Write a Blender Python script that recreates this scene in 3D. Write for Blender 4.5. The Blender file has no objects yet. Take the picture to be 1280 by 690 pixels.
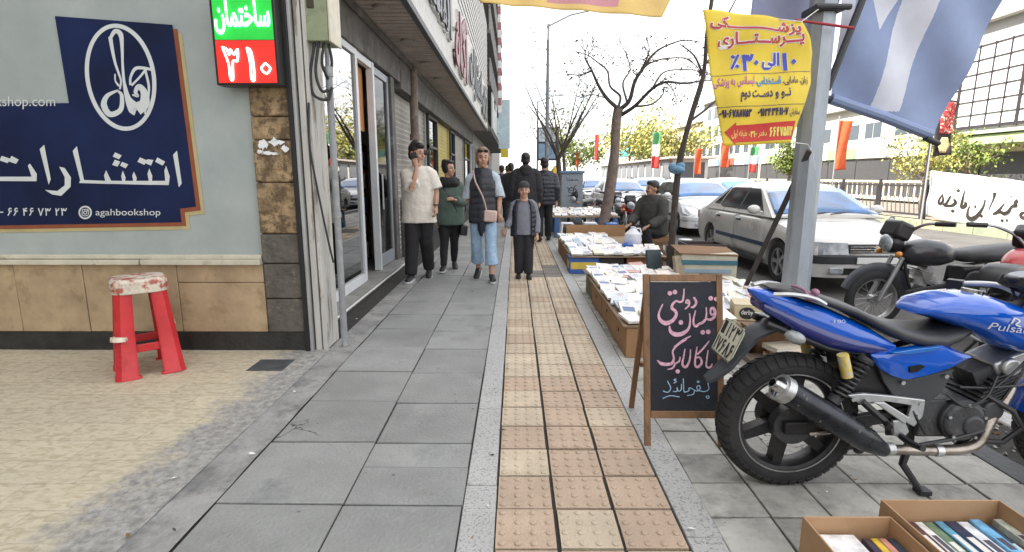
import bpy, bmesh, math, random
from math import sin, cos, pi, radians, sqrt, atan2
from mathutils import Vector, Matrix, Euler
random.seed(11)
S = bpy.context.scene
COL = S.collection
# ------------------------------------------------------------------ camera, sky, sun, exposure
cd = bpy.data.cameras.new('camera'); cam = bpy.data.objects.new('camera', cd); COL.objects.link(cam)
cd.sensor_width = 36.0; cd.lens = 36.0*670/1280; cd.clip_start = 0.05; cd.clip_end = 2000
cam.location = (0, 0, 1.37)
cam.rotation_euler = (radians(90-10.57), 0, radians(0.336))
S.camera = cam
SUN_EL, SUN_AZ = 46.0, -108.0            # azimuth measured from +Y towards +X: the sun stands to the left, over the shop roofs
w = bpy.data.worlds.new('World'); S.world = w; w.use_nodes = True
nt = w.node_tree; nt.nodes.clear()
sky = nt.nodes.new('ShaderNodeTexSky'); sky.sky_type = 'NISHITA'; sky.sun_disc = False
sky.sun_elevation = radians(SUN_EL); sky.sun_rotation = radians(SUN_AZ); sky.air_density = 1.0; sky.dust_density = 2.5; sky.ozone_density = 1.0
tc = nt.nodes.new('ShaderNodeTexCoord'); mp = nt.nodes.new('ShaderNodeMapping'); mp.inputs['Scale'].default_value = (1, 1, 2.2)
cn = nt.nodes.new('ShaderNodeTexNoise'); cn.inputs['Scale'].default_value = 2.4; cn.inputs['Detail'].default_value = 7; cn.inputs['Roughness'].default_value = .6
cr = nt.nodes.new('ShaderNodeValToRGB'); cr.color_ramp.elements[0].position = .38; cr.color_ramp.elements[0].color = (.45, .45, .45, 1); cr.color_ramp.elements[1].position = .62; cr.color_ramp.elements[1].color = (.95, .95, .95, 1)
mx = nt.nodes.new('ShaderNodeMix'); mx.data_type = 'RGBA'; mx.inputs[7].default_value = (8.5, 8.3, 8.1, 1)
bg = nt.nodes.new('ShaderNodeBackground'); bg.inputs[1].default_value = 0.115
wo = nt.nodes.new('ShaderNodeOutputWorld')
L = nt.links.new
L(tc.outputs['Generated'], mp.inputs[0]); L(mp.outputs[0], cn.inputs['Vector']); L(cn.outputs['Fac'], cr.inputs[0]); L(cr.outputs[0], mx.inputs[0])
L(sky.outputs[0], mx.inputs[6]); L(mx.outputs[2], bg.inputs[0]); L(bg.outputs[0], wo.inputs[0])
sd = bpy.data.lights.new('sun', 'SUN'); sd.energy = 5.0; sd.angle = radians(.6); sd.color = (1, .93, .82)
so = bpy.data.objects.new('sun', sd); COL.objects.link(so)
_d = Vector((sin(radians(SUN_AZ))*cos(radians(SUN_EL)), cos(radians(SUN_AZ))*cos(radians(SUN_EL)), sin(radians(SUN_EL))))
so.rotation_euler = _d.to_track_quat('Z', 'Y').to_euler(); so.location = (-30, -10, 40)
vs = S.view_settings; vs.view_transform = 'Standard'; vs.look = 'None'; vs.gamma = 1.0; vs.exposure = 1.45
S.render.engine = 'CYCLES'
S.cycles.max_bounces = 7; S.cycles.use_denoising = True
S.cycles.caustics_reflective = False; S.cycles.caustics_refractive = False
# ------------------------------------------------------------------ mesh helpers
def V(*a): return Vector(a)
class MB:
    def __init__(s): s.v = []; s.f = []; s.m = []; s.lay = 0.0
    def add(s, vs, fs, m=0, X=None):
        o = len(s.v)
        s.v += [tuple(X @ Vector(p)) if X is not None else tuple(p) for p in vs]
        s.f += [tuple(i+o for i in f) for f in fs]; s.m += [m]*len(fs); return s
    def box(s, c, d, rot=(0, 0, 0), m=0, taper=1.0):
        x, y, z = [k/2 for k in d]; X = Matrix.Translation(Vector(c)) @ Euler(rot).to_matrix().to_4x4(); t = taper
        vs = [(-x, -y, -z), (x, -y, -z), (x, y, -z), (-x, y, -z), (-x*t, -y*t, z), (x*t, -y*t, z), (x*t, y*t, z), (-x*t, y*t, z)]
        return s.add(vs, [(3, 2, 1, 0), (4, 5, 6, 7), (0, 1, 5, 4), (1, 2, 6, 5), (2, 3, 7, 6), (3, 0, 4, 7)], m, X)
    def bb(s, x0, x1, y0, y1, z0, z1, m=0):
        return s.box(((x0+x1)/2, (y0+y1)/2, (z0+z1)/2), (abs(x1-x0), abs(y1-y0), abs(z1-z0)), m=m)
    def loft(s, rings, m=0, cap=True, closed=True):
        n = len(rings[0]); vs = [p for r in rings for p in r]; fs = []
        for i in range(len(rings)-1):
            for j in range(n if closed else n-1):
                k = (j+1) % n; fs.append((i*n+j, i*n+k, (i+1)*n+k, (i+1)*n+j))
        if cap and closed:
            fs.append(tuple(range(n-1, -1, -1))); b = (len(rings)-1)*n; fs.append(tuple(range(b, b+n)))
        return s.add(vs, fs, m)
    def tube(s, pts, r, n=10, m=0, flat=None):
        P = [Vector(p) for p in pts]; k = len(P); R = r if isinstance(r, (list, tuple)) else [r]*k
        rings = []; up = None
        for i in range(k):
            t = (P[min(i+1, k-1)]-P[max(i-1, 0)]).normalized()
            if up is None:
                up = Vector((0, 0, 1)) if abs(t.z) < .9 else Vector((0, 1, 0))
                a = t.cross(up).normalized()
            else:
                a = (a - t*a.dot(t)).normalized()
            b = t.cross(a); fl = flat or 1.0
            rings.append([tuple(P[i]+a*R[i]*cos(q*2*pi/n)+b*R[i]*fl*sin(q*2*pi/n)) for q in range(n)])
        return s.loft(rings, m)
    def cyl(s, p0, p1, r0, r1=None, n=16, m=0):
        return s.tube([p0, p1], [r0, r0 if r1 is None else r1], n, m)
    def ell(s, c, r, rot=(0, 0, 0), n=14, k=9, m=0):
        X = Matrix.Translation(Vector(c)) @ Euler(rot).to_matrix().to_4x4()
        vs = [(0, 0, -r[2])]; fs = []
        for i in range(1, k):
            t = -pi/2+pi*i/k
            vs += [(r[0]*cos(t)*cos(2*pi*j/n), r[1]*cos(t)*sin(2*pi*j/n), r[2]*sin(t)) for j in range(n)]
        vs.append((0, 0, r[2])); e = len(vs)-1
        for j in range(n):
            j2 = (j+1) % n; fs.append((0, 1+j2, 1+j)); b = 1+(k-2)*n; fs.append((b+j, b+j2, e))
            for i in range(k-2): fs.append((1+i*n+j, 1+i*n+j2, 1+(i+1)*n+j2, 1+(i+1)*n+j))
        return s.add(vs, fs, m, X)
    def lathe(s, prof, c, axis='Z', n=32, m=0, arc=None):
        # prof: (radius, height) loop, closed ring profile
        rings = []
        for j in range(n):
            a = 2*pi*j/n; rg = []
            for r, hh in prof:
                p = (r*cos(a), r*sin(a), hh)
                if axis == 'Y': p = (p[0], p[2], p[1])
                if axis == 'X': p = (p[2], p[0], p[1])
                rg.append((p[0]+c[0], p[1]+c[1], p[2]+c[2]))
            rings.append(rg)
        rings.append(rings[0]); return s.loft(rings, m, cap=False)
    def prism(s, poly, fn, d, m=0):
        # poly in (u,v); fn(u,v,w) -> point; thickness d along w
        n = len(poly); a = [fn(u, v, 0) for u, v in poly]; b = [fn(u, v, d) for u, v in poly]
        return s.add(a+b, [tuple(range(n-1, -1, -1)), tuple(range(n, 2*n))]+[(i, (i+1) % n, n+(i+1) % n, n+i) for i in range(n)], m)
    def grid(s, fn, nu, nv, m=0, thick=0):
        vs = [fn(i/nu, j/nv) for j in range(nv+1) for i in range(nu+1)]
        fs = [(j*(nu+1)+i, j*(nu+1)+i+1, (j+1)*(nu+1)+i+1, (j+1)*(nu+1)+i) for j in range(nv) for i in range(nu)]
        return s.add(vs, fs, m)
    def build(s, name, mats, parent=None, smooth=35, bevel=0, seg=2, fixn=True, sub=0, solid=0):
        me = bpy.data.meshes.new(name); me.from_pydata([tuple(p) for p in s.v], [], s.f)
        if not isinstance(mats, (list, tuple)): mats = [mats]
        for q in mats: me.materials.append(q)
        for p, i in zip(me.polygons, s.m): p.material_index = i
        if fixn:
            bm = bmesh.new(); bm.from_mesh(me); bmesh.ops.recalc_face_normals(bm, faces=bm.faces); bm.to_mesh(me); bm.free()
        if smooth: me.shade_smooth(); me.set_sharp_from_angle(angle=radians(smooth))
        return put(name, me, parent, bevel, seg, sub, solid)
def put(name, me, parent=None, bevel=0, seg=2, sub=0, solid=0):
    o = bpy.data.objects.new(name, me); COL.objects.link(o)
    if parent is not None: o.parent = parent
    if solid: q = o.modifiers.new('t', 'SOLIDIFY'); q.thickness = solid; q.offset = 0
    if bevel: q = o.modifiers.new('b', 'BEVEL'); q.width = bevel; q.segments = seg; q.limit_method = 'ANGLE'; q.angle_limit = radians(40); q.harden_normals = False
    if sub: q = o.modifiers.new('s', 'SUBSURF'); q.levels = sub; q.render_levels = sub
    return o
def thing(name, label, cat, loc=(0, 0, 0), rz=0, group=None):
    o = bpy.data.objects.new(name, None); COL.objects.link(o); o.location = loc; o.rotation_euler = (0, 0, rz); o.empty_display_size = .1
    return tag(o, label, cat, group)
def tag(o, label, cat, group=None):
    o['label'] = label; o['category'] = cat
    if group: o['group'] = group
    return o
def struct(o, kind='structure'): o['kind'] = kind; return o
def dup(root, loc, rz, label, group=None, scale=None):
    r = root.copy(); COL.objects.link(r); r.location = loc; r.rotation_euler = (0, 0, rz); r['label'] = label
    if scale: r.scale = scale
    if group: r['group'] = group
    for ch in list(root.children):
        c = ch.copy(); COL.objects.link(c); c.parent = r
        for g in ch.children:
            d = g.copy(); COL.objects.link(d); d.parent = c
    return r
# ------------------------------------------------------------------ materials
_M = {}
def M(name, col, rough=.6, metal=0, var=.14, scale=6, bump=.12, bscale=40, coat=0, col2=None, thr=.6, soft=.08, spec=.5, emit=0, trans=0, dirt=0, coords='Object', stretch=None, ior=1.5, sheen=0):
    if name in _M: return _M[name]
    m = bpy.data.materials.new(name); m.use_nodes = True; t = m.node_tree; n = t.nodes; lk = t.links.new
    b = n['Principled BSDF']; b.inputs['Roughness'].default_value = rough; b.inputs['Metallic'].default_value = metal
    b.inputs['Specular IOR Level'].default_value = spec; b.inputs['Coat Weight'].default_value = coat; b.inputs['Coat Roughness'].default_value = .06; b.inputs['IOR'].default_value = ior
    if sheen: b.inputs['Sheen Weight'].default_value = sheen
    if trans: b.inputs['Transmission Weight'].default_value = trans
    c4 = (*col, 1); b.inputs['Base Color'].default_value = c4
    co = n.new('ShaderNodeTexCoord'); src = co.outputs[coords]
    if stretch:
        g = n.new('ShaderNodeMapping'); g.inputs['Scale'].default_value = stretch; lk(src, g.inputs[0]); src = g.outputs[0]
    out = None
    if var or col2:
        a = n.new('ShaderNodeTexNoise'); a.inputs['Scale'].default_value = scale; a.inputs['Detail'].default_value = 6; a.inputs['Roughness'].default_value = .62; lk(src, a.inputs['Vector'])
        r = n.new('ShaderNodeValToRGB'); r.color_ramp.elements[0].position = .3; r.color_ramp.elements[1].position = .7
        r.color_ramp.elements[0].color = (*[min(1, k*(1-var)) for k in col], 1); r.color_ramp.elements[1].color = (*[min(1, k*(1+var)) for k in col], 1)
        lk(a.outputs['Fac'], r.inputs[0]); out = r.outputs[0]
        if col2:
            a2 = n.new('ShaderNodeTexNoise'); a2.inputs['Scale'].default_value = scale*1.7; a2.inputs['Detail'].default_value = 8; a2.inputs['Roughness'].default_value = .7; lk(src, a2.inputs['Vector'])
            r2 = n.new('ShaderNodeValToRGB'); r2.color_ramp.elements[0].position = thr-soft; r2.color_ramp.elements[1].position = thr+soft; lk(a2.outputs['Fac'], r2.inputs[0])
            x = n.new('ShaderNodeMix'); x.data_type = 'RGBA'; lk(r2.outputs[0], x.inputs[0]); lk(out, x.inputs[6]); x.inputs[7].default_value = (*col2, 1); out = x.outputs[2]
        lk(out, b.inputs['Base Color'])
        if emit == 0:
            rr = n.new('ShaderNodeMapRange'); rr.inputs['To Min'].default_value = max(.02, rough-.1); rr.inputs['To Max'].default_value = min(1, rough+.1); lk(a.outputs['Fac'], rr.inputs['Value']); lk(rr.outputs[0], b.inputs['Roughness'])
    if bump:
        e = n.new('ShaderNodeTexNoise'); e.inputs['Scale'].default_value = bscale; e.inputs['Detail'].default_value = 5; lk(src, e.inputs['Vector'])
        q = n.new('ShaderNodeBump'); q.inputs['Strength'].default_value = bump; q.inputs['Distance'].default_value = .02; lk(e.outputs['Fac'], q.inputs['Height']); lk(q.outputs[0], b.inputs['Normal'])
    if emit:
        b.inputs['Emission Color'].default_value = c4; b.inputs['Emission Strength'].default_value = emit
    _M[name] = m; return m
def glassy(name, col, rough=.03, alpha=.25, spec=.9):
    # thin tinted pane: mixes see-through with a mirror-like sheet
    if name in _M: return _M[name]
    m = bpy.data.materials.new(name); m.use_nodes = True; n = m.node_tree.nodes; lk = m.node_tree.links.new; n.clear()
    o = n.new('ShaderNodeOutputMaterial'); g = n.new('ShaderNodeBsdfGlossy'); g.inputs['Roughness'].default_value = rough
    t = n.new('ShaderNodeBsdfTransparent'); t.inputs[0].default_value = (*col, 1)
    fr = n.new('ShaderNodeFresnel'); fr.inputs[0].default_value = 1.5
    mr = n.new('ShaderNodeMapRange'); mr.inputs['To Min'].default_value = alpha; mr.inputs['To Max'].default_value = spec; lk(fr.outputs[0], mr.inputs['Value'])
    x = n.new('ShaderNodeMixShader'); lk(mr.outputs[0], x.inputs[0]); lk(t.outputs[0], x.inputs[1]); lk(g.outputs[0], x.inputs[2]); lk(x.outputs[0], o.inputs[0])
    _M[name] = m; return m
def spots(m, scale, r, col, amt=.8, rnd=1.0):
    # scattered round marks (gum, droppings, pits) mixed over whatever colour the material already has
    t = m.node_tree; n = t.nodes; lk = t.links.new; b = n['Principled BSDF']; g = n.new('ShaderNodeNewGeometry'); v = n.new('ShaderNodeTexVoronoi'); v.inputs['Scale'].default_value = scale; v.inputs['Randomness'].default_value = rnd; lk(g.outputs['Position'], v.inputs['Vector'])
    mr = n.new('ShaderNodeMapRange'); mr.inputs['From Min'].default_value = r; mr.inputs['From Max'].default_value = r*.6; lk(v.outputs['Distance'], mr.inputs['Value'])
    sp = n.new('ShaderNodeSeparateColor'); lk(v.outputs['Color'], sp.inputs[0]); gt = n.new('ShaderNodeMath'); gt.operation = 'GREATER_THAN'; gt.inputs[1].default_value = .62; lk(sp.outputs[0], gt.inputs[0])
    mu = n.new('ShaderNodeMath'); mu.operation = 'MULTIPLY'; lk(mr.outputs[0], mu.inputs[0]); lk(gt.outputs[0], mu.inputs[1]); m2 = n.new('ShaderNodeMath'); m2.operation = 'MULTIPLY'; m2.inputs[1].default_value = amt; lk(mu.outputs[0], m2.inputs[0])
    x = n.new('ShaderNodeMix'); x.data_type = 'RGBA'; lk(m2.outputs[0], x.inputs[0]); old = b.inputs['Base Color'].links[0].from_socket; lk(old, x.inputs[6]); x.inputs[7].default_value = (*col, 1); lk(x.outputs[2], b.inputs['Base Color'])
def cracks(m, scale, wdt, col, mask=.60):
    t = m.node_tree; n = t.nodes; lk = t.links.new; b = n['Principled BSDF']; g = n.new('ShaderNodeNewGeometry'); ns = n.new('ShaderNodeTexNoise'); ns.inputs['Scale'].default_value = 5; ns.inputs['Detail'].default_value = 6; lk(g.outputs['Position'], ns.inputs['Vector'])
    ad = n.new('ShaderNodeVectorMath'); ad.operation = 'MULTIPLY_ADD'; ad.inputs[1].default_value = (.35, .35, .35); lk(ns.outputs['Color'], ad.inputs[0]); lk(g.outputs['Position'], ad.inputs[2])
    v = n.new('ShaderNodeTexVoronoi'); v.feature = 'DISTANCE_TO_EDGE'; v.inputs['Scale'].default_value = scale; lk(ad.outputs[0], v.inputs['Vector'])
    mr = n.new('ShaderNodeMapRange'); mr.inputs['From Min'].default_value = wdt; mr.inputs['From Max'].default_value = wdt*.3; lk(v.outputs['Distance'], mr.inputs['Value'])
    n2 = n.new('ShaderNodeTexNoise'); n2.inputs['Scale'].default_value = .9; n2.inputs['Detail'].default_value = 2; lk(g.outputs['Position'], n2.inputs['Vector']); gt = n.new('ShaderNodeMapRange'); gt.inputs['From Min'].default_value = mask; gt.inputs['From Max'].default_value = mask+.04; lk(n2.outputs['Fac'], gt.inputs['Value'])
    mu = n.new('ShaderNodeMath'); mu.operation = 'MULTIPLY'; lk(mr.outputs[0], mu.inputs[0]); lk(gt.outputs[0], mu.inputs[1])
    x = n.new('ShaderNodeMix'); x.data_type = 'RGBA'; lk(mu.outputs[0], x.inputs[0]); old = b.inputs['Base Color'].links[0].from_socket; lk(old, x.inputs[6]); x.inputs[7].default_value = (*col, 1); lk(x.outputs[2], b.inputs['Base Color'])
# ------------------------------------------------------------------ lettering
_F = {}
for ch, cp, k in [('ا', 0xFE8D, 2), ('آ', 0xFE81, 2), ('ئ', 0xFE89, 4), ('ب', 0xFE8F, 4), ('پ', 0xFB56, 4), ('ت', 0xFE95, 4), ('ج', 0xFE9D, 4), ('چ', 0xFB7A, 4), ('ح', 0xFEA1, 4), ('خ', 0xFEA5, 4), ('د', 0xFEA9, 2), ('ذ', 0xFEAB, 2), ('ر', 0xFEAD, 2), ('ز', 0xFEAF, 2), ('س', 0xFEB1, 4), ('ش', 0xFEB5, 4), ('ص', 0xFEB9, 4), ('ض', 0xFEBD, 4), ('ط', 0xFEC1, 4), ('ع', 0xFEC9, 4), ('ف', 0xFED1, 4), ('ق', 0xFED5, 4), ('ک', 0xFB8E, 4), ('گ', 0xFB92, 4), ('ل', 0xFEDD, 4), ('م', 0xFEE1, 4), ('ن', 0xFEE5, 4), ('ه', 0xFEE9, 4), ('و', 0xFEED, 2), ('ی', 0xFBFC, 4)]:
    _F[ch] = (cp, k)
def shape(t):
    out = []; dig = '۰۱۲۳۴۵۶۷۸۹'
    def joins(c): return c == 'ـ' or (c in _F and _F[c][1] == 4)
    for i, c in enumerate(t):
        if c not in _F: out.append(c); continue
        p = i > 0 and joins(t[i-1]); q = i+1 < len(t) and (t[i+1] in _F or t[i+1] == 'ـ') and _F[c][1] == 4
        out.append(chr(_F[c][0]+(3 if p and q else 1 if p else 2 if q else 0)))
    # right-to-left, numbers kept left-to-right
    res = []; i = 0; tok = []
    while i < len(out):
        if out[i] in dig:
            j = i
            while j < len(out) and out[j] in dig: j += 1
            tok.append(''.join(out[i:j])); i = j
        else: tok.append(out[i]); i += 1
    return ''.join(reversed(tok))
_T = {}
def glyphs(t, bold=0.0, rtl=True):
    key = (t, bold)
    if key not in _T:
        c = bpy.data.curves.new('lettering', 'FONT'); c.body = shape(t) if rtl else t; c.offset = bold; c.resolution_u = 4
        o = bpy.data.objects.new('lettering', c); COL.objects.link(o); bpy.context.view_layer.update()
        dg = bpy.context.evaluated_depsgraph_get(); me = bpy.data.meshes.new_from_object(o.evaluated_get(dg))
        vs = [(v.co.x, v.co.y) for v in me.vertices]; fs = [tuple(p.vertices) for p in me.polygons]
        bpy.data.objects.remove(o); bpy.data.curves.remove(c); bpy.data.meshes.remove(me); _T[key] = (vs, fs)
    return _T[key]
def text(mb, t, fn, box, bold=0.0, m=0, rtl=True, d=0):
    # box = u0,u1,v0,v1 : the writing is stretched to fill it ; fn(u,v,w)
    vs, fs = glyphs(t, bold, rtl)
    x0 = min(v[0] for v in vs); x1 = max(v[0] for v in vs); y0 = min(v[1] for v in vs); y1 = max(v[1] for v in vs)
    u0, u1, v0, v1 = box
    q = [(u0+(x-x0)/(x1-x0)*(u1-u0), v0+(y-y0)/(y1-y0)*(v1-v0)) for x, y in vs]
    if not d: mb.add([fn(u, v, 0) for u, v in q], fs, m)
    else:
        n = len(q); ed = {}
        for f in fs:
            for i in range(len(f)):
                a, b = f[i], f[(i+1) % len(f)]; ed[(a, b)] = 1
        sides = [(a, b, n+b, n+a) for (a, b) in ed if (b, a) not in ed]
        mb.add([fn(u, v, 0) for u, v in q]+[fn(u, v, d) for u, v in q], [tuple(reversed(f)) for f in fs]+[tuple(i+n for i in f) for f in fs]+sides, m)
def crom(P, k=6):
    P = [Vector((*p, 0)) if len(p) == 2 else Vector(p) for p in P]
    if len(P) < 3: return [tuple(P[0].lerp(P[-1], i/k)) for i in range(k+1)]
    Q = [P[0]*2-P[1]]+P+[P[-1]*2-P[-2]]; out = []
    for i in range(1, len(Q)-2):
        a, b, c, d = Q[i-1:i+3]
        for j in range(k):
            t = j/k; out.append(tuple(.5*((2*b)+(c-a)*t+(2*a-5*b+4*c-d)*t*t+(3*b-a-3*c+d)*t**3)))
    out.append(tuple(P[-1])); return out
def pen(mb, pts, fn, w, nib=None, m=0, taper=True, k=6):
    # ribbon stroke in (u,v); w = width or list; nib = angle of a broad pen, else round
    P = crom(pts, k); n = len(P); W = w if isinstance(w, (list, tuple)) else [w]*len(pts)
    a = []; b = []; mb.lay += .00015
    for i, p in enumerate(P):
        t = Vector(P[min(i+1, n-1)])-Vector(P[max(i-1, 0)]); t = Vector((t.x, t.y)); t = t.normalized() if t.length > 1e-9 else Vector((1, 0))
        s = i/(n-1)*(len(W)-1); j = min(int(s), len(W)-2) if len(W) > 1 else 0; ww = W[j]+(W[min(j+1, len(W)-1)]-W[j])*(s-j)
        if nib is not None:
            nv = Vector((cos(nib), sin(nib))); pr = abs(nv.x*t.y-nv.y*t.x); ww *= .28+.72*pr
        nn = Vector((-t.y, t.x))*ww*.5
        a.append(fn(p[0]+nn.x, p[1]+nn.y, mb.lay)); b.append(fn(p[0]-nn.x, p[1]-nn.y, mb.lay))
    mb.add(a+b, [(i, i+1, n+i+1, n+i) for i in range(n-1)], m)
def dot(mb, u, v, r, fn, m=0, diamond=True, n=10):
    P = [(u+r*cos(q*2*pi/(4 if diamond else n)), v+r*sin(q*2*pi/(4 if diamond else n))) for q in range(4 if diamond else n)]
    mb.lay += .00015; mb.add([fn(x, y, mb.lay) for x, y in P], [tuple(range(len(P)))], m)
_DG = {'۰': (.55, None), '۱': (.5, [[(.45, 1), (.5, .5), (.55, 0)]]), '۲': (.85, [[(.28, .97), (.38, .5), (.40, 0)], [(.29, .93), (.38, .68), (.62, .66), (.80, .97)]]), '۳': (1.0, [[(.18, .97), (.29, .5), (.31, 0)], [(.20, .93), (.28, .70), (.42, .70), (.50, .94)], [(.50, .92), (.57, .70), (.75, .68), (.90, .97)]]), '۴': (.95, [[(.22, .97), (.32, .5), (.34, 0)], [(.24, .80), (.40, .62), (.80, .60)], [(.78, .94), (.52, .92), (.46, .76), (.62, .62)]]), '۵': (.95, [[(.5, .95), (.2, .42), (.2, .1), (.42, .08), (.5, .3), (.58, .08), (.8, .1), (.8, .42), (.5, .95)]]),
       '۶': (.85, [[(.78, .90), (.48, .95), (.30, .74), (.48, .56), (.82, .62)], [(.50, .56), (.38, .3), (.16, 0)]]), '۷': (.95, [[(.14, .97), (.34, .5), (.5, 0)], [(.5, 0), (.66, .5), (.86, .97)]]), '۸': (.95, [[(.14, 0), (.36, .5), (.5, .97)], [(.5, .97), (.64, .5), (.86, 0)]]), '۹': (.8, [[(.72, .70), (.52, .96), (.28, .76), (.42, .55), (.72, .64)], [(.72, .76), (.74, .4), (.80, 0)]]), ' ': (.4, []), '-': (.8, [[(.15, .45), (.5, .45), (.85, .45)]])}
def digits(mb, t, fn, box, w=.15, m=0, grow=0):
    u0, u1, v0, v1 = box; tot = sum(_DG[c][0] for c in t); sx = (u1-u0)/tot; H = abs(v1-v0); x = u0
    for c in t:
        wd, P = _DG[c]
        if P is None:
            cu, cv, r = x+wd*sx*.5, v0+(v1-v0)*.48, H*.16+grow; Q = [(cu-r, cv), (cu, cv-r), (cu+r, cv), (cu, cv+r)]; mb.lay += .00015; mb.add([fn(a, b, mb.lay) for a, b in Q], [(0, 1, 2, 3)], m)
        else:
            for q in P: pen(mb, [(x+a*wd*sx if wd >= .8 else x+a*wd*sx, v0+(v1-v0)*b) for a, b in q], fn, w*H+2*grow, m=m, k=4)
        x += wd*sx
def face_mY(y): return lambda u, v, w: (u, y-w, v)          # a plane facing the camera (-Y)
def face_pX(x): return lambda u, v, w: (x+w, u, v)
# ------------------------------------------------------------------ ground
asphalt = M('asphalt', (.095, .092, .088), .85, var=.3, scale=1.2, bump=.5, bscale=180, col2=(.14, .135, .125), thr=.6)
slate = M('slate', (.236, .241, .232), .60, var=.20, scale=1.6, bump=.3, bscale=55, col2=(.31, .315, .305), thr=.64, soft=.14)
slate2 = M('slate_worn', (.275, .28, .27), .60, var=.18, scale=2.3, bump=.3, bscale=55, col2=(.17, .178, .175), thr=.64, soft=.12)
granite = M('granite', (.41, .41, .40), .6, var=.1, scale=3, bump=.12, bscale=120, col2=(.20, .20, .20), thr=.56, soft=.03)
_g = granite.node_tree.nodes
for q in _g:
    if q.type == 'TEX_NOISE' and abs(q.inputs['Scale'].default_value-5.1) < .01: q.inputs['Scale'].default_value = 90
grout = M('grout', (.035, .033, .03), .95, var=.4, scale=9, bump=.4)
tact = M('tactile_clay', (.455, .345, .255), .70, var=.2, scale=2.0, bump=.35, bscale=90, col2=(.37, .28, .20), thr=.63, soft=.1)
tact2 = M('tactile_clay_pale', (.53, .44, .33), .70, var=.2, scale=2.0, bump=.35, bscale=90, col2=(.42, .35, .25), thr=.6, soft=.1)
tactg = M('tactile_grey', (.22, .20, .18), .75, var=.2, scale=3, bump=.3)
palet = M('pale_paver', (.43, .425, .385), .68, var=.25, scale=2.2, bump=.5, bscale=22, col2=(.17, .17, .155), thr=.6, soft=.12)
palet2 = M('pale_paver_grey', (.31, .305, .28), .68, var=.25, scale=2.6, bump=.5, bscale=22, col2=(.13, .13, .125), thr=.58, soft=.1)
cement = M('cement', (.29, .285, .275), .85, var=.3, scale=2.5, bump=.5, bscale=30, col2=(.13, .13, .13), thr=.58, soft=.1)
spots(slate, 9, .10, (.09, .09, .09)); spots(slate2, 7, .08, (.08, .08, .08)); spots(slate, 31, .10, (.10, .10, .10), .6); spots(palet, 14, .10, (.10, .095, .085), .7); spots(tact, 11, .07, (.16, .12, .09), .8); spots(tact2, 11, .07, (.16, .12, .09), .8); cracks(slate, 2.2, .012, (.06, .06, .06), .60); cracks(slate2, 2.2, .012, (.06, .06, .06), .60); cracks(palet, 3, .014, (.07, .07, .065), .56)
b = MB(); b.bb(-400, 400, -60, 700, -.40, -.30); struct(b.build('ground', M('far_ground', (.22, .20, .17), .9, scale=.2)))
b = MB(); b.bb(2.9, 11.9, -30, 400, -.295, -.13); struct(b.build('road', asphalt))
b = MB(); b.bb(12.4, 22.0, -30, 400, -.293, -.13)
struct(b.build('far_road', M('pale_asphalt', (.20, .175, .15), .85, var=.15, scale=.8, bump=.3, bscale=150)))
b = MB(); b.bb(22.0, 30, -30, 400, -.29, 0.0); struct(b.build('far_pavement', cement))
b = MB(); b.bb(-40, 2.75, -30, 140, -.29, -.012); struct(b.build('pavement_bed', grout))
b = MB(); y = -4
while y < 140: b.bb(2.752, 2.898, y, y+.95, -.29, .004+random.uniform(-.003, .003)); y += .96
struct(b.build('kerb', granite, bevel=.012))
def slab(b, x0, x1, y0, y1, z=0.0, g=.006, m=0, tilt=.0022):
    t = [z+random.uniform(-tilt, tilt) for _ in range(4)]; j = lambda: random.uniform(-.0028, .0028)
    x0 += g+j(); x1 -= g+j(); y0 += g+j(); y1 -= g+j()
    b.add([(x0, y0, -.03), (x1, y0, -.03), (x1, y1, -.03), (x0, y1, -.03), (x0, y0, t[0]), (x1, y0, t[1]), (x1, y1, t[2]), (x0, y1, t[3])],
          [(3, 2, 1, 0), (4, 5, 6, 7), (0, 1, 5, 4), (1, 2, 6, 5), (2, 3, 7, 6), (3, 0, 4, 7)], m)
R_ = [-.6, -.08, .44, .97, 1.5, 2.05, 2.35, 2.59, 3.09, 3.6, 4.14, 4.64, 5.2, 5.75]
L_ = [-.55, 0, .5, 1.03, 1.55, 2.06, 2.6, 3.12, 3.63, 4.18, 4.71, 5.24, 5.77]
for A in (R_, L_):
    while A[-1] < 75: A.append(A[-1]+random.uniform(.5, .56))
b = MB()
for A, x0, x1 in ((R_, -.73, -.22), (L_, -1.28, -.73)):
    for i in range(len(A)-1): slab(b, x0, x1, A[i], A[i+1], random.uniform(-.003, .002), .0045, random.choice((0, 0, 1)))
struct(b.build('slate_paving', [slate, slate2], bevel=.003, seg=1))
b = MB(); y = -1.2
while y < 75: s_ = random.choice((.5, .8, 1.0)); slab(b, -.22, -.08, y, y+s_, .003, .002); y += s_
y = -1.0
while y < 75: s_ = .95; slab(b, .66, .80, y, y+s_, .004, .002); y += s_
struct(b.build('granite_edging', granite, bevel=.003, seg=1))
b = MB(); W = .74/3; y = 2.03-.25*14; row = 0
dome = [(.0150, 0), (.0135, .0055), (.007, .0082)]
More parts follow.
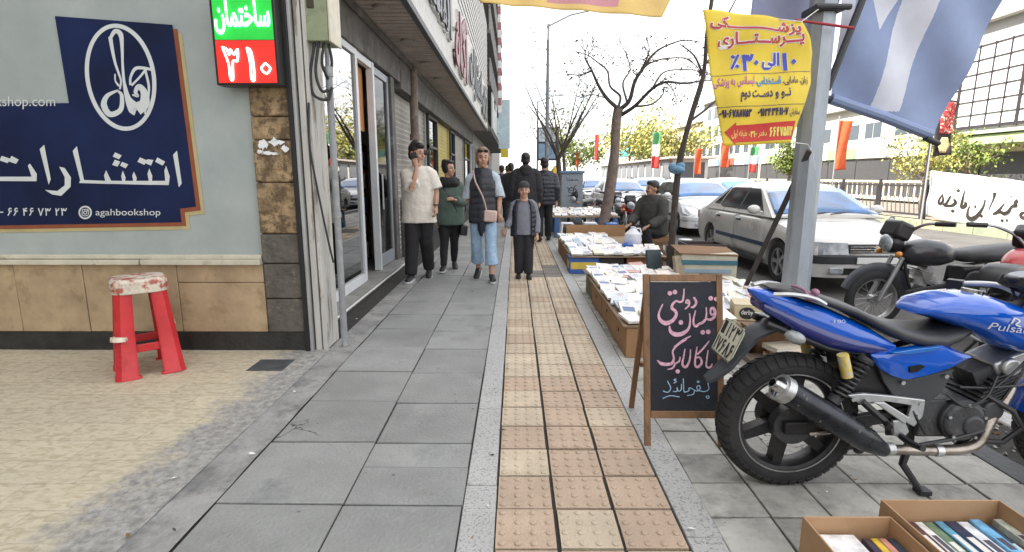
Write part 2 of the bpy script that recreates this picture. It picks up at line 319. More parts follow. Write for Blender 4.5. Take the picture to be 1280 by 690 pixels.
while y < 42:
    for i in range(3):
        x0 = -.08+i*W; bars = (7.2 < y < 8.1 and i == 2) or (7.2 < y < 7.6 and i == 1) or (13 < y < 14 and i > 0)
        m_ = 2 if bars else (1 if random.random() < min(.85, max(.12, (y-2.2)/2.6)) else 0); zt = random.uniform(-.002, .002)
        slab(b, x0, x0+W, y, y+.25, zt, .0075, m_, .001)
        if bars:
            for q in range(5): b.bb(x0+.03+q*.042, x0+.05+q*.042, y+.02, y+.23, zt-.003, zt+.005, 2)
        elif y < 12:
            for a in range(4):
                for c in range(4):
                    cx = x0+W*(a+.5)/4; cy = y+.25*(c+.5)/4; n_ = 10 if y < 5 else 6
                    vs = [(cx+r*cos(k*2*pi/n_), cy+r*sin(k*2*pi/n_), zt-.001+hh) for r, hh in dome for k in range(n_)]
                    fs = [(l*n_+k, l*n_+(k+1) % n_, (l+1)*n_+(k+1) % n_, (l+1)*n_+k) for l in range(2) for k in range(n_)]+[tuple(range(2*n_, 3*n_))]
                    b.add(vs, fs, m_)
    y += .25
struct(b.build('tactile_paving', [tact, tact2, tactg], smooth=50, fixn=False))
b = MB(); y = 2.23-.25*14; k = 0
while y < 30:
    x = .80
    for i in range(6): slab(b, x, x+.25, y, y+.25, -.001, .0045, random.choice((0, 0, 0, 1)), .003); x += .25
    k += 1; y += .25
struct(b.build('tiled_paving', [palet, palet2], bevel=.003, seg=1))
b = MB(); y = -1
while y < 60: slab(b, 2.30, 2.44, y, y+.6, .002, .003); y += .6
struct(b.build('channel_edging', M('dark_kerbstone', (.10, .105, .11), .7, var=.25, scale=5, bump=.3), bevel=.003, seg=1))
b = MB()
def gut(u, v): X = 2.44+u*.32; Y = -2+v*40; return (X, Y, -.008-.02*sin(u*pi)+.006*sin(Y*9+X*23)*sin(Y*3.3))
b.grid(gut, 10, 400); struct(b.build('dirt_strip', M('dirt', (.085, .08, .07), .95, var=.5, scale=7, bump=1.0, bscale=70, col2=(.24, .22, .19), thr=.6, soft=.04)))
rb = MB(); rnd = random.Random(5)
for i in range(420):
    X = 2.46+rnd.random()*.30; Y = 1.9+rnd.random()**1.4*4; r = rnd.uniform(.004, .014)
    rb.box((X, Y, -.008), (r*2, r*1.5, r), (rnd.random(), rnd.random(), rnd.random()*3), rnd.choice((0, 1, 2)))
struct(rb.build('gravel_litter', [M('pebble_grey', (.3, .29, .27), .8), M('leaf_litter', (.20, .11, .045), .8), M('pebble_dark', (.08, .08, .075), .8)]), 'stuff')
lb = MB(); rnd = random.Random(31)
for i in range(90):
    X = rnd.choice((rnd.uniform(-1.7, -1.3), rnd.gauss(.0, .5), rnd.uniform(-.25, -.05), rnd.uniform(.6, 2.2))); Y = 1.8+rnd.random()**1.3*6; s = rnd.uniform(.005, .018); a = rnd.random()*6.28
    lb.add([(X+s*q*cos(a+o), Y+s*q*sin(a+o), .009+rnd.uniform(0, .006)) for o, q in ((0, 1.2), (1.6, .5), (3.1, 1.1), (4.7, .45))], [(0, 1, 2, 3)], rnd.choice((0, 0, 1, 2)))
struct(lb.build('ground_litter', [M('dry_leaf', (.22, .13, .05), .8), M('paper_scrap', (.7, .7, .66), .8), M('grit', (.05, .05, .045), .9)], smooth=0, fixn=False), 'stuff')
# left recess: worn yellow stone floor, with cement smeared along its edge
def recess_mat():
    m = bpy.data.materials.new('yellow_stone_floor'); m.use_nodes = True; n = m.node_tree.nodes; lk = m.node_tree.links.new; B = n['Principled BSDF']
    g = n.new('ShaderNodeNewGeometry'); sp = n.new('ShaderNodeSeparateXYZ'); lk(g.outputs['Position'], sp.inputs[0])
    br = n.new('ShaderNodeTexBrick'); br.inputs['Scale'].default_value = 1; br.inputs['Brick Width'].default_value = .40; br.inputs['Row Height'].default_value = .20; br.inputs['Mortar Size'].default_value = .004
    br.inputs['Color1'].default_value = (.55, .49, .36, 1); br.inputs['Color2'].default_value = (.50, .45, .335, 1); br.inputs['Mortar'].default_value = (.42, .37, .28, 1); lk(g.outputs['Position'], br.inputs['Vector'])
    mp = n.new('ShaderNodeMapping'); mp.inputs['Scale'].default_value = (1, 2.2, 1); mp.inputs['Rotation'].default_value = (0, 0, .35); lk(g.outputs['Position'], mp.inputs[0])
    st = n.new('ShaderNodeTexNoise'); st.inputs['Scale'].default_value = 17; st.inputs['Detail'].default_value = 8; st.inputs['Distortion'].default_value = .8; lk(mp.outputs[0], st.inputs['Vector'])
    sr = n.new('ShaderNodeValToRGB'); sr.color_ramp.elements[0].position = .36; sr.color_ramp.elements[0].color = (.80, .77, .72, 1); sr.color_ramp.elements[1].position = .56; sr.color_ramp.elements[1].color = (1.06, 1.06, 1.06, 1); lk(st.outputs['Fac'], sr.inputs[0])
    mu = n.new('ShaderNodeMix'); mu.data_type = 'RGBA'; mu.blend_type = 'MULTIPLY'; mu.inputs[0].default_value = 1; lk(br.outputs['Color'], mu.inputs[6]); lk(sr.outputs[0], mu.inputs[7])
    ns = n.new('ShaderNodeTexNoise'); ns.inputs['Scale'].default_value = 3.6; ns.inputs['Detail'].default_value = 12; ns.inputs['Roughness'].default_value = .82; lk(g.outputs['Position'], ns.inputs['Vector'])
    ad = n.new('ShaderNodeMath'); ad.operation = 'MULTIPLY_ADD'; ad.inputs[1].default_value = 1.0; lk(ns.outputs['Fac'], ad.inputs[0]); lk(sp.outputs['X'], ad.inputs[2])
    mr = n.new('ShaderNodeMapRange'); mr.inputs['From Min'].default_value = -1.34; mr.inputs['From Max'].default_value = -1.17; lk(ad.outputs[0], mr.inputs['Value'])
    cm = n.new('ShaderNodeTexNoise'); cm.inputs['Scale'].default_value = 22; cm.inputs['Detail'].default_value = 8; cm.inputs['Roughness'].default_value = .7; lk(g.outputs['Position'], cm.inputs['Vector'])
    cr_ = n.new('ShaderNodeValToRGB'); cr_.color_ramp.elements[0].position = .38; cr_.color_ramp.elements[0].color = (.20, .195, .185, 1); cr_.color_ramp.elements[1].position = .62; cr_.color_ramp.elements[1].color = (.38, .37, .345, 1); lk(cm.outputs['Fac'], cr_.inputs[0])
    x = n.new('ShaderNodeMix'); x.data_type = 'RGBA'; lk(mr.outputs[0], x.inputs[0]); lk(mu.outputs[2], x.inputs[6]); lk(cr_.outputs[0], x.inputs[7]); lk(x.outputs[2], B.inputs['Base Color']); B.inputs['Roughness'].default_value = .72
    bp = n.new('ShaderNodeBump'); bp.inputs['Strength'].default_value = .5; bp.inputs['Distance'].default_value = .012; lk(cm.outputs['Fac'], bp.inputs['Height']); lk(bp.outputs[0], B.inputs['Normal'])
    return m
b = MB(); b.grid(lambda u, v: (-7.5+u*6.02, -6+v*10.15, .002+.004*sin(u*31)*sin(v*44)), 60, 100); struct(b.build('recess_floor', recess_mat()))
b = MB(); b.grid(lambda u, v: (-1.50+u*.216, -6+v*66, -.002+.004*sin(v*700)*sin(u*7)), 4, 500); struct(b.build('cement_border', cement))
b = MB(); b.bb(-1.92, -1.66, 3.62, 3.86, -.01, .006); struct(b.build('floor_patch', M('dark_slate_patch', (.06, .065, .07), .7, var=.3, scale=12, bump=.3)))
# ------------------------------------------------------------------ shop building on the left
bs = thing('bookshop_building', 'long shop building on the left with stone base, dark soffit and letters along its fascia', 'building', (-1.9, 4.1, 0))
bs.location = (0, 0, 0)
def beige_stone():
    m = M('beige_stone', (.40, .30, .185), .55, var=.28, scale=3.2, bump=.15, bscale=30, col2=(.24, .165, .09), thr=.62, soft=.1); return m
stone = beige_stone()
panel = M('grey_glazed_panel', (.39, .435, .42), .34, var=.10, scale=1.4, bump=.04, bscale=9, col2=(.30, .345, .35), thr=.55, soft=.2, coat=.8)
rough_tan = M('rough_tan_stone', (.33, .235, .13), .85, var=.45, scale=9, bump=1.0, bscale=20, col2=(.12, .08, .045), thr=.51, soft=.06)
rough_grey = M('rough_grey_stone', (.105, .095, .08), .85, var=.35, scale=6, bump=.8, bscale=22, col2=(.20, .18, .15), thr=.62, soft=.06)
concrete = M('dark_concrete', (.11, .105, .10), .8, var=.35, scale=2.6, bump=.35, bscale=18, col2=(.22, .21, .19), thr=.6, soft=.12)
white_al = M('white_aluminium', (.72, .74, .76), .38, var=.06, scale=5, bump=.04)
grey_al = M('grey_aluminium', (.36, .39, .43), .4, metal=.3, var=.1, scale=6, bump=.05)
dark_metal = M('dark_metal', (.035, .037, .042), .5, var=.3, bump=.1)
wall_mat = M('grey_render', (.33, .32, .305), .85, var=.16, scale=.9, bump=.3, bscale=20, col2=(.22, .215, .2), thr=.63, soft=.12)
b = MB(); b.bb(-9, -1.95, 4.12, 4.6, .70, 6.5); b.build('display_panel', panel, bs)
b = MB(); b.bb(-9, -1.665, 4.09, 4.6, -.02, .15); b.build('plinth', M('black_plinth', (.022, .022, .022), .5, var=.5, scale=8, bump=.3, col2=(.12, .12, .11), thr=.68), bs)
b = MB(); x = -9.0; rr = random.Random(2)
xs = [-9.3, -8.5, -7.7, -6.9, -6.15, -5.4, -4.65, -3.92, -3.38, -2.64, -1.96]
for i in range(len(xs)-1):
    if i in (9,):
        b.bb(xs[i]+.003, xs[i+1]-.003, 4.10, 4.6, .151, .548); b.bb(xs[i]+.003, xs[i+1]-.003, 4.098+.001, 4.6, .553, .695)
    else: b.bb(xs[i]+.003, xs[i+1]-.003, 4.10+rr.uniform(-.003, .003), 4.6, .151, .695)
b.build('stone_base', stone, bs, bevel=.004)
b = MB(); b.bb(-9.3, -2.9, 4.05, 4.2, .697, .735); b.bb(-2.88, -1.96, 4.046, 4.2, .697, .738); b.bb(-9.3, -1.96, 4.075, 4.19, .74, .77); b.build('sill', M('cream_sill', (.55, .52, .42), .6, var=.15, scale=7, col2=(.28, .25, .19), thr=.64), bs, bevel=.004)
b = MB()
for z0, z1, m_ in ((.15, .42, 1), (.425, .70, 1), (.705, .93, 1), (.935, 1.32, 0), (1.325, 1.63, 0), (1.635, 1.8, 0), (1.805, 2.9, 0)):
    b.bb(-1.955, -1.662, 4.085+rr.uniform(-.006, .006), 4.6, z0, z1, m_)
b.build('pillar', [rough_tan, rough_grey], bs, bevel=.012)
b = MB(); rr = random.Random(9)
def scrap(cx, cz, w_, h_):
    n_ = 18; P = [(cx+w_*.5*cos(a*2*pi/n_)*rr.uniform(.45, 1.1), cz+h_*.5*sin(a*2*pi/n_)*rr.uniform(.35, 1.1)) for a in range(n_)]
    b.prism(P, face_mY(4.081), .003)
scrap(-1.87, 1.60, .10, .10); scrap(-1.78, 1.62, .14, .07); scrap(-1.71, 1.57, .07, .06); scrap(-1.83, 1.535, .16, .035); scrap(-1.90, 1.55, .05, .05)
b.build('torn_paper', M('torn_paper', (.8, .82, .84), .8, var=.05), bs, fixn=False)
b = MB(); b.bb(-1.66, -1.628, 4.06, 4.5, 0, 4.2, 1); b.bb(-1.627, -1.605, 4.075, 4.5, 0, 4.2, 2); b.bb(-1.604, -1.59, 4.13, 4.5, 0, 4.2, 1); b.bb(-1.589, -1.545, 4.10, 4.4, 0, 4.2, 0); b.bb(-1.5445, -1.536, 4.125, 4.4, 0, 4.2, 1); b.bb(-1.5355, -1.505, 4.108, 4.4, 0, 4.2, 0)
b.build('door_post', [M('peeling_white_wood', (.50, .485, .45), .7, var=.15, scale=9, bump=.5, bscale=14, col2=(.22, .19, .16), thr=.57, soft=.04, stretch=(1, 1, .12)), M('black_strip', (.012, .012, .014), .6), M('grey_strip', (.40, .40, .39), .5, var=.25, scale=6, col2=(.2, .18, .16), thr=.6, stretch=(1, 1, .15))], bs, bevel=.003)
# upper storeys and unseen rear blocks, heights set to shade the pavement
b = MB(); b.bb(-9, -2.05, 4.4, 24, 2.84, 11.0, 0); b.bb(-9, -2.05, 8.62, 24, 0, 2.86, 0); b.bb(-30, -9, -30, 24, 0, 17, 0); b.bb(-9, -6.6, -30, 4.1, 0, 15.9, 0)
b.build('upper_shading_walls', wall_mat, bs)
b = MB(); b.bb(-2.02, -1.84, 4.42, 9.0, 2.84, 3.29); b.bb(-2.0, -1.80, 4.42, 24, 3.2, 3.30); b.bb(-2.04, -1.83, 9.0, 24, 2.75, 3.28); b.build('beam', concrete, bs, bevel=.01)
b = MB(); xx = 4.45
while xx < 23.9: b.bb(-1.86, -1.23, xx, xx+.13, 3.30, 3.33); xx += .155
b.build('soffit', M('soffit_boards', (.50, .43, .38), .6, var=.2, scale=3, bump=.1, col2=(.33, .28, .24), thr=.6), bs)
b = MB(); b.bb(-2.05, -1.24, 4.44, 23.95, 3.331, 3.36); b.build('soffit_backing', dark_metal, bs)
for i in range(5):
    b = MB(); c = (-1.55, 5.1+i*1.55); b.cyl((c[0], c[1], 3.275), (c[0], c[1], 3.31), .10, .11, 20, 0); b.cyl((c[0], c[1], 3.268), (c[0], c[1], 3.28), .085, .085, 20, 1)
    b.build('downlight', [M('dusty_rim', (.32, .28, .24), .5), M('dusty_diffuser', (.42, .38, .33), .5)], bs)
b = MB(); y = 4.44
while y < 23.9:
    b.bb(-1.235, -1.20, y, y+.115, 3.34, 4.95, 0); y += .125
b.bb(-1.255, -1.234, 4.44, 23.95, 3.34, 4.95, 1); b.build('fascia', [M('fascia_strip', (.56, .55, .52), .5, var=.12, scale=3, col2=(.4, .38, .34), thr=.62), dark_metal], bs)
b = MB(); b.bb(-1.26, -1.185, 4.43, 23.95, 3.255, 3.339); b.build('fascia_rail', M('dark_rail', (.05, .052, .058), .5, var=.2), bs, bevel=.006)
b = MB(); z = 4.98
while z < 7.45: b.bb(-1.25, -1.19, 4.44, 23.95, z, z+.12, 0); z += .20
b.bb(-1.30, -1.251, 4.44, 23.95, 4.96, 7.52, 1); b.build('ribbed_cladding', [M('ribbed_grey', (.50, .49, .47), .5, var=.1), M('ribbed_dark', (.08, .08, .08), .6)], bs)
b = MB(); b.bb(-2.1, -1.2, 4.4, 24, 7.53, 7.7); b.build('cladding_cap', concrete, bs)
# raised letters on the fascia
lw = M('letter_face', (.05, .052, .06), .4, var=.3); ld = M('letter_side', (.62, .62, .60), .5); lr = M('letter_red', (.16, .02, .03), .4)
def fascia_word(t, y0, y1, z0, z1, m_):
    b = MB(); text(b, t, face_pX(-1.155), (y0, y1, z0, z1), .03, 0, d=.03); text(b, t, face_pX(-1.20), (y0-.02, y1+.02, z0-.03, z1+.03), .06, 1, d=.044)
    b.build('letters', [m_, ld], bs, smooth=0, fixn=False)
fascia_word('انتشارات', 4.7, 10.2, 3.45, 4.75, lw); fascia_word('آگاه', 10.8, 13.6, 3.5, 4.85, lr); fascia_word('انتشارات', 14.2, 19, 3.45, 4.8, lw); fascia_word('آگاه', 19.5, 22.6, 3.5, 4.8, lw)
# display window, doorway
gl = glassy('shop_glass', (.50, .55, .57), .012, .50, .97); gl2 = glassy('dark_door_glass', (.10, .11, .13), .05, .10, .6)
wf = MB(); wf.bb(-1.93, -1.86, 4.45, 6.60, .07, .17); wf.bb(-1.93, -1.87, 4.45, 6.6, 2.76, 2.835); wf.bb(-1.932, -1.868, 6.60, 6.68, .07, 2.835); wf.bb(-1.928, -1.872, 5.70, 5.74, .17, 2.76); wf.bb(-1.928, -1.87, 4.45, 4.5, .17, 2.76)
f_ = wf.build('window', white_al, bs, bevel=.004)
b = MB(); b.bb(-1.905, -1.897, 4.5, 6.6, .17, 2.76); b.build('pane', gl, f_)
b = MB(); b.bb(-1.96, -1.87, 7.38, 7.46, .07, 2.835); b.bb(-1.95, -1.88, 6.68, 7.38, 2.75, 2.835); b.build('door_frame', white_al, bs, bevel=.004)
b = MB(); b.bb(-1.955, -1.90, 7.47, 7.54, .08, 2.82); b.bb(-1.955, -1.90, 8.30, 8.38, .08, 2.82); b.bb(-1.953, -1.902, 7.54, 8.30, .08, .26); b.bb(-1.953, -1.902, 7.54, 8.30, 2.72, 2.82)
d_ = b.build('door', grey_al, bs, bevel=.004); b = MB(); b.bb(-1.93, -1.922, 7.54, 8.3, .26, 2.72); b.build('pane', gl2, d_)
b = MB(); b.bb(-1.9, -1.885, 7.75, 7.77, .9, 1.4); b.build('handle', white_al, d_)
b = MB(); b.bb(-2.05, -1.86, 8.40, 8.62, 0, 2.84); b.build('pilaster', concrete, bs, bevel=.01)
b = MB(); b.bb(-2.6, -1.72, 4.42, 9.2, -.01, .065); b.build('step', M('step_stone', (.27, .265, .25), .6, var=.25, scale=3, col2=(.15, .145, .135), thr=.6), bs, bevel=.006)
b = MB(); b.tube([(-1.708, 4.6, .03), (-1.708, 6.9, .03), (-1.70, 7.6, .03), (-1.72, 8.3, .03), (-1.74, 8.6, .2), (-1.75, 8.7, 1.0)], .011, 8); b.build('cable_trim', M('white_trim', (.7, .7, .68), .6), bs)
# inside of the shop
b = MB(); b.bb(-5.2, -1.95, 4.6, 8.6, .0, .06, 0); b.bb(-5.3, -5.2, 4.6, 8.6, 0, 2.84, 1); b.bb(-5.2, -1.96, 8.58, 8.61, 0, 2.84, 1); b.bb(-5.2, -1.96, 4.6, 4.62, 0, 2.84, 1); b.bb(-5.2, -2.06, 4.6, 8.6, 2.80, 2.835, 1)
b.build('interior', [M('shop_floor', (.2, .18, .15), .5), M('shop_wall', (.38, .34, .29), .8)], bs)
wood = M('orange_wood', (.46, .20, .075), .5, var=.25, scale=3, bump=.05, stretch=(1, 1, .3))
b = MB(); b.bb(-2.04, -2.01, 6.69, 7.37, 1.95, 2.745); b.build('wood_panel', wood, bs)
sh = thing('book_shelf', 'dark bookshelf standing inside the shop doorway under an orange panel', 'shelf', (-2.3, 7.75, .06))
b = MB(); b.bb(-.3, -.28, -.75, .75, 0, 1.78)
for z in (.02, .4, .75, 1.1, 1.45, 1.76): b.bb(-.28, .0, -.75, .75, z, z+.025)
b.bb(-.28, 0, -.78, -.75, 0, 1.78); b.bb(-.28, 0, .75, .78, 0, 1.78); b.build('frame', M('dark_wood', (.07, .035, .018), .5), sh)
b = MB(); rr = random.Random(4)
for z in (.045, .425, .775, 1.125, 1.475):
    y = -.72
    while y < .70:
        t_ = rr.uniform(.015, .04); b.bb(-.25, -.02-rr.random()*.03, y, y+t_, z, z+rr.uniform(.18, .28), rr.randrange(5)); y += t_+.002
o_ = b.build('shelved_books', [M('bk_red', (.35, .05, .04), .5), M('bk_blue', (.05, .14, .40), .5), M('bk_cream', (.6, .52, .38), .6), M('bk_green', (.08, .2, .1), .5), M('bk_white', (.75, .74, .7), .6)], sh)
# shutters and dark shopfronts farther along
shut = M('shutter_steel', (.40, .385, .355), .5, metal=.2, var=.18, scale=2, bump=.06, col2=(.26, .24, .21), thr=.62); shuty = M('yellow_shutter', (.50, .42, .14), .5, var=.2, scale=2)
def shutter(y0, y1, m_, z1=2.75):
    b = MB(); P = []; z = .05
    while z < z1-.05: P += [(z, 0), (z+.06, .022), (z+.075, .022), (z+.085, 0)]; z += .09
    for i in range(len(P)-1):
        (za, da), (zb, db) = P[i], P[i+1]; b.add([(-2.04+da, y0, za), (-2.04+da, y1, za), (-2.04+db, y1, zb), (-2.04+db, y0, zb)], [(0, 1, 2, 3)])
    b.bb(-2.05, -1.98, y0-.05, y0, 0, z1); b.bb(-2.05, -1.98, y1, y1+.05, 0, z1); b.bb(-2.06, -2.045, y0, y1, 0, z1)
    b.build('roller_shutter', m_, bs, smooth=0, fixn=False)
shutter(8.95, 12.2, shut); shutter(14.2, 16.4, shuty); shutter(18.2, 21.0, shut)
for y0, y1 in ((12.5, 13.9), (16.7, 17.9), (21.3, 23.6)):
    b = MB(); b.bb(-2.06, -1.95, y0, y0+.06, 0, 2.75); b.bb(-2.06, -1.95, y1-.06, y1, 0, 2.75); b.bb(-2.06, -1.95, y0, y1, 2.0, 2.06); b.bb(-2.06, -1.95, y0, y1, 0, .3); b.bb(-2.06, -1.95, y0+.06, y1-.06, 2.68, 2.75)
    q = b.build('shop_window', dark_metal, bs); b = MB(); b.bb(-2.02, -2.01, y0+.06, y1-.06, .3, 2.7); b.build('pane', glassy('dim_glass', (.12, .13, .15), .03, .3, .9), q)
# second building down the street, taller and with balconies
b2 = thing('balcony_building', 'taller concrete building with stepped balconies beyond the ribbed fascia', 'building')
b = MB(); b.bb(-14, -1.95, 24.05, 70, 0, 13.5, 0); b.build('wall', wall_mat, b2)
b = MB()
for z in (3.3, 5.2, 7.3, 9.4, 11.5): b.bb(-1.94, -1.05, 24.1, 46, z, z+.16)
b.build('balcony_slab', concrete, b2, bevel=.01)
b = MB(); rr = random.Random(3)
for z in (5.36, 7.46, 9.56, 11.66):
    y = 24.2
    while y < 45: b.bb(-1.12, -1.07, y, y+.04, z, z+.9); y += .16
    b.bb(-1.13, -1.06, 24.1, 46, z+.9, z+.95)
b.build('balcony_rail', M('rail_grey', (.25, .25, .25), .5), b2)
for i, z in enumerate((5.6, 7.7, 9.8)):
    for y in (25.5, 29, 33, 38):
        b = MB(); b.bb(-1.96, -1.92, y, y+1.3, z, z+1.3, 0); f_ = b.build('window', M('win_frame', (.5, .5, .48), .5), b2); b = MB(); b.bb(-1.925, -1.915, y+.07, y+1.23, z+.07, z+1.23); b.build('pane', glassy('upper_glass', (.1, .12, .14), .03, .4, .9), f_)
b = MB(); y = 24.6; rr = random.Random(8); pal = [M('sg_yellow', (.62, .5, .08), .5), M('sg_grey', (.45, .47, .48), .5), M('sg_dark', (.08, .08, .09), .5), M('sg_teal', (.2, .36, .36), .5), M('sg_white', (.7, .7, .68), .5)]
while y < 45: L2 = rr.uniform(1.6, 3.2); b.bb(-1.06, -1.0, y, y+L2-.08, 3.46, 4.5+rr.random()*.5, rr.randrange(5)); b.bb(-2.0, -1.93, y+.1, y+L2-.2, .3, 2.7, 2); y += L2
b.build('shop_front', pal, b2)
# projecting blade signs
def blade(y, x0, x1, z0, z1, mats, label, stripes=0):
    t = thing('blade_sign', label, 'sign', (-1.0, y, z0)); b = MB()
    if stripes:
        n_ = stripes
        for i in range(n_): b.bb(x0+1, x1+1, -.05, .05, (z1-z0)*i/n_+.001, (z1-z0)*(i+1)/n_, i % 2)
    else: b.bb(x0+1, x1+1, -.06, .06, 0, z1-z0, 0)
    b.build('panel', mats, t, bevel=.01); 
    for q in (.3, .8): b = MB(); b.bb(-.98, x0+1, -.02, .02, (z1-z0)*q, (z1-z0)*q+.05); b.build('bracket', dark_metal, t)
blade(27.2, -.84, -.68, 4.4, 10.6, [M('stripe_white', (.75, .75, .75), .5), M('stripe_red', (.36, .16, .17), .5)], 'tall narrow blade sign striped white and dull red on the far balconies', 18)
blade(31.5, -.95, -.30, 2.9, 5.6, [M('pale_blue_sign', (.5, .6, .66), .4)], 'pale blue blank blade sign projecting beyond the balconies')
blade(36.0, -.95, -.45, 2.55, 3.5, [M('yellow_sign', (.7, .55, .05), .4)], 'small yellow blade sign low over the far pavement')
# ------------------------------------------------------------------ a point of the photograph turned into a point on a plane
_th, _yw = radians(10.57), radians(.336)
_Rv = V(cos(_yw), sin(_yw), 0); _Fv = V(-sin(_yw)*cos(_th), cos(_yw)*cos(_th), -sin(_th)); _Uv = V(-sin(_yw)*sin(_th), cos(_yw)*sin(_th), cos(_th)); _C = V(0, 0, 1.37)
def at(x, y, P=None, N=None, X=None, Y=None, Z=None):
    d = _Rv*((x-640)/670)+_Uv*((345-y)/670)+_Fv
    if X is not None: P, N = V(X, 0, 0), V(1, 0, 0)
    if Y is not None: P, N = V(0, Y, 0), V(0, 1, 0)
    if Z is not None: P, N = V(0, 0, Z), V(0, 0, 1)
    return _C+d*((P-_C).dot(N)/d.dot(N))
def plane(P, N, off=0.0):
    P = Vector(P); N = Vector(N).normalized()
    return lambda u, v, w: tuple(at(u, v, P+N*(off+w), N))
# ------------------------------------------------------------------ publisher's poster on the glazed wall
ps = thing('shop_poster', 'large dark blue stepped poster with white lettering and oval emblem on the grey wall', 'poster', (-3.3, 4.1, 1.7))
ps.location = (0, 0, 0)
def offs(P, dx, dz): return [(x+dx, z+dz) for x, z in P]
PB = [(-3.31, 2.50), (-2.47, 2.44), (-2.44, 1.14), (-2.565, 1.125), (-2.565, 1.02), (-6.5, .95), (-6.5, 1.88), (-3.30, 1.90)]
b = MB(); b.prism(offs(PB, .060, -.055), face_mY(4.117), .002, 0); b.build('tan_border', M('poster_tan', (.45, .38, .19), .4, var=.1, coat=.6), ps, fixn=True)
b = MB(); b.prism(offs(PB, .032, -.029), face_mY(4.1145), .002, 0); b.build('red_border', M('poster_rust', (.25, .065, .025), .4, var=.15, coat=.6), ps)
b = MB(); b.prism(PB, face_mY(4.112), .002, 0); b.build('sheet', M('poster_navy', (.006, .014, .060), .4, var=.4, scale=1.6, bump=.06, bscale=4, coat=.12, spec=.25), ps)
pw = M('poster_white', (.62, .66, .66), .4, var=.04, coat=.5)
fw = plane((0, 4.1085, 0), (0, -1, 0))
def zz(P, ox, oy, sc): return [(ox+x/sc, oy+y/sc) for x, y in P]
b = MB()
Z5 = lambda P: zz(P, 0, 150, 4.6)
def poly(P, T=Z5): q = T(P); b.lay += .00015; b.add([fw(x, y, b.lay) for x, y in q], [tuple(range(len(q)))])
poly([(995, 200), (1018, 176), (1045, 365), (1028, 387)])                                   # alef
poly([(945, 290), (955, 262), (976, 325), (970, 374), (845, 372), (846, 350), (950, 350)])   # noon
poly([(905, 215), (950, 240), (935, 262), (892, 240)])
poly([(848, 310), (858, 278), (876, 322), (872, 373), (755, 370), (756, 350), (856, 350)])   # teh
poly([(805, 215), (845, 232), (830, 258), (790, 240)]); poly([(848, 225), (882, 230), (868, 262), (835, 248)])
poly([(760, 320), (770, 296), (786, 332), (782, 371), (690, 368), (692, 350), (766, 350)])   # sheen
poly([(697, 322), (706, 290), (722, 330), (718, 369), (600, 366), (602, 348), (702, 350)])
poly([(598, 320), (610, 288), (640, 352), (636, 368), (455, 362), (462, 344), (606, 350)])
poly([(662, 186), (700, 204), (684, 226), (648, 210)]); poly([(660, 228), (692, 240), (676, 268), (645, 258)]); poly([(702, 240), (738, 256), (722, 278), (690, 262)])
poly([(418, 178), (442, 150), (484, 350), (466, 364)])                                       # alef
poly([(340, 268), (372, 276), (408, 330), (406, 384), (352, 436), (300, 428), (258, 402), (330, 408), (372, 376), (372, 328)])  # reh
poly([(228, 168), (254, 142), (292, 340), (280, 372)])                                       # alef
poly([(160, 262), (172, 250), (212, 310), (210, 352), (-160, 350), (-190, 300), (-170, 296), (-140, 326), (182, 326)])  # teh
poly([(10, 206), (58, 222), (44, 248), (-4, 232)]); poly([(66, 206), (108, 228), (92, 252), (48, 238)])
b.build('title_lettering', pw, ps, smooth=0, fixn=False)
b = MB(); text(b, 'agahbookshop', fw, (119.5, 200.5, 271.8, 261.2), 0.0, 0, False); b.build('handle_lettering', pw, ps, smooth=0, fixn=False); b = MB(); text(b, 'agahbookshop.com', fw, (-64, 69, 136.5, 120.5), 0, 0, False)
b.build('web_lettering', pw, ps, smooth=0, fixn=False); b = MB(); digits(b, '- ۶۶ ۴۶ ۷۳ ۲۳', fw, (-2, 84, 269.5, 260), .15)
b.build('phone_lettering', pw, ps, smooth=0, fixn=False); b = MB()
Z6 = lambda P: zz(P, 90, 20, 4.3125)
def ring(cx, cy, r0, r1, n=28):
    vs = [fw(cx+r*cos(a*2*pi/n), cy+r*sin(a*2*pi/n), 0) for r in (r0, r1) for a in range(n)]
    b.add(vs, [(i, (i+1) % n, n+(i+1) % n, n+i) for i in range(n)])
ring(106.5, 265.6, 6.4, 8.4); ring(106.5, 265.6, 1.4, 2.6); dot(b, 109.2, 263.2, .8, fw, 0, False)
pen(b, [(103, 262), (110, 262), (110, 269), (103, 269), (103, 262)], fw, .9, k=4)
b.build('camera_icon', pw, ps, smooth=0, fixn=False)
b = MB(); E_ = []
for i in range(61):
    a = 2*pi*i/60; x, y = 178*cos(a), 280*sin(a); t = radians(-10); E_.append((262+x*cos(t)-y*sin(t), 330+x*sin(t)+y*cos(t)))
pen(b, Z6(E_), fw, 5.2, k=2)
for P, w_ in (([(206, 112), (216, 175), (232, 250), (252, 310), (264, 350), (258, 395)], [6.5, 5.5, 4.2, 3.5, 3, 3]), ([(206, 120), (232, 82), (262, 100), (270, 170), (272, 250)], [5, 7, 8, 5, 4]), ([(272, 250), (280, 350), (300, 440), (330, 490), (350, 500)], [4, 4.5, 9, 20, 24]),
             ([(248, 400), (190, 430), (172, 480), (205, 530), (262, 505), (268, 430), (246, 402)], [3, 7, 10, 9, 8, 6, 3]), ([(232, 312), (234, 350), (254, 378)], [2.2, 2.4, 3.4]),
             ([(350, 505), (390, 470), (388, 410), (360, 380), (342, 410), (355, 432), (325, 425)], [20, 17, 11, 8, 6, 4, 2.5]), ([(320, 375), (360, 335), (392, 296), (402, 284)], [3.5, 3.5, 4, 4]), ([(436, 290), (380, 280), (340, 285), (316, 330), (314, 372)], [4, 5, 5.5, 4, 3.6]), ([(396, 296), (414, 380), (408, 460), (392, 528)], [4, 4, 3.2, 2.4])):
    pen(b, Z6(P), fw, [q*.78 for q in w_])
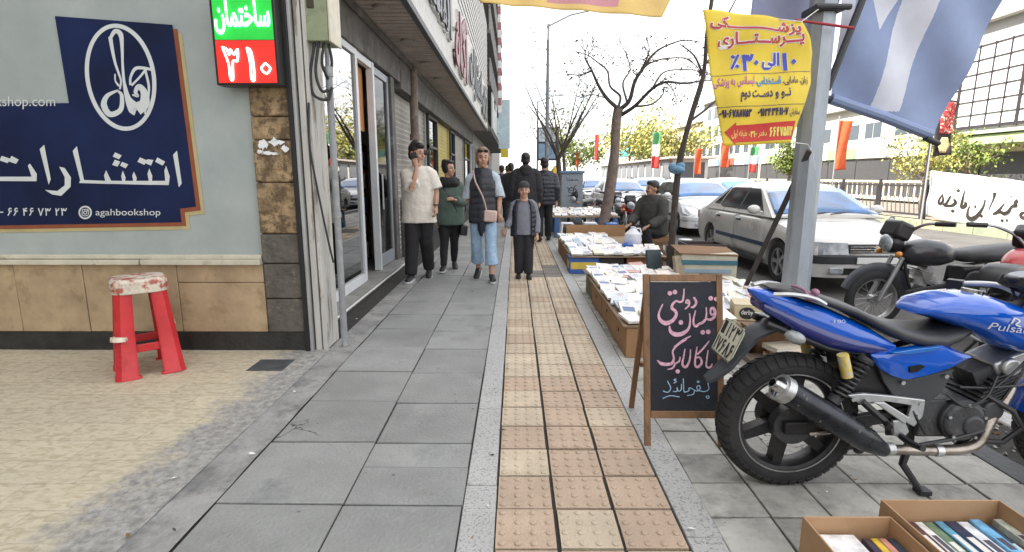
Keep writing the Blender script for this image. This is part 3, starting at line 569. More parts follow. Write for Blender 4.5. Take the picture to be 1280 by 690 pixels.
b.build('oval_emblem', pw, ps, smooth=0, fixn=False)
# ------------------------------------------------------------------ neon sign, electric box, pipe
ne = thing('neon_sign', 'lit neon box sign, green word above red number, on the stone pillar', 'sign', (-1.88, 4.0, 2.0))
b = MB(); b.bb(-.225, .225, -.05, .07, .0, .60); b.build('case', M('black_case', (.015, .015, .015), .4), ne, bevel=.006)
def glow(nm, c, e): return M(nm, c, .5, var=.35, scale=5, bump=0, emit=e)
b = MB(); b.bb(-.205, .205, -.0535, -.0505, .30, .585); b.build('green_field', glow('neon_green_field', (.01, .30, .03), .55), ne)
b = MB(); b.bb(-.205, .205, -.0535, -.0505, .015, .295); b.build('red_field', glow('neon_red_field', (.42, .012, .008), .75), ne)
fn_ = lambda u, v, w_: (u, -.060-w_, v)
b = MB(); text(b, 'ساختمان', fn_, (-.19, .19, .335, .55), .014, 0, True, .006); b.build('word_tube', glow('neon_green_tube', (.62, 1.0, .66), 2.2), ne, smooth=0)
fn2 = lambda u, v, w_: (u, -.0575-w_, v)
b = MB(); text(b, 'ساختمان', fn2, (-.196, .196, .325, .56), .045, 0, True, .0015); b.build('word_glow', glow('neon_green_edge', (.02, .75, .10), 1.2), ne, smooth=0)
b = MB()
for P in ([(-.155, .25), (-.125, .235), (-.112, .20), (-.10, .235), (-.078, .2), (-.05, .238), (-.058, .16), (-.09, .155), (-.10, .04), (-.118, .045), (-.122, .14), (-.155, .25)], [(.015, .245), (.04, .225), (.052, .14), (.05, .035), (.03, .04), (.03, .15), (.015, .245)], [(.135, .145), (.168, .11), (.138, .075), (.105, .108), (.135, .145)]):
    b.tube([(x, -.062, z) for x, z, _ in crom(P, 4)], .0065, 8)
b.build('number_tube', glow('neon_red_tube', (1.0, .62, .58), 2.4), ne)
ne['label'] = 'lit neon box sign, green word above red number, on the stone pillar'
eb = thing('electric_box', 'old pale green metal electric box high on the white corner post', 'electric box', (-1.43, 4.12, 2.33))
b = MB(); b.box((0, .11, .42), (.165, .24, .84)); b.build('case', M('pale_green_paint', (.27, .31, .19), .55, var=.2, scale=7, bump=.1, col2=(.17, .18, .11), thr=.62), eb, bevel=.006)
b = MB(); b.box((.092, .11, .42), (.014, .25, .85)); b.build('door', M('cream_paint', (.60, .56, .44), .5, var=.15, scale=9, col2=(.3, .26, .18), thr=.68, soft=.02), eb, bevel=.004)
b = MB(); b.box((-.035, -.013, .25), (.05, .012, .055)); b.build('vent_plate', M('rust_black', (.05, .045, .03), .7), eb)
cb = MB()
for P in ([(-1.46, 4.14, 2.33), (-1.50, 4.12, 2.1), (-1.49, 4.13, 1.96), (-1.40, 4.16, 1.93), (-1.37, 4.19, 2.02)], [(-1.43, 4.14, 2.33), (-1.46, 4.12, 2.12), (-1.43, 4.13, 1.99), (-1.39, 4.17, 2.0)], [(-1.40, 4.16, 2.33), (-1.42, 4.15, 2.18), (-1.395, 4.19, 2.08)], [(-1.38, 4.2, 2.33), (-1.37, 4.22, 2.2), (-1.395, 4.21, 2.1)]):
    cb.tube(crom(P, 5), .011, 8)
tag(cb.build('electric_cables', M('black_rubber', (.018, .018, .02), .55)), 'black cables looping below the pale green electric box', 'cable')
b = MB(); b.cyl((-1.395, 4.21, .0), (-1.395, 4.21, 2.16), .026, n=18); b.cyl((-1.395, 4.21, 1.05), (-1.395, 4.21, 1.09), .032, n=18); b.cyl((-1.395, 4.21, 2.1), (-1.395, 4.21, 2.17), .032, n=18)
tag(b.build('conduit_pipe', M('grey_pipe', (.25, .26, .27), .5, var=.2, scale=6, bump=.1, col2=(.42, .42, .41), thr=.62)), 'grey vertical conduit pipe at the white corner post', 'pipe')
b = MB(); P = [(-1.52, 4.10, 1.9), (-1.53, 4.09, 1.6), (-1.50, 4.10, 1.3), (-1.45, 4.12, .9), (-1.43, 4.16, .7)]; b.tube(crom(P, 6), .008, 8)
tag(b.build('loose_cable', M('black_rubber', (.018,)*3)), 'thin dark cable slanting down the white post', 'cable')
dp = thing('drain_pipe', 'rusty drainpipe with a cluster of valves beside the first shutter', 'pipe', (-1.80, 9.9, 0))
b = MB(); b.cyl((0, 0, 2.05), (0, 0, 3.25), .075, n=16); b.cyl((0, 0, 2.0), (0, 0, 2.1), .09, n=16); b.cyl((.02, 0, .02), (.02, 0, 2.0), .05, n=16); b.build('pipe', M('rust_pipe', (.17, .13, .11), .7, var=.3, scale=6, col2=(.30, .27, .24), thr=.6), dp)
b = MB(); b.ell((.0, -.03, 1.86), (.11, .10, .14)); b.cyl((.0, -.03, 1.62), (.0, -.03, 1.8), .07, n=14); b.cyl((0, -.05, 1.78), (.28, -.05, 1.78), .045, n=12); b.build('valve', M('rust_dark', (.09, .075, .065), .7, var=.3), dp)
b = MB(); b.cyl((-1.78, 8.75, .06), (-1.78, 8.75, 1.0), .085, n=18)
for i in range(14): b.cyl((-1.78, 8.75, .1+i*.062), (-1.78, 8.75, .125+i*.062), .093, n=18)
tag(b.build('ribbed_drum', M('ribbed_grey_plastic', (.26, .25, .24), .6)), 'grey ribbed pipe drum standing at the end of the shop doorway', 'drum')
# ------------------------------------------------------------------ red plastic stool
st = thing('plastic_stool', 'tall red plastic stool with a tape-wrapped worn seat before the beige stone wall', 'stool', (-2.64, 3.67, .004), radians(38.7))
redp = M('red_plastic', (.50, .022, .028), .42, var=.16, scale=5, bump=.05, col2=(.36, .012, .016), thr=.62)
tape = M('worn_tape', (.60, .54, .45), .6, var=.3, scale=8, bump=.5, bscale=25, col2=(.36, .10, .07), thr=.53, soft=.04)
b = MB(); prof = [(0, .68), (.10, .682), (.165, .675), (.182, .66), (.185, .63), (.183, .585), (.176, .58), (.17, .62), (0, .65)]
rg = []
for r, z in prof: rg.append([(max(r, .0005)*(1+.10*cos(4*a*2*pi/40+pi))*cos(a*2*pi/40), max(r, .0005)*(1+.10*cos(4*a*2*pi/40+pi))*sin(a*2*pi/40), z) for a in range(40)])
b.loft(rg); b.build('seat', [tape], st)
for sx in (-1, 1):
    for sy in (-1, 1):
        b = MB(); R_s = []
        for z, c, wd in ((0.0, .196, .094), (.012, .195, .092), (.02, .190, .080), (.3, .165, .066), (.60, .138, .058)):
            o = c; i_ = c-wd*1.5
            P = [(o, i_), (o+.012, i_+.02), (o+.012, o-.02), (o-.004, o-.004), (o-.02, o+.012), (i_+.02, o+.012), (i_, o), (i_, o-.018), (o-.03, o-.03), (o-.018, i_)]
            R_s.append([(sx*x, sy*y, z) for x, y in P])
        b.loft(R_s); leg_ = b.build('leg', redp, st)
        b = MB()
        if sx*sy > 0:
            b.cyl((sx*.155, sy*.155, .27), (sx*.152, sy*.152, .30), .052, .051, n=14); b.build('tape_band', tape, leg_)
for sx, sy in ((1, 0), (-1, 0), (0, 1), (0, -1)):
    b = MB(); b.box((sx*.150, sy*.150, .20), (.02 if sx else .22, .02 if sy else .22, .055)); b.build('stretcher', redp, st, bevel=.006)
# ------------------------------------------------------------------ A-frame blackboard
cbd = thing('blackboard_stand', 'wooden A-frame blackboard with pink and blue chalk lettering beside the tactile paving', 'chalkboard', (.87, 2.75, 0))
fr = M('old_frame_wood', (.25, .135, .065), .6, var=.3, scale=4, bump=.25, bscale=30, col2=(.11, .06, .03), thr=.6, stretch=(3, 3, .6))
Y0, Y1, HT = 2.565, 2.765, .865
def slantbar(b, x, y0, z0, y1, z1, wx, t=.022):
    n_ = V(0, -(z1-z0), (y1-y0)).normalized()*t*.5; P0, P1 = V(x, y0, z0), V(x, y1, z1); dx = V(wx/2, 0, 0)
    b.add([P0-dx-n_, P0+dx-n_, P0+dx+n_, P0-dx+n_, P1-dx-n_, P1+dx-n_, P1+dx+n_, P1-dx+n_], [(3, 2, 1, 0), (4, 5, 6, 7), (0, 1, 5, 4), (1, 2, 6, 5), (2, 3, 7, 6), (3, 0, 4, 7)])
yz = lambda z: Y0+(Y1-Y0)*z/HT
for x in (.685, 1.065):
    b = MB(); slantbar(b, x, Y0, 0, Y1, HT, .032); o = b.build('leg', fr, cbd, bevel=.003); o.location = (-.87, -2.75, 0)
for x in (.70, 1.05):
    b = MB(); slantbar(b, x, 3.03, 0, Y1+.012, HT-.02, .03); o = b.build('leg', fr, cbd, bevel=.003); o.location = (-.87, -2.75, 0)
for z0, wz in ((HT-.002, .036), (.175, .036)):
    b = MB(); slantbar(b, .875, yz(z0-wz), z0-wz, yz(z0), z0, .346); o = b.build('rail', fr, cbd, bevel=.003); o.location = (-.87, -2.75, 0)
b = MB(); slantbar(b, .875, yz(.176), .176, yz(HT-.04), HT-.04, .346, .010); bd = b.build('board', M('chalk_black', (.018, .021, .030), .75, var=.5, scale=3, bump=.05, col2=(.05, .052, .06), thr=.66, soft=.12), cbd); bd.location = (-.87, -2.75, 0)
b = MB(); slantbar(b, .875, 2.93, .30, 2.925, .325, .32); o = b.build('stay', fr, cbd); o.location = (-.87, -2.75, 0)
Nb = V(0, -(HT), (Y1-Y0)).normalized(); fb = plane((0, Y0, 0), Nb, .0062)
fbl = lambda u, v, w_: tuple(Vector(fb(u, v, w_))-V(.87, 2.75, 0))
Z3 = lambda P: zz(P, 810, 345, 7.67); Z4 = lambda P: zz(P, 810, 425, 7.26)
chalk = M('pink_chalk', (.72, .42, .52), .9, var=.3, scale=60, bump=0, col2=(.30, .17, .22), thr=.62, soft=.05); chalkb = M('blue_chalk', (.38, .58, .80), .9, var=.3, scale=60, bump=0)
b = MB(); nb = radians(118)
for P, w_ in (([(598, 352), (604, 316), (626, 308), (644, 345), (636, 390), (600, 418), (560, 410)], [2.5, 3.4, 4.2, 5, 4.4, 4, 3]), ([(598, 352), (612, 372), (634, 360)], [2.6, 3, 3]), ([(558, 300), (560, 360), (554, 412), (536, 442)], [2, 2.4, 2.8, 3]), ([(548, 418), (520, 448), (492, 458), (462, 482), (440, 466), (436, 420), (456, 330)], [3, 4, 3.6, 4, 3.6, 2.8, 2]),
             ([(398, 358), (404, 430), (388, 505), (330, 552), (262, 560), (216, 530), (206, 478)], [1.8, 2.6, 3.8, 6.4, 7, 5, 2]), ([(438, 203), (462, 250), (438, 296), (408, 300)], [3, 4, 3.4, 2]), ([(384, 262), (366, 256), (374, 232), (394, 244), (390, 284), (354, 318)], [2.4, 3, 3, 3.4, 3, 1.8]),
             ([(346, 122), (342, 180), (332, 236), (304, 250), (270, 240), (236, 272), (230, 310), (262, 336), (270, 376), (232, 430), (168, 452), (116, 420), (104, 360), (142, 268)], [1.8, 2.4, 3, 3, 3, 3.8, 4.4, 4.6, 4.6, 5.4, 7, 5, 3, 1.8]),
             ([(410, 575), (330, 620), (250, 685)], [2, 3, 3])):
    pen(b, Z3(P), fbl, [q*.82 for q in w_])
for x, y in ((525, 540), (578, 535), (602, 214), (655, 222), (315, 445), (210, 165), (258, 154)): dot(b, *Z3([(x, y)])[0], 3.0, fbl, 0, False)
for P, w_ in (([(546, 90), (534, 170), (530, 236), (552, 250), (574, 238), (582, 214)], [1.8, 2.4, 3, 3.4, 3, 1.8]), ([(556, 8), (500, 78), (446, 132)], [2, 3, 3]), ([(446, 60), (432, 150), (428, 228), (456, 244), (488, 204), (470, 160), (438, 160)], [2, 2.6, 3.4, 4, 3.6, 3, 2]), ([(386, 84), (378, 180), (345, 244), (312, 222), (324, 150), (336, 80)], [1.8, 2.8, 4, 3.4, 2.6, 1.8]),
             ([(292, 152), (284, 190), (262, 206), (240, 222)], [2, 2.6, 2.6, 2]), ([(250, 204), (226, 252), (176, 268)], [3, 3, 1.6]), ([(350, -4), (290, 30), (240, 74), (224, 112), (234, 170), (208, 216), (126, 216), (84, 184)], [2, 2.8, 3, 2.6, 3.2, 4.6, 5.4, 1.8])):
    pen(b, Z4(P), fbl, [q*.82 for q in w_])
dot(b, *Z4([(270, 285)])[0], 2.8, fbl, 0, False); b.build('pink_lettering', chalk, bd, smooth=0, fixn=False)
bd.children[-1].location = (.0, .0, 0)
b = MB()
for P in ([(543, 388), (552, 440), (530, 464), (490, 466), (452, 452), (444, 424), (466, 414), (474, 440), (446, 464), (424, 458), (410, 492), (356, 504)], [(424, 458), (396, 440), (372, 436), (372, 458), (346, 470), (326, 462), (320, 350)], [(304, 398), (300, 452), (276, 464), (264, 430), (262, 466), (226, 466)], [(258, 352), (236, 362), (258, 378), (232, 392)], [(176, 370), (206, 436), (180, 474), (136, 462)], [(134, 530), (200, 506), (286, 516)], [(452, 372), (464, 376), (456, 386), (446, 378), (452, 372)], [(542, 504), (556, 518), (542, 530), (528, 516), (542, 504)]):
    pen(b, Z4(P), fbl, 1.15)
b.build('blue_lettering', chalkb, bd, smooth=0, fixn=False)
for c in bd.children: c.location = (.87, 2.75, 0)
# ------------------------------------------------------------------ cardboard boxes, display boards and books
card = M('cardboard', (.36, .205, .10), .8, var=.16, scale=3, bump=.1, bscale=15, col2=(.27, .145, .065), thr=.62); card_in = M('cardboard_inside', (.43, .27, .15), .8, var=.12, scale=3, bump=.06)
cardd = M('cardboard_dark', (.23, .125, .06), .8, var=.25, scale=3, bump=.1); card_hole = M('hole_dark', (.02, .012, .008), .9)
def carton(name, label, c, d, rz=0, mats=None, group=None, holes=True, parts=True):
    # closed carton standing at c (bottom centre), size d
    t = thing(name, label, 'box', c, rz, group); x, y, z = d; mats = mats or card
    b = MB(); b.box((0, 0, z/2-.002), (x, y, z-.004)); b.build('body', mats, t, bevel=.006)
    b = MB(); b.box((0, -y/4-.001, z+.001), (x*1.004, y/2-.004, .005)); b.box((0, y/4+.001, z+.001), (x*1.004, y/2-.004, .005)); b.build('flaps', mats, t)
    if holes:
        for sx, sy in ((-1, 0), (0, -1)):
            b = MB(); n = 14
            if sx: P = [(.032*cos(a*2*pi/n), z*.60+.016*sin(a*2*pi/n)) for a in range(n)]; b.add([(-x/2-.0015, u, v) for u, v in P], [tuple(range(n))])
            else: P = [(.032*cos(a*2*pi/n), z*.60+.016*sin(a*2*pi/n)) for a in range(n)]; b.add([(u, -y/2-.0015, v) for u, v in P], [tuple(range(n))])
            b.build('hand_hole', card_hole, t, smooth=0)
    return t
rb = random.Random(21)
GB1 = 'cardboard boxes under the nearest book display'
b1s = ['brown carton under the near corner of the nearest book display', 'second brown carton from the blackboard along the nearest display', 'third brown carton from the blackboard along the nearest display', 'crumpled olive carton under the far corner of the nearest display']
for i, (y0, y1) in enumerate(((3.93, 4.52), (4.55, 5.12), (5.15, 5.72), (5.76, 6.36))):
    carton('cardboard_box', b1s[i], (.84+.17+rb.uniform(0, .02), (y0+y1)/2, 0), (.34, y1-y0, .236), rb.uniform(-.03, .03), M('carton_olive', (.20, .18, .09), .8, var=.3) if i == 3 else card, GB1)
carton('cardboard_box', 'brown carton facing the bikes under the nearest display front', (1.50, 4.1, 0), (.5, .32, .236), 0, cardd, GB1)
carton('cardboard_box', 'dark carton near the kerb under the nearest display front', (2.1, 4.1, 0), (.5, .32, .236), 0, cardd, GB1)
carton('cardboard_box', 'brown carton near the kerb under the nearest display back', (2.1, 5.9, 0), (.5, .4, .236), 0, card, GB1)
GB2 = 'boxes under the second book display'
blueb = M('blue_yellow_print', (.05, .13, .42), .6, var=.15)
t = carton('printed_box', 'blue and yellow printed carton at the second display corner', (.98, 7.68, 0), (.42, .36, .236), 0, blueb, GB2, False)
b = MB(); b.bb(-.19, .19, -.1822, -.181, .07, .17); b.bb(-.2115, -.2105, -.15, .15, .07, .17); b.build('yellow_band', M('print_yellow', (.70, .52, .08), .6), t)
carton('cardboard_box', 'black carton between blue and brown ones at second display', (1.37, 7.68, 0), (.34, .36, .236), 0, M('carton_black', (.03, .028, .028), .7), GB2, False)
carton('cardboard_box', 'orange brown carton right of the black one at second display', (1.84, 7.68, 0), (.52, .36, .236), 0, M('carton_orange', (.30, .12, .06), .8), GB2, False)
for i, y in enumerate((8.3, 8.9, 9.5)):
    carton('cardboard_box', ['brown carton just behind the blue printed carton', 'brown carton midway along the second display edge', 'brown carton at the far end of the second display edge'][i], (.96, y, 0), (.34, .54, .236), 0, cardd, GB2)
ply = M('board_wood', (.28, .20, .13), .7, var=.2, scale=3, bump=.1)
def board(x0, x1, y0, y1, z, label, group):
    b = MB(); b.bb(x0, x1, y0, y1, z, z+.012); return tag(b.build('display_board', ply, None, bevel=.002), label, 'display board', group)
GBD = 'low boards the books lie on'
board(.82, 2.42, 3.92, 6.42, .242, 'low board of the nearest book display on brown cartons', GBD)
board(.79, 2.14, 7.46, 10.1, .242, 'low board of the second book display on the blue carton', GBD)
# books : a few shared meshes, pale covers
pages = M('page_edges', (.66, .62, .54), .8, var=.1, scale=30)
def cover_mat(i, c): return M('book_cover_%d' % i, c, .38, var=.10, scale=14, bump=.04, coat=.15)
covs = [(.80, .79, .76), (.74, .73, .70), (.82, .80, .74), (.70, .73, .76), (.78, .68, .60), (.62, .66, .72), (.72, .70, .55), (.58, .30, .26), (.30, .42, .55), (.80, .78, .72)]
inks = [(.40, .16, .12), (.13, .2, .34), (.12, .12, .12), (.45, .34, .2), (.16, .24, .2)]
def book_mesh(i, w_, l_, t_):
    b = MB(); b.bb(-w_/2, w_/2, -l_/2, l_/2, 0, .002, 0); b.bb(-w_/2, w_/2, -l_/2, l_/2, t_-.002, t_, 0); b.bb(-w_/2, -w_/2+.002, -l_/2, l_/2, .002, t_-.002, 0)
    b.bb(-w_/2+.0022, w_/2-.003, -l_/2+.003, l_/2-.003, .0022, t_-.0022, 1)
    def patch(x0, x1, y0, y1): b.add([(x0*w_, y0*l_, t_+.0004), (x1*w_, y0*l_, t_+.0004), (x1*w_, y1*l_, t_+.0004), (x0*w_, y1*l_, t_+.0004)], [(0, 1, 2, 3)], 2)
    r = random.Random(i*7+3)
    if i % 3 == 1: patch(-.36, .36, -.34, r.uniform(-.05, .1))
    for q in range(r.choice((1, 2, 2, 3))): c = r.uniform(.12, .30); y = .40-q*.10; patch(-c, c, y-.028, y)
    if i % 4 == 0: patch(-.12, .12, -.43, -.40)
    o = b.build('book', [cover_mat(i, covs[i % len(covs)]), pages, M('ink_%d' % (i % 5), inks[i % 5], .5)], smooth=0)
    me = o.data; bpy.data.objects.remove(o); return me
BM = [book_mesh(i, *[(.145, .21, .018), (.135, .20, .026), (.165, .235, .022), (.12, .185, .014), (.15, .215, .034)][i % 5]) for i in range(10)]
WT = [8, 8, 7, 5, 4, 4, 3, 2.2, 2.2, 7]
def lay(x0, x1, y0, y1, z, n_x, n_y, label, group, hole=None):
    for j in range(n_y):
        for i in range(n_x):
            x = x0+(i+.5)*(x1-x0)/n_x+rb.uniform(-.02, .02); y = y0+(j+.5)*(y1-y0)/n_y+rb.uniform(-.02, .02)
            if hole and hole(x, y): continue
            o = bpy.data.objects.new('book', rb.choices(BM, WT)[0]); COL.objects.link(o)
            zt = radians(rb.choice((rb.uniform(2, 8), rb.uniform(4, 17)))); o.location = (x, y, z+.018+.09*sin(zt)+rb.uniform(0, .012)); o.rotation_euler = (zt, radians(rb.uniform(-4, 4)), radians(rb.gauss(0, 9)))
            tag(o, label, 'book', group)
lay(.84, 2.36, 3.96, 6.40, .250, 11, 13, 'pale paperback lying in the rows of the nearest book display', 'books laid out on the nearest display', lambda x, y: (x > 1.75 and y > 5.55) or (x > 1.72 and y < 4.4))
lay(.81, 2.10, 7.50, 10.05, .250, 9, 12, 'pale paperback lying in the rows of the second book display', 'books laid out on the second display', lambda x, y: x > 1.62 and y > 8.2)
# third, higher display in the distance
tb = thing('trestle_table', 'higher blue skirted book table beyond the second display', 'table', (1.6, 13.2, 0)); tb.location = (0, 0, 0)
b = MB(); b.bb(.85, 2.35, 12.05, 14.8, .45, .475); b.build('tabletop', ply, tb)
bl = M('blue_plastic', (.06, .16, .38), .5, var=.15)
for x, y in ((.95, 12.15), (2.25, 12.15), (.95, 14.7), (2.25, 14.7), (.95, 13.4)):
    b = MB(); b.box((x, y, .224), (.12, .2, .447), taper=.85); b.build('leg', bl, tb, bevel=.01)
lay(.87, 2.32, 12.1, 14.7, .462, 8, 8, 'pale book in the rows on the far blue-legged table', 'books on the far blue-legged table')
def small_stool(c, col, label, group='small plastic stools by the far book table'):
    t = thing('low_stool', label, 'stool', c, 0, group); m_ = M('plastic_'+label.split()[1], col, .4, var=.06, bump=.02)
    b = MB(); b.box((0, 0, .385), (.27, .27, .03), taper=.94); b.build('seat', m_, t, bevel=.012)
    for sx in (-1, 1):
        for sy in (-1, 1):
            b = MB(); b.tube([(sx*.115, sy*.115, .371), (sx*.14, sy*.14, 0)], [.028, .022], 8); b.build('leg', m_, t)
    return t
small_stool((1.10, 11.4, 0), (.68, .70, .74), 'small white plastic stool left of the other white one before the far table'); small_stool((1.60, 11.45, 0), (.68, .70, .74), 'small white plastic stool between white and blue stools')
small_stool((2.02, 11.3, 0), (.04, .17, .50), 'small blue plastic stool behind the second book display')
# clutter of the bookseller
t = thing('carton_flap', 'flat brown cardboard sheet leaning at the back of the second display', 'cardboard', (1.55, 10.17, .02)); b = MB(); b.box((0, 0, .22), (1.15, .012, .44), (radians(-8), 0, 0)); b.build('sheet', card, t)
t = carton('printed_box', 'open white printed carton with green and blue bands on the display', (2.16, 6.05, .256), (.60, .40, .27), radians(-6), M('white_carton', (.58, .56, .46), .6, var=.15, scale=4), None, False)
b = MB(); b.bb(-.30, .30, -.2135, -.2115, .15, .20, 0); b.bb(-.27, .24, -.2135, -.2115, .06, .10, 1); b.bb(-.10, .10, -.2135, -.2115, .01, .05, 2); b.bb(-.3135, -.3115, -.16, .16, .06, .25, 3); b.build('printed_bands', [M('pr_teal', (.05, .16, .22), .6), M('pr_blue', (.3, .42, .55), .6), M('pr_brown', (.12, .05, .03), .6), M('pr_olive', (.24, .25, .12), .6)], t)
b = MB(); b.box((-.02, .0, .284), (.64, .44, .014), (radians(5), radians(2), .05)); b.build('torn_lid', cardd, t)
t = carton('printed_box', 'yellow and white shoe carton with a dark oval label by the board', (1.92, 4.16, .256), (.36, .24, .125), radians(-14), M('yellow_carton', (.62, .53, .34), .6, var=.12, scale=4), None, False)
b = MB(); n = 24; b.add([(-.085+.058*cos(a*2*pi/n), -.1222, .062+.048*sin(a*2*pi/n)) for a in range(n)], [tuple(range(n))], 0); b.build('oval_label', M('oval_black', (.03, .035, .04), .5), t, smooth=0)
b = MB(); text(b, 'derby', lambda u, v, w_: (u, -.1226, v), (-.128, -.042, .040, .088), .01, 0, False); b.build('lettering', M('print_white', (.8, .8, .76), .5), t, smooth=0, fixn=False)
b = MB(); b.bb(.06, .15, -.1228, -.1215, .03, .095, 0); b.bb(.12, .178, -.1234, -.1225, .05, .085, 1); b.build('printed_picture', [M('pr_sky', (.1, .3, .5), .5), M('pr_grn', (.3, .5, .15), .5)], t)
t = thing('open_crate', 'dark open plastic crate behind the green banded carton', 'crate', (2.45, 7.0, .0))
b = MB(); b.box((0, 0, .02), (.5, .4, .02)); b.box((-.245, 0, .26), (.02, .4, .5)); b.box((.245, 0, .26), (.02, .4, .5)); b.box((0, -.195, .26), (.47, .02, .5)); b.box((0, .195, .26), (.47, .02, .5)); b.build('body', M('dark_crate', (.05, .035, .03), .6), t, bevel=.004)
def standing(c, d, rz, tilt, col, label):
    t = thing('upright_book', label, 'book', c, rz); t.rotation_euler = (radians(tilt), 0, rz); b = MB(); x, y, z = d
    b.bb(-x/2, x/2, -y/2, -y/2+.003, 0, z); b.bb(-x/2, x/2, y/2-.003, y/2, 0, z); b.bb(-x/2, -x/2+.003, -y/2+.003, y/2-.003, 0, z); b.build('cover', M('cv_'+label.split()[0], col, .4, var=.3, scale=8), t); b = MB(); b.bb(-x/2+.004, x/2-.004, -y/2+.0035, y/2-.0035, .003, z-.004); b.build('page_block', pages, t)
standing((1.62, 6.15, .28), (.17, .05, .25), .2, -14, (.03, .05, .06), 'dark book standing upright behind the blackboard'); standing((1.83, 5.85, .28), (.14, .04, .23), .5, -12, (.35, .28, .2), 'tan book standing upright between dark book and green carton')
t = thing('water_jug', 'white rounded plastic jug beside the seated bookseller', 'jug', (1.86, 8.45, .256)); b = MB(); pr = [(.001, 0), (.10, .0), (.13, .05), (.14, .13), (.125, .22), (.07, .27), (.04, .30), (.04, .33), (.001, .33)]
b.loft([[(r*cos(a*2*pi/20), r*sin(a*2*pi/20), z) for a in range(20)] for r, z in pr]); b.build('body', M('white_plastic', (.75, .77, .80), .35, var=.05), t); b = MB(); b.tube([(.05, 0, .3), (.11, 0, .3), (.135, 0, .2)], .014, 8); b.build('handle', M('white_plastic', (.75,)*3), t)
t = thing('wash_basin', 'small blue plastic basin under the white jug', 'basin', (1.78, 8.25, .256)); b = MB(); b.lathe([(.08, .0), (.13, .08), (.137, .08), (.09, -.0)], (0, 0, 0), n=20); b.cyl((0, 0, .001), (0, 0, .008), .082, n=20); b.build('bowl', M('basin_blue', (.04, .15, .55), .4), t)
b = MB(); rg = []
for k in range(9):
    z = .40*k/8; r = [.16, .20, .22, .225, .21, .18, .12, .07, .10][k]; rg.append([(r*(1+.10*sin(a*5+k))*cos(a*2*pi/22), r*(1+.08*cos(a*3+k*2))*sin(a*2*pi/22), z) for a in range(22)])
b.loft(rg); o = b.build('carrier_bag', M('white_bag', (.72, .74, .76), .4, var=.06, bump=.5, bscale=14), smooth=60); o.location = (2.66, 8.35, -.0); tag(o, 'tied white plastic bag on the ground beside the silver sedan', 'bag')
t = thing('steel_mug', 'steel mug standing right of the seated bookseller', 'mug', (2.2, 7.75, .256)); b = MB(); b.lathe([(.045, 0), (.045, .13), (.041, .13), (.041, .004)], (0, 0, 0), n=18); b.cyl((0, 0, 0), (0, 0, .004), .044, n=18); b.build('cup', M('steel', (.6, .6, .6), .25, metal=1, var=.1), t)
b = MB(); b.tube([(.044, 0, .10), (.075, 0, .09), (.075, 0, .04), (.044, 0, .03)], .006, 6); b.build('handle', M('steel', (.6,)*3), t)
# books stacked low by the blue motorcycle
b = MB(); b.box((1.98, 3.80, .02), (.5, .26, .04)); tag(b.build('wooden_plank', M('plank_grey', (.24, .2, .16), .7, var=.25), bevel=.003), 'grey wooden plank on the paving under stacked books', 'plank')
for i, (dx, rz, c, nm) in enumerate(((0, .1, (.55, .30, .10), 'orange covered book at the bottom of the low stack behind the tyre'), (.02, -.15, (.70, .45, .3), 'peach covered book midway up the low stack behind the tyre'), (-.01, .25, (.62, .56, .46), 'cream covered book topping the low stack behind the tyre'))):
    t = thing('stacked_book', nm, 'book', (1.98+dx, 3.80, .042+i*.036), rz); b = MB(); b.bb(-.11, .11, -.08, .08, 0, .003); b.bb(-.11, .11, -.08, .08, .031, .034); b.bb(-.11, .11, .077, .08, .003, .031); b.build('cover', M('stk_%d' % i, c, .4), t); b = MB(); b.bb(-.108, .108, -.077, .076, .0035, .0305); b.build('page_block', pages, t)
t = thing('wooden_tray', 'thin wooden tray sticking out of the display above the stack', 'tray', (2.02, 3.86, .256)); b = MB(); b.box((0, 0, .016), (.62, .16, .022)); b.box((0, -.075, .03), (.62, .012, .05)); b.build('tray', M('tray_wood', (.20, .125, .08), .6, var=.25), t)
# open cartons of books in the near right corner
def open_box(name, label, x0, x1, y0, y1, z):
    t = thing(name, label, 'box', ((x0+x1)/2, (y0+y1)/2, 0)); a, c = (x1-x0)/2, (y1-y0)/2; th = .006
    b = MB(); b.bb(-a, a, -c, c, .0, .008); b.build('base', card, t)
    for nm, q in (('front_wall', (-a, a, -c, -c+th)), ('back_wall', (-a, a, c-th, c)), ('side_wall', (-a, -a+th, -c+th, c-th)), ('side_wall', (a-th, a, -c+th, c-th))):
        b = MB(); b.bb(*q, .009, z); b.build(nm, card_in, t, bevel=.0015)
    return t
pA = at(1003, 645, Z=.25); pB = at(1110, 641, Z=.25); pC = at(1093, 624, Z=.27); pD = at(1248, 624, Z=.27)
open_box('open_carton', 'open brown carton with yellow and white books, bottom edge of the view', pA.x, pB.x-.004, 1.22, pA.y, .25)
open_box('open_carton', 'open brown carton packed with coloured spines, beside the smaller carton', pB.x+.004, pD.x, 1.1, pC.y, .27)
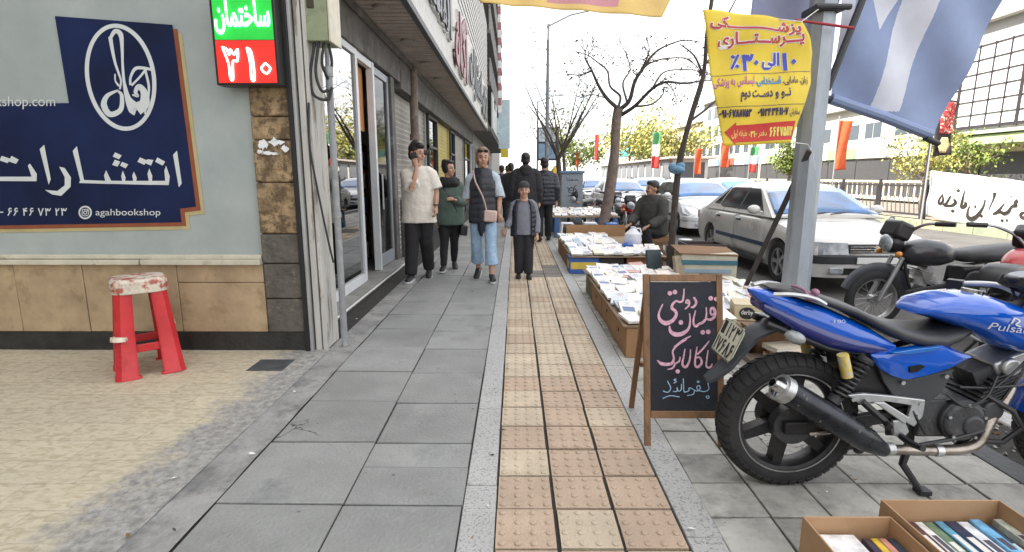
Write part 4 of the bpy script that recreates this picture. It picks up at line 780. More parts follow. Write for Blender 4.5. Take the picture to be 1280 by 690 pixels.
def boxed(nm, label, x, y0, y1, z0, h_, t_, col, flat=False):
    o = thing('boxed_book', label, 'book', (x, (y0+y1)/2, z0), 0, nm); L2 = (y1-y0)/2; b = MB(); m_ = M('sp_%d_%d_%d' % tuple(int(q*100) for q in col), col, .35, var=.35, scale=24, bump=.05, coat=.2)
    if flat: b.bb(-h_/2, h_/2, -L2, L2, 0, .003); b.bb(-h_/2, h_/2, -L2, L2, t_-.003, t_); b.bb(-h_/2, h_/2, L2-.003, L2, .003, t_-.003)
    else: b.bb(-t_/2, -t_/2+.002, -L2, L2, 0, h_); b.bb(t_/2-.002, t_/2, -L2, L2, 0, h_); b.bb(-t_/2+.002, t_/2-.002, -L2, L2, h_-.004, h_)
    b.build('cover', m_, o, bevel=.0012)
    b = MB()
    if flat: b.bb(-h_/2+.002, h_/2-.004, -L2+.002, L2-.004, .0035, t_-.0035)
    else: b.bb(-t_/2+.0025, t_/2-.0025, -L2+.003, L2-.003, .002, h_-.005)
    b.build('page_block', pages, o)
    if not flat:
        b = MB(); u = rb.uniform(.1, .5)*L2; b.bb(-t_*.28, t_*.28, -u*1.4, u, h_+.0002, h_+.0006); b.build('spine_title', M('spine_white', (.75, .73, .68), .5) if sum(col) < 1.2 else M('spine_dark', (.08, .07, .1), .5), o)
x = pB.x+.03; cols = [(.66, .42, .38, 'faded pink'), (.09, .035, .045, 'dark maroon'), (.70, .68, .64, 'white'), (.14, .22, .13, 'moss green'), (.10, .30, .42, 'narrow teal'), (.02, .03, .07, 'black and navy'), (.72, .74, .76, 'bright white'), (.16, .42, .66, 'sky blue'), (.05, .06, .09, 'wide charcoal'), (.50, .52, .45, 'grey green'), (.04, .04, .045, 'slim black'), (.52, .05, .035, 'bright red'), (.55, .55, .42, 'cream olive'), (.42, .36, .22, 'khaki')]
i = 0
while x < pD.x-.03 and i < len(cols):
    t_ = rb.uniform(.024, .042); c = cols[i]; boxed('coloured books packed in the larger open carton', c[3]+' book spine packed upright in the larger open carton', x+t_/2, pC.y-.27, pC.y-.03, .012, .195+rb.uniform(-.012, .012), t_, c[:3]); x += t_+.003; i += 1
n_w = pB.x-pA.x
x = pA.x+n_w*.60
for c in ((.05, .03, .06, 'dark purple'), (.72, .50, .05, 'amber'), (.62, .30, .22, 'salmon'), (.04, .06, .09, 'ink blue')):
    t_ = .024; boxed('upright books in the smaller open carton', c[3]+' book spine standing upright in the smaller open carton', x+t_/2, pA.y-.26, pA.y-.04, .012, .185, t_, c[:3]); x += t_+.003
z = .012
for c in ((.5, .45, .4, 'grey'), (.7, .66, .5, 'ivory'), (.3, .35, .3, 'drab green'), (.70, .68, .62, 'off-white'), (.74, .60, .06, 'yellow'), (.78, .78, .76, 'white')):
    boxed('flat books stacked in the smaller open carton', c[3]+' book lying in the flat stack of the smaller open carton', pA.x+n_w*.30, pA.y-.235, pA.y-.02, z, n_w*.5, .029, c[:3], True); z += .031
# ------------------------------------------------------------------ lamp post with hung banners
galv = M('galvanised_pole', (.36, .40, .45), .45, metal=.35, var=.16, scale=4, bump=.15, bscale=20, col2=(.24, .25, .26), thr=.6, soft=.15, stretch=(1, 1, .25))
px_ = at(990, 400, Y=4.6).x
lp = thing('lamp_post', 'thick faceted grey lamp post between the blackboard and the silver sedan', 'lamp post', (px_, 4.6, 0))
b = MB(); b.loft([[(r*cos(pi/8+a*pi/4), r*sin(pi/8+a*pi/4), z) for a in range(8)] for r, z in ((.128, 0), (.126, .01), (.114, .2), (.090, 4.5), (.075, 8.0))]); b.build('shaft', galv, lp, smooth=20)
b = MB(); b.box((0, 0, .015), (.42, .42, .03)); b.build('base_plate', galv, lp, bevel=.006)
b = MB(); b.tube([(0, 0, 7.9), (.5, 0, 8.3), (2.2, 0, 8.6)], [.05, .045, .04], 8); b.build('arm', galv, lp); b = MB(); b.ell((2.5, 0, 8.6), (.4, .16, .08)); b.build('lamp_head', dark_metal, lp)
b = MB(); b.box((0, -.005, 2.66), (.23, .23, .05)); b.cyl((-.13, -.13, 2.66), (.15, -.13, 2.655), .022, n=10); b.build('clamp', dark_metal, lp, bevel=.008)
def cloth(name, mats, parent, fL, fR, nu, nv, fn, stripe=None, th=.002):
    b = MB()
    def q(u, v):
        l, r = fL(v), fR(v); return fn(l[0]+(r[0]-l[0])*u, l[1]+(r[1]-l[1])*u, 0)
    b.grid(q, nu, nv)
    if stripe: b.m = [stripe(((i % nu)+.5)/nu, (i//nu+.5)/nv) for i in range(nu*nv)]
    return b.build(name, mats, parent, smooth=80, solid=th)
def lerp2(P):
    def g(t):
        s = t*(len(P)-1); i = min(int(s), len(P)-2); f = s-i; return (P[i][0]+(P[i+1][0]-P[i][0])*f, P[i][1]+(P[i+1][1]-P[i][1])*f)
    return g
# yellow hanging notice
ys = thing('hanging_notice', 'yellow cloth notice with red and blue lettering and a red arrow, tied to lamp post', 'banner', (0, 0, 0))
yr = lambda u, v: .018*sin((u-877)*.10+(v-13)*.03)+.03*sin((u-877)*.022+1)+.012*sin((v-13)*.07)
def fy(u, v, w_): p = at(u, v, Y=4.34); return (p.x, p.y-w_-yr(u, v), p.z)
cloth('sheet', M('notice_yellow', (.80, .60, .045), .55, var=.10, scale=4, bump=.15, bscale=8, sheen=.1), ys, lerp2([(877, 13.5), (881, 55), (888, 100), (896, 145), (902, 183)]), lerp2([(1002, 26), (1013, 48), (1018, 66), (1017, 102), (1006, 135), (998, 158), (991, 178)]), 40, 40, fy)
yred = M('notice_red', (.52, .05, .08), .5); yblue = M('notice_blue', (.06, .08, .48), .5); yblk = M('notice_ink', (.03, .02, .10), .5); ymag = M('notice_magenta', (.42, .07, .38), .5); ycy = M('notice_cyan', (.05, .26, .58), .5); yarr = M('notice_arrow', (.60, .035, .03), .5); ywh = M('notice_white', (.85, .83, .80), .5)
def sk(x0, k, off=.004): return lambda u, v, w_: fy(u, v+k*(u-x0), w_+off)
def line(nm, t, box, k, m_, bold, halo=None, hb=.05, rtl=True):
    if halo: b = MB(); g = .7; text(b, t, sk(box[0], k, .0035), (box[0]-g, box[1]+g, box[2]+g, box[3]-g), bold+hb, 0, rtl); b.build(nm+'_halo', halo, ys, smooth=0, fixn=False)
    b = MB(); text(b, t, sk(box[0], k, .0055), box, bold, 0, rtl); b.build(nm, m_, ys, smooth=0, fixn=False)
def dline(nm, t, box, k, m_, w_, halo=None):
    if halo: b = MB(); digits(b, t, sk(box[0], k, .0035), box, w_, 0, .8); b.build(nm+'_halo', halo, ys, smooth=0, fixn=False)
    b = MB(); digits(b, t, sk(box[0], k, .0065), box, w_); b.build(nm, m_, ys, smooth=0, fixn=False)
line('heading_lettering', 'پزشـــــــــــکی', (884, 1001, 40, 21.5), .05, yred, .03, ywh)
line('subject_lettering', 'پـــرســـتـــاری', (895, 1005, 64, 42), -.055, yred, .03, ywh)
dline('discount_lettering', '۱۰', (977, 998, 88, 66), -.05, yblue, .22, ywh); line('discount_lettering', 'الی', (952, 976, 87.5, 66), -.05, yblue, .04, ywh); dline('discount_lettering', '۳۰', (924, 948, 90, 69), -.05, yblue, .20, ywh); line('discount_lettering', '٪', (912, 923, 87, 69), -.05, yblue, .03, ywh)
line('small_lettering', 'زبان، مامایی،', (978, 1012, 107, 96), -.05, yblk, .015); line('small_lettering', 'استخدامی،', (943, 976, 109, 96), -.05, ycy, .03); line('small_lettering', 'لیسانس به پزشکی', (891, 941, 113, 98), -.06, ymag, .015)
line('condition_lettering', 'نــو و دســت دوم', (922, 987, 129, 113), -.05, yblk, .03)
line('order_lettering', 'سفارش:', (985.5, 1001, 146, 135), -.05, yblk, .01); dline('phone_lettering', '۰۹۱۲۴۳۴۱۱۰۷', (946.5, 983.5, 145.5, 136), -.05, yblk, .17); dline('phone_lettering', '۰۹۱۰۶۷۸۸۷۵۳', (897, 938, 148.2, 138.6), -.05, yblk, .17)
b = MB(); pen(b, [(940.5, 142.5), (945, 142.2)], fy, .9); pen(b, [(886, 96), (950, 92), (1016, 88)], sk(0, 0, .004), .6); pen(b, [(892, 135.5), (950, 132.5), (1007, 129.5)], sk(0, 0, .004), .6); b.build('rule_line', yblk, ys, smooth=0, fixn=False)
def fillpoly(P, fn, off, m_, nm, par, nd=10):
    b = MB(); b.add([fn(x, y, off) for x, y in P], [tuple(range(len(P)))]); b.build(nm, m_, par, smooth=0, fixn=False)
b = MB()
def arrow(u, v):    # body as a fine strip, head as fan, so it follows the cloth
    l = (917+u*0, 0); return None
b.grid(lambda u, v: fy(917+(996-917-4*v)*u, (157.5+(150.5-157.5)*u)*(1-v)+(178.5+(174-178.5)*u)*v, .0045), 24, 6)
b.grid(lambda u, v: fy(903+14.5*u, 166+(u)*(-13+28*v)+.5*u, .0045), 8, 8); b.build('red_arrow', yarr, ys, smooth=0, fixn=False)
yg_ = M('notice_gold', (.85, .68, .15), .5); dline('arrow_lettering', '۶۶۴۷۵۱۱۲', (961, 992, 171, 159.5), -.07, yg_, .17); line('arrow_lettering', 'دفتر', (948, 958, 172, 163), -.06, yg_, .01); dline('arrow_lettering', '۳۱۰', (938, 946.5, 171.5, 164), -.06, yg_, .17); line('arrow_lettering', '، طبقه اول', (912, 937, 174, 163), -.06, yg_, .01)
b = MB(); w0 = at(1002, 27, Y=4.34); b.tube([at(877, 14, Y=4.34), w0, (px_-.1, 4.47, 2.64)], .004, 6)
tag(b.build('tie_strings', M('white_string', (.75, .75, .72), .7)), 'thin white string holding the top of the yellow notice to the post', 'string')
b = MB(); b.tube([at(991, 178, Y=4.34), (px_-.10, 4.44, 1.62), (px_-.06, 4.43, 1.56), (px_-.02, 4.44, 1.42)], .0035, 6); tag(b.build('tie_strings', M('white_string', (.75,)*3)), 'loose white string at the lower corner of the yellow notice', 'string')
b = MB(); b.tube([at(994, 25, Y=4.42), at(1067, 35, Y=4.42)], .011, 8); tag(b.build('red_rod', M('red_rod', (.35, .03, .04), .5)), 'short red rod across the lamp post clamp', 'rod')
# blue banners on the post
bb_ = M('banner_blue', (.245, .31, .49), .65, var=.10, scale=3, bump=.2, bscale=5); bw_ = M('banner_white', (.62, .64, .72), .65, var=.12, scale=3, bump=.2, bscale=5)
fr_ = lambda u, v: .06*sin(u*.018+v*.012)+.03*sin(u*.05-v*.03)
def fbl_(u, v, w_): p = at(u, v, Y=4.95); return (p.x, p.y-w_-fr_(u, v), p.z)
bn = thing('street_banner', 'large dusty blue banner with slanting white stripe, hung right of the lamp post', 'banner')
def inpoly(x, y, P):
    c = False; j = len(P)-1
    for i in range(len(P)):
        if (P[i][1] > y) != (P[j][1] > y) and x < (P[j][0]-P[i][0])*(y-P[i][1])/(P[j][1]-P[i][1])+P[i][0]: c = not c
        j = i
    return c
ST = [[(1145, -60), (1196, -60), (1167, 0), (1120, 140), (1082, 140), (1124, 0)], [(1082, -60), (1150, -60), (1120, 0), (1094, 40), (1090, 0)], [(1040, -90), (1086, -90), (1068, 0), (1054, 52), (1042, 96), (1030, 96)]]
lE, rE = lerp2([(1056, -80), (1048, 20), (1036, 128)]), lerp2([(1292, -80), (1248, 20), (1172, 172)])
def sfn(u, v):
    l, r = lE(v), rE(v); x, y = l[0]+(r[0]-l[0])*u, l[1]+(r[1]-l[1])*u; return 1 if any(inpoly(x, y, q) for q in ST) else 0
b = MB(); NU, NV = 300, 200
b.grid(lambda u, v: fbl_(lE(v)[0]+(rE(v)[0]-lE(v)[0])*u, lE(v)[1]+(rE(v)[1]-lE(v)[1])*u, 0), NU, NV); b.m = [sfn(((i % NU)+.5)/NU, (i//NU+.5)/NV) for i in range(NU*NV)]
b.build('cloth', [bb_, bw_], bn, smooth=80, solid=.003)
b = MB(); b.tube([fbl_(1036, 124, 0), fbl_(1100, 146, 0), fbl_(1168, 168, 0)], .045, 10); b.build('hem', bb_, bn); b = MB(); b.cyl(fbl_(1160, 172, .0), fbl_(1180, 179, .0), .026, n=10); b.build('rod_cap', dark_metal, bn); b = MB(); b.cyl(fbl_(1030, 124, 0), fbl_(1037, 126, 0), .03, n=10); b.build('rod_cap', dark_metal, bn)
b = MB(); b.tube([at(1034, 112, Y=4.8), at(1082, -10, Y=4.8)], .03, 8); b.build('side_rod', dark_metal, bn)
bn2 = thing('street_banner', 'faded violet blue banner behind the top of the yellow notice', 'banner')
cloth('cloth', M('banner_violet', (.27, .29, .44), .65, var=.12, scale=3, bump=.2, bscale=5), bn2, lerp2([(948, -60), (936, 30)]), lerp2([(1075, -60), (1030, 60)]), 20, 20, lambda u, v, w_: (lambda p: (p.x, p.y-.04*sin(u*.07), p.z))(at(u, v, Y=5.05)))
# cloth awning over the pavement
aw = thing('cloth_awning', 'yellow and pink cloth edge hanging over the top of the pavement', 'awning')
def fa(u, v, w_): p = at(u, v, Y=3.6); return (p.x, p.y+.012*sin(u*.11)+(-.004*(v-20)), p.z)
b = MB(); lE2, rE2 = lerp2([(560, -70), (600, -2)]), lerp2([(880, -70), (827, 22)])
b.grid(lambda u, v: fa(lE2(v)[0]+(rE2(v)[0]-lE2(v)[0])*u, lE2(v)[1]+(rE2(v)[1]-lE2(v)[1])*u-.0*v, 0), 40, 24); b.m = [1 if (.38 < ((i % 40)+.5)/40 < .75 and (i//40+.5)/24 < .88) else 0 for i in range(960)]
b.build('cloth', [M('awning_yellow', (.62, .42, .12), .6, var=.12, scale=4), M('awning_pink', (.48, .20, .22), .6, var=.12, scale=4)], aw, smooth=80, solid=.003)
for P in ([(-1.2, 4.6, 3.5), fa(560, -70, 0)], [fa(880, -70, 0), (px_-.08, 4.52, 3.35)]): b = MB(); b.tube(P, .006, 6); b.build('rope', M('rope_grey', (.4, .38, .34), .8), aw)
# leaning dark plank against the post, sapling with blue tie
b = MB(); P0, P1 = at(936, 350, Y=5.15), at(1012, 188, Y=4.5); P0 = P0+(P0-P1)*.45; b.tube([P0, P1], .03, 4); tag(b.build('leaning_plank', M('plank_dark', (.05, .042, .04), .7, var=.3)), 'dark wooden plank leaning from the books up to the lamp post', 'plank')
sp = thing('sapling', 'thin dark leaning sapling trunk with a blue tie by the book displays', 'tree', (at(836, 344, Y=7.35).x, 7.35, 0)); sp.location = (0, 0, 0)
bark = M('dark_bark', (.075, .06, .052), .85, var=.4, scale=12, bump=.5); bark2 = M('brown_bark', (.19, .145, .12), .85, var=.35, scale=9, bump=.6, bscale=30)
b = MB(); b.tube(crom([at(836, 344, Y=7.35), at(840, 300, Y=7.35), at(848, 212, Y=7.35), at(862, 152, Y=7.35), at(879, 95, Y=7.35), at(884, 40, Y=7.3), at(893, -20, Y=7.3)], 4), [.05]*4+[.045]*6+[.036]*6+[.026]*9, 8); b.build('trunk', bark, sp)
for P in ([(879, 95), (868, 70), (850, 55)], [(862, 152), (890, 130), (915, 100), (925, 60)], [(884, 40), (905, 25), (930, -20)], [(881, 80), (900, 60), (905, 20)]):
    b = MB(); Q = crom([at(*p, Y=7.35+.2*i) for i, p in enumerate(P)], 4); b.tube(Q, [.018*(1-.7*i/len(Q)) for i in range(len(Q))], 6); b.build('limb', bark, sp)
b = MB(); c = at(846, 212, Y=7.33); b.ell(c, (.11, .09, .06)); b.ell(c+V(-.07, -.02, .03), (.05, .05, .06)); b.ell(c+V(.05, 0, .05), (.06, .05, .05)); b.build('blue_tie', M('blue_cloth', (.15, .30, .45), .7, var=.3, scale=14, bump=.5), sp)
# ------------------------------------------------------------------ street tree, bare crown with a few leaves
def leaves(b, pts, n, spread, size, rnd, m=0):
    for i in range(n):
        p = Vector(rnd.choice(pts))+V(rnd.gauss(0, spread), rnd.gauss(0, spread), rnd.gauss(0, spread)); s = size*rnd.uniform(.6, 1.4)
        a = V(rnd.gauss(0, 1), rnd.gauss(0, 1), rnd.gauss(0, 1)).normalized(); c = a.orthogonal().normalized(); a2 = a.cross(c)
        b.add([p-c*s, p+a2*s*.5, p+c*s, p-a2*s*.5], [(0, 1, 2, 3)], m if not isinstance(m, tuple) else rnd.choice(m))
rt = random.Random(17)
def branchy(b, P, r0, r1, rnd, twigs, depth=2, tips=None):
    Q = [Vector(q) for q in crom(P, 5)]; b.tube(Q, [r0+(r1-r0)*i/(len(Q)-1) for i in range(len(Q))], 6 if r0 < .03 else 9)
    if tips is not None: tips += Q[len(Q)//2:]
    L_ = sum((Q[i+1]-Q[i]).length for i in range(len(Q)-1))
    for k in range(twigs):
        i = rnd.randrange(len(Q)//4, len(Q)); t = (Q[min(i+1, len(Q)-1)]-Q[max(0, i-1)]).normalized(); d = (t*.6+V(rnd.gauss(0, 1), rnd.gauss(0, 1), rnd.gauss(.15, .8))*.7).normalized(); l = L_*rnd.uniform(.15, .4)
        mid = Q[i]+d*l*.5+V(rnd.gauss(0, .05), rnd.gauss(0, .05), rnd.gauss(0, .05))*l*2
        branchy(b, [Q[i], mid, Q[i]+d*l+V(0, 0, rnd.uniform(-.1, .1)*l)], max(.006, r1*.8), .003, rnd, 3 if depth > 1 else 0, depth-1, tips)
tr = thing('street_tree', 'nearly bare brown street tree rising behind the seated bookseller', 'tree'); YT = 11.6
zt_ = lambda P, dy=0: [at(620+x/2.875, y/2.875, Y=YT+dy*min(1, i/3)) for i, (x, y) in enumerate(P)]
b = MB(); P = [at(748, 303, Y=YT), at(754, 280, Y=YT), at(762, 240, Y=YT), at(768, 195, Y=YT), at(770, 156, Y=YT), at(773, 136, Y=YT)]; P[0].z = -.02; b.tube(crom(P, 4), [.155, .135, .122, .118]+[.115]*8+[.098]*9, 14); b.build('trunk', bark2, tr)
tips = []
for P, dy, r0 in (([(440, 392), (400, 355), (370, 310), (345, 255), (320, 205), (330, 155)], -.6, .075), ([(440, 385), (446, 345), (410, 310), (400, 255), (360, 220), (322, 195), (270, 185)], .5, .05), ([(445, 390), (470, 372), (456, 300), (482, 250), (470, 200), (465, 165)], .9, .05), ([(450, 390), (480, 360), (500, 290), (540, 230), (560, 200), (600, 170), (670, 145), (722, 150)], -.3, .08), ([(452, 412), (500, 380), (560, 320), (610, 295), (680, 300), (740, 290), (775, 290)], -.9, .07), ([(490, 384), (560, 374), (600, 338), (596, 318)], .4, .045), ([(540, 232), (600, 212), (680, 210), (722, 240), (735, 275)], .8, .035), ([(560, 320), (600, 262), (660, 250), (722, 255), (752, 282)], .2, .035), ([(345, 255), (300, 270), (255, 265)], .5, .03), ([(500, 290), (548, 195), (545, 150)], -.8, .035), ([(610, 295), (640, 330), (650, 380)], .2, .02), ([(400, 355), (350, 340), (310, 350)], .2, .02)):
    b = MB(); branchy(b, zt_(P, dy), r0*.60, .007, rt, 10, 2, tips); b.build('limb', bark, tr)
b = MB(); leaves(b, tips, 420, .12, .032, rt, (0, 0, 1)); struct(b.build('leaves', [M('leaf_brown', (.10, .085, .03), .7), M('leaf_olive', (.10, .13, .03), .7)], tr, smooth=0, fixn=False), 'stuff')
def leafy_tree(name, label, X, Y, H, R_, cols, seed, n=2600, trunk_r=.09, size=.10, z0=.4):
    r = random.Random(seed); t = thing(name, label, 'tree', (X, Y, 0), 0, 'leafy trees across the road'); b = MB(); b.tube(crom([(0, 0, -.1), (.06, .02, H*.3), (-.03, 0, H*.55), (.05, 0, H*.8)], 4), [trunk_r*(1-.06*i) for i in range(13)], 8); b.build('trunk', bark2, t)
    tips = []
    for k in range(9):
        a = r.random()*6.28; l = R_*r.uniform(.6, 1.0); s = H*r.uniform(.35, .6); b = MB(); branchy(b, [(0, 0, s), (l*.5*cos(a), l*.5*sin(a), s+H*.16), (l*cos(a), l*sin(a), min(H*.98, s+H*r.uniform(.15, .5)))], trunk_r*.5, .01, r, 4, 1, tips); b.build('limb', bark2, t)
    b = MB(); leaves(b, tips, n, R_*.16, size, r, (0, 0, 1)); struct(b.build('crown', cols, t, smooth=0, fixn=False), 'stuff'); return t
yel = [M('leaf_yellow', (.38, .36, .10), .7), M('leaf_lime', (.24, .27, .09), .7)]; grn = [M('leaf_green', (.12, .17, .03), .7), M('leaf_pale', (.22, .25, .06), .7)]
leafy_tree('leafy_tree', 'small yellow green tree behind the median fence left of the white banner', 17.5, 23.5, 3.1, 1.5, yel, 3, 1500, .05, .08); leafy_tree('leafy_tree', 'rounded yellow green tree right of the lamp post across the road', 21.5, 43, 3.6, 1.9, grn, 5, 2600, .08, .12)
leafy_tree('leafy_tree', 'bright yellow tree behind the bus shelter end', 20, 66, 7.5, 4.2, yel, 6, 1700, .16, .22); leafy_tree('leafy_tree', 'tall lime tree far behind the station roof', 17, 82, 10.5, 5, yel, 7, 1500, .2, .28); leafy_tree('leafy_tree', 'dull green tree at the far end of the road', 12.5, 110, 9, 5, grn, 8, 1800, .2, .32)
leafy_tree('leafy_tree', 'pale green tree far down beside the teal dome', 22.5, 96, 9, 5, grn, 18, 1600, .2, .32); leafy_tree('leafy_tree', 'green tree at the right edge below the dark window wall', 22.6, 27.5, 3.4, 1.6, grn, 28, 1200, .07, .1)
def bare_tree(label, X, Y, H, seed, lf=0):
    r = random.Random(seed); t = thing('bare_tree', label, 'tree', (X, Y, 0), 0, 'bare trees along the kerb'); b = MB(); b.tube(crom([(0, 0, -.05), (.05, 0, H*.2), (-.04, 0, H*.42)], 4), [.10-.004*i for i in range(9)], 8); b.build('trunk', bark, t); tips = []
    for k in range(6):
        a = k*1.05+r.random(); l = H*.30; b = MB(); branchy(b, [(-.04, 0, H*.42), (l*.4*cos(a), l*.4*sin(a), H*.62), (l*cos(a), l*sin(a), H*r.uniform(.8, 1))], .05, .012, r, 6, 2, tips); b.build('limb', bark, t)
    if lf: b = MB(); leaves(b, tips, lf, .25, .07, r, (0, 1)); struct(b.build('leaves', yel, t, smooth=0, fixn=False), 'stuff')
bare_tree('bare dark tree just behind the grey cabinet', at(699, 245, Y=19).x, 19, 4.6, 3); bare_tree('bare tree with sparse yellow leaves farther down the kerb', 2.4, 27, 6.2, 4, 500); bare_tree('faint bare tree far down the kerb by the street lamp', 2.3, 40, 6.5, 9, 300)
# street lamps down the kerb, information board
def street_lamp(X, Y, H, arm, label):
    t = thing('street_lamp', label, 'street lamp', (X, Y, 0), 0, 'street lamps down the kerb'); b = MB(); b.tube([(0, 0, 0), (0, 0, H)], [.10, .06], 10); b.build('pole', M('lamp_grey', (.20, .21, .23), .5), t); b = MB(); b.tube([(0, 0, H-.1), (arm*.5, 0, H+.35), (arm, 0, H+.55)], .04, 8); b.build('arm', M('lamp_grey', (.2,)*3), t); b = MB(); b.ell((arm+.25, 0, H+.56), (.4, .14, .07)); b.build('lamp_head', M('lamp_grey', (.2,)*3), t)
street_lamp(at(683, 240, Y=25).x, 25, 7.9, 1.9, 'tall grey street lamp, nearest one behind the grey cabinet'); street_lamp(2.1, 52, 8.2, 1.9, 'smaller looking street lamp farther down the street')
t = thing('information_board', 'dark framed pale blue information board on a post, far down pavement', 'sign', (1.75, 30, 0)); b = MB(); b.cyl((.55, 0, 0), (.55, 0, 4.0), .07, n=10); b.build('post', dark_metal, t); b = MB(); b.bb(-.55, .5, -.08, .08, 2.2, 3.95); b.build('frame', dark_metal, t)
b = MB(); b.bb(-.48, .43, -.095, -.081, 3.2, 3.88); b.build('panel', M('board_pale', (.55, .62, .68), .3), t); b = MB(); b.bb(-.48, .43, -.095, -.081, 2.3, 3.1); b.build('panel', M('board_blue', (.22, .34, .48), .3), t)
# grey cabinet
kb = thing('utility_cabinet', 'grey metal cabinet with black handwritten lettering, behind the far book table', 'cabinet', (at(715, 240, Y=15.2).x, 15.4, 0))
cg = M('cabinet_grey', (.22, .25, .29), .5, var=.12, scale=4, bump=.05); b = MB(); b.box((0, 0, .75), (.60, .42, 1.38)); b.build('body', cg, kb, bevel=.01); b = MB(); b.box((0, 0, 1.475), (.68, .5, .07)); b.build('cap', M('cabinet_blue', (.10, .17, .26), .5), kb, bevel=.01); b = MB(); b.box((0, 0, .03), (.64, .46, .06)); b.build('base', concrete, kb)
b = MB(); fk = lambda u, v, w_: (u, -.2125-w_, v); text(b, 'ـسـمـنـا', fk, (-.16, .18, 1.24, 1.34), .02); pen(b, [(.12, 1.12), (.05, 1.06), (.10, 1.0), (-.05, .98), (-.14, 1.06)], fk, .02); pen(b, [(.14, .98), (.02, .90), (-.1, .94), (-.06, 1.04), (.04, 1.02), (.0, .86), (-.12, .82)], fk, .022); pen(b, [(.06, .84), (.0, .78), (-.06, .80)], fk, .02); b.build('lettering', M('ink_black', (.02, .02, .02), .6), kb, smooth=0, fixn=False)
# ------------------------------------------------------------------ median, fence, banner, flags
b = MB(); y = -4; rm = random.Random(6); kt = [M('kerb_tan', (.42, .34, .22), .8, var=.2, scale=3), M('kerb_green', (.26, .29, .21), .8, var=.2, scale=3)]
while y < 140: b.bb(11.9, 12.08, y, y+.98, -.29, .10, 0 if rm.random() < .5 else 1); b.bb(12.32, 12.5, y, y+.98, -.29, .10, rm.randrange(2)); y += 1.0
struct(b.build('median_kerb', kt, bevel=.01)); b = MB(); b.bb(12.081, 12.319, -4, 140, -.29, .07); struct(b.build('median', concrete))
fe = thing('median_fence', 'dark steel median fence of framed panels with slanting wavy bars', 'fence', (12.2, 0, .07)); fm = M('fence_dark', (.045, .042, .045), .5, var=.2)
for i in range(26):
    y = 6+i*2.05; b = MB()
    for q in (0, 1.9): b.bb(-.03, .03, y+q, y+q+.06, .0, 1.05)
    for z in (.12, .98): b.bb(-.025, .025, y+.061, y+1.899, z, z+.06)
    for k in range(9): b.tube([(0, y+.10+k*.2, .18), (0, y+.16+k*.2, .5), (0, y+.02+k*.2+.26, .72), (0, y+.30+k*.2-.02, .98)], .014, 5)
    b.build('fence_panel', fm, fe)
for k in range(26): y = 6+k*2.05+1.98; b2_ = MB(); b2_.box((0, y, .6), (.09, .05, 1.2)); b2_.build('post', fm, fe)
wb = thing('white_banner', 'white cloth banner with large black lettering hung on the median fence', 'banner')
XB = 12.0; fwb = lambda u, v, w_: (lambda p: (p.x-w_-.05*sin(u*.13+v*.02)-.02*sin(v*.2+u*.05), p.y, p.z))(at(u, v, X=XB))
cloth('cloth', M('banner_cloth', (.80, .81, .84), .7, var=.06, scale=2, bump=.4, bscale=3), wb, lerp2([(1162, 213), (1158, 245), (1154, 269)]), lerp2([(1490, 250), (1490, 345)]), 90, 12, fwb)
Z7 = lambda P: zz(P, 1150, 205, 7.26); b = MB(); fwo = lambda u, v, w_: fwb(u, v, w_+.02); ck = 2.6
for P, w_ in (([(232, 272), (205, 310), (186, 352), (212, 358), (236, 322), (232, 272)], [1.2, 2, 2.6, 2.6, 2.2, 1.2]), ([(318, 318), (324, 348), (290, 378), (236, 372), (262, 350), (300, 285)], [2.4, 2.8, 3, 2.4, 2, 1.4]), ([(398, 345), (394, 378), (368, 392), (362, 372), (376, 325), (404, 240)], [3, 4, 4, 2.6, 2, 1]),
             ([(606, 322), (596, 390), (560, 455), (500, 494), (440, 484), (426, 420), (440, 380)], [1.6, 2.6, 3.6, 5, 5, 3, 1.4]), ([(682, 258), (672, 300), (640, 420)], [3, 2, .8]), ([(920, 345), (905, 330), (884, 352), (905, 372), (850, 384), (800, 432), (750, 448), (720, 432), (668, 456), (720, 410), (758, 352)], [2.4, 3, 3.4, 3.6, 2.4, 3.6, 4, 3.2, 1.4, 2.2, 1.4]), ([(1010, 480), (950, 488), (930, 462), (960, 440), (1040, 450), (1110, 470), (1190, 400)], [3, 4, 3, 2.6, 4, 5, 2]), ([(1240, 290), (1250, 400), (1220, 520)], [2, 3, 1.6]), ([(1400, 420), (1340, 520), (1290, 480), (1330, 400)], [2, 4, 4, 2])):
    pen(b, Z7(P), fwo, [q*1.15 for q in w_])
for x, y in ((352, 240), (512, 386), (728, 512), (776, 510), (582, 468), (300, 425)): dot(b, *Z7([(x, y)])[0], 2.6 if y > 300 else 2.4, fwo)
pen(b, Z7([(795, 300), (820, 292), (845, 300)]), fwo, .9); b.build('lettering', M('banner_ink', (.03, .025, .02), .6), wb, smooth=0, fixn=False)
b = MB(); b.cyl((12.0, at(1157, 240, X=12.0).y+.1, .1), (12.0, at(1157, 240, X=12.0).y+.1, 3.2), .025, n=8); tag(b.build('banner_pole', dark_metal), 'thin dark pole at the left end of the white banner', 'pole')
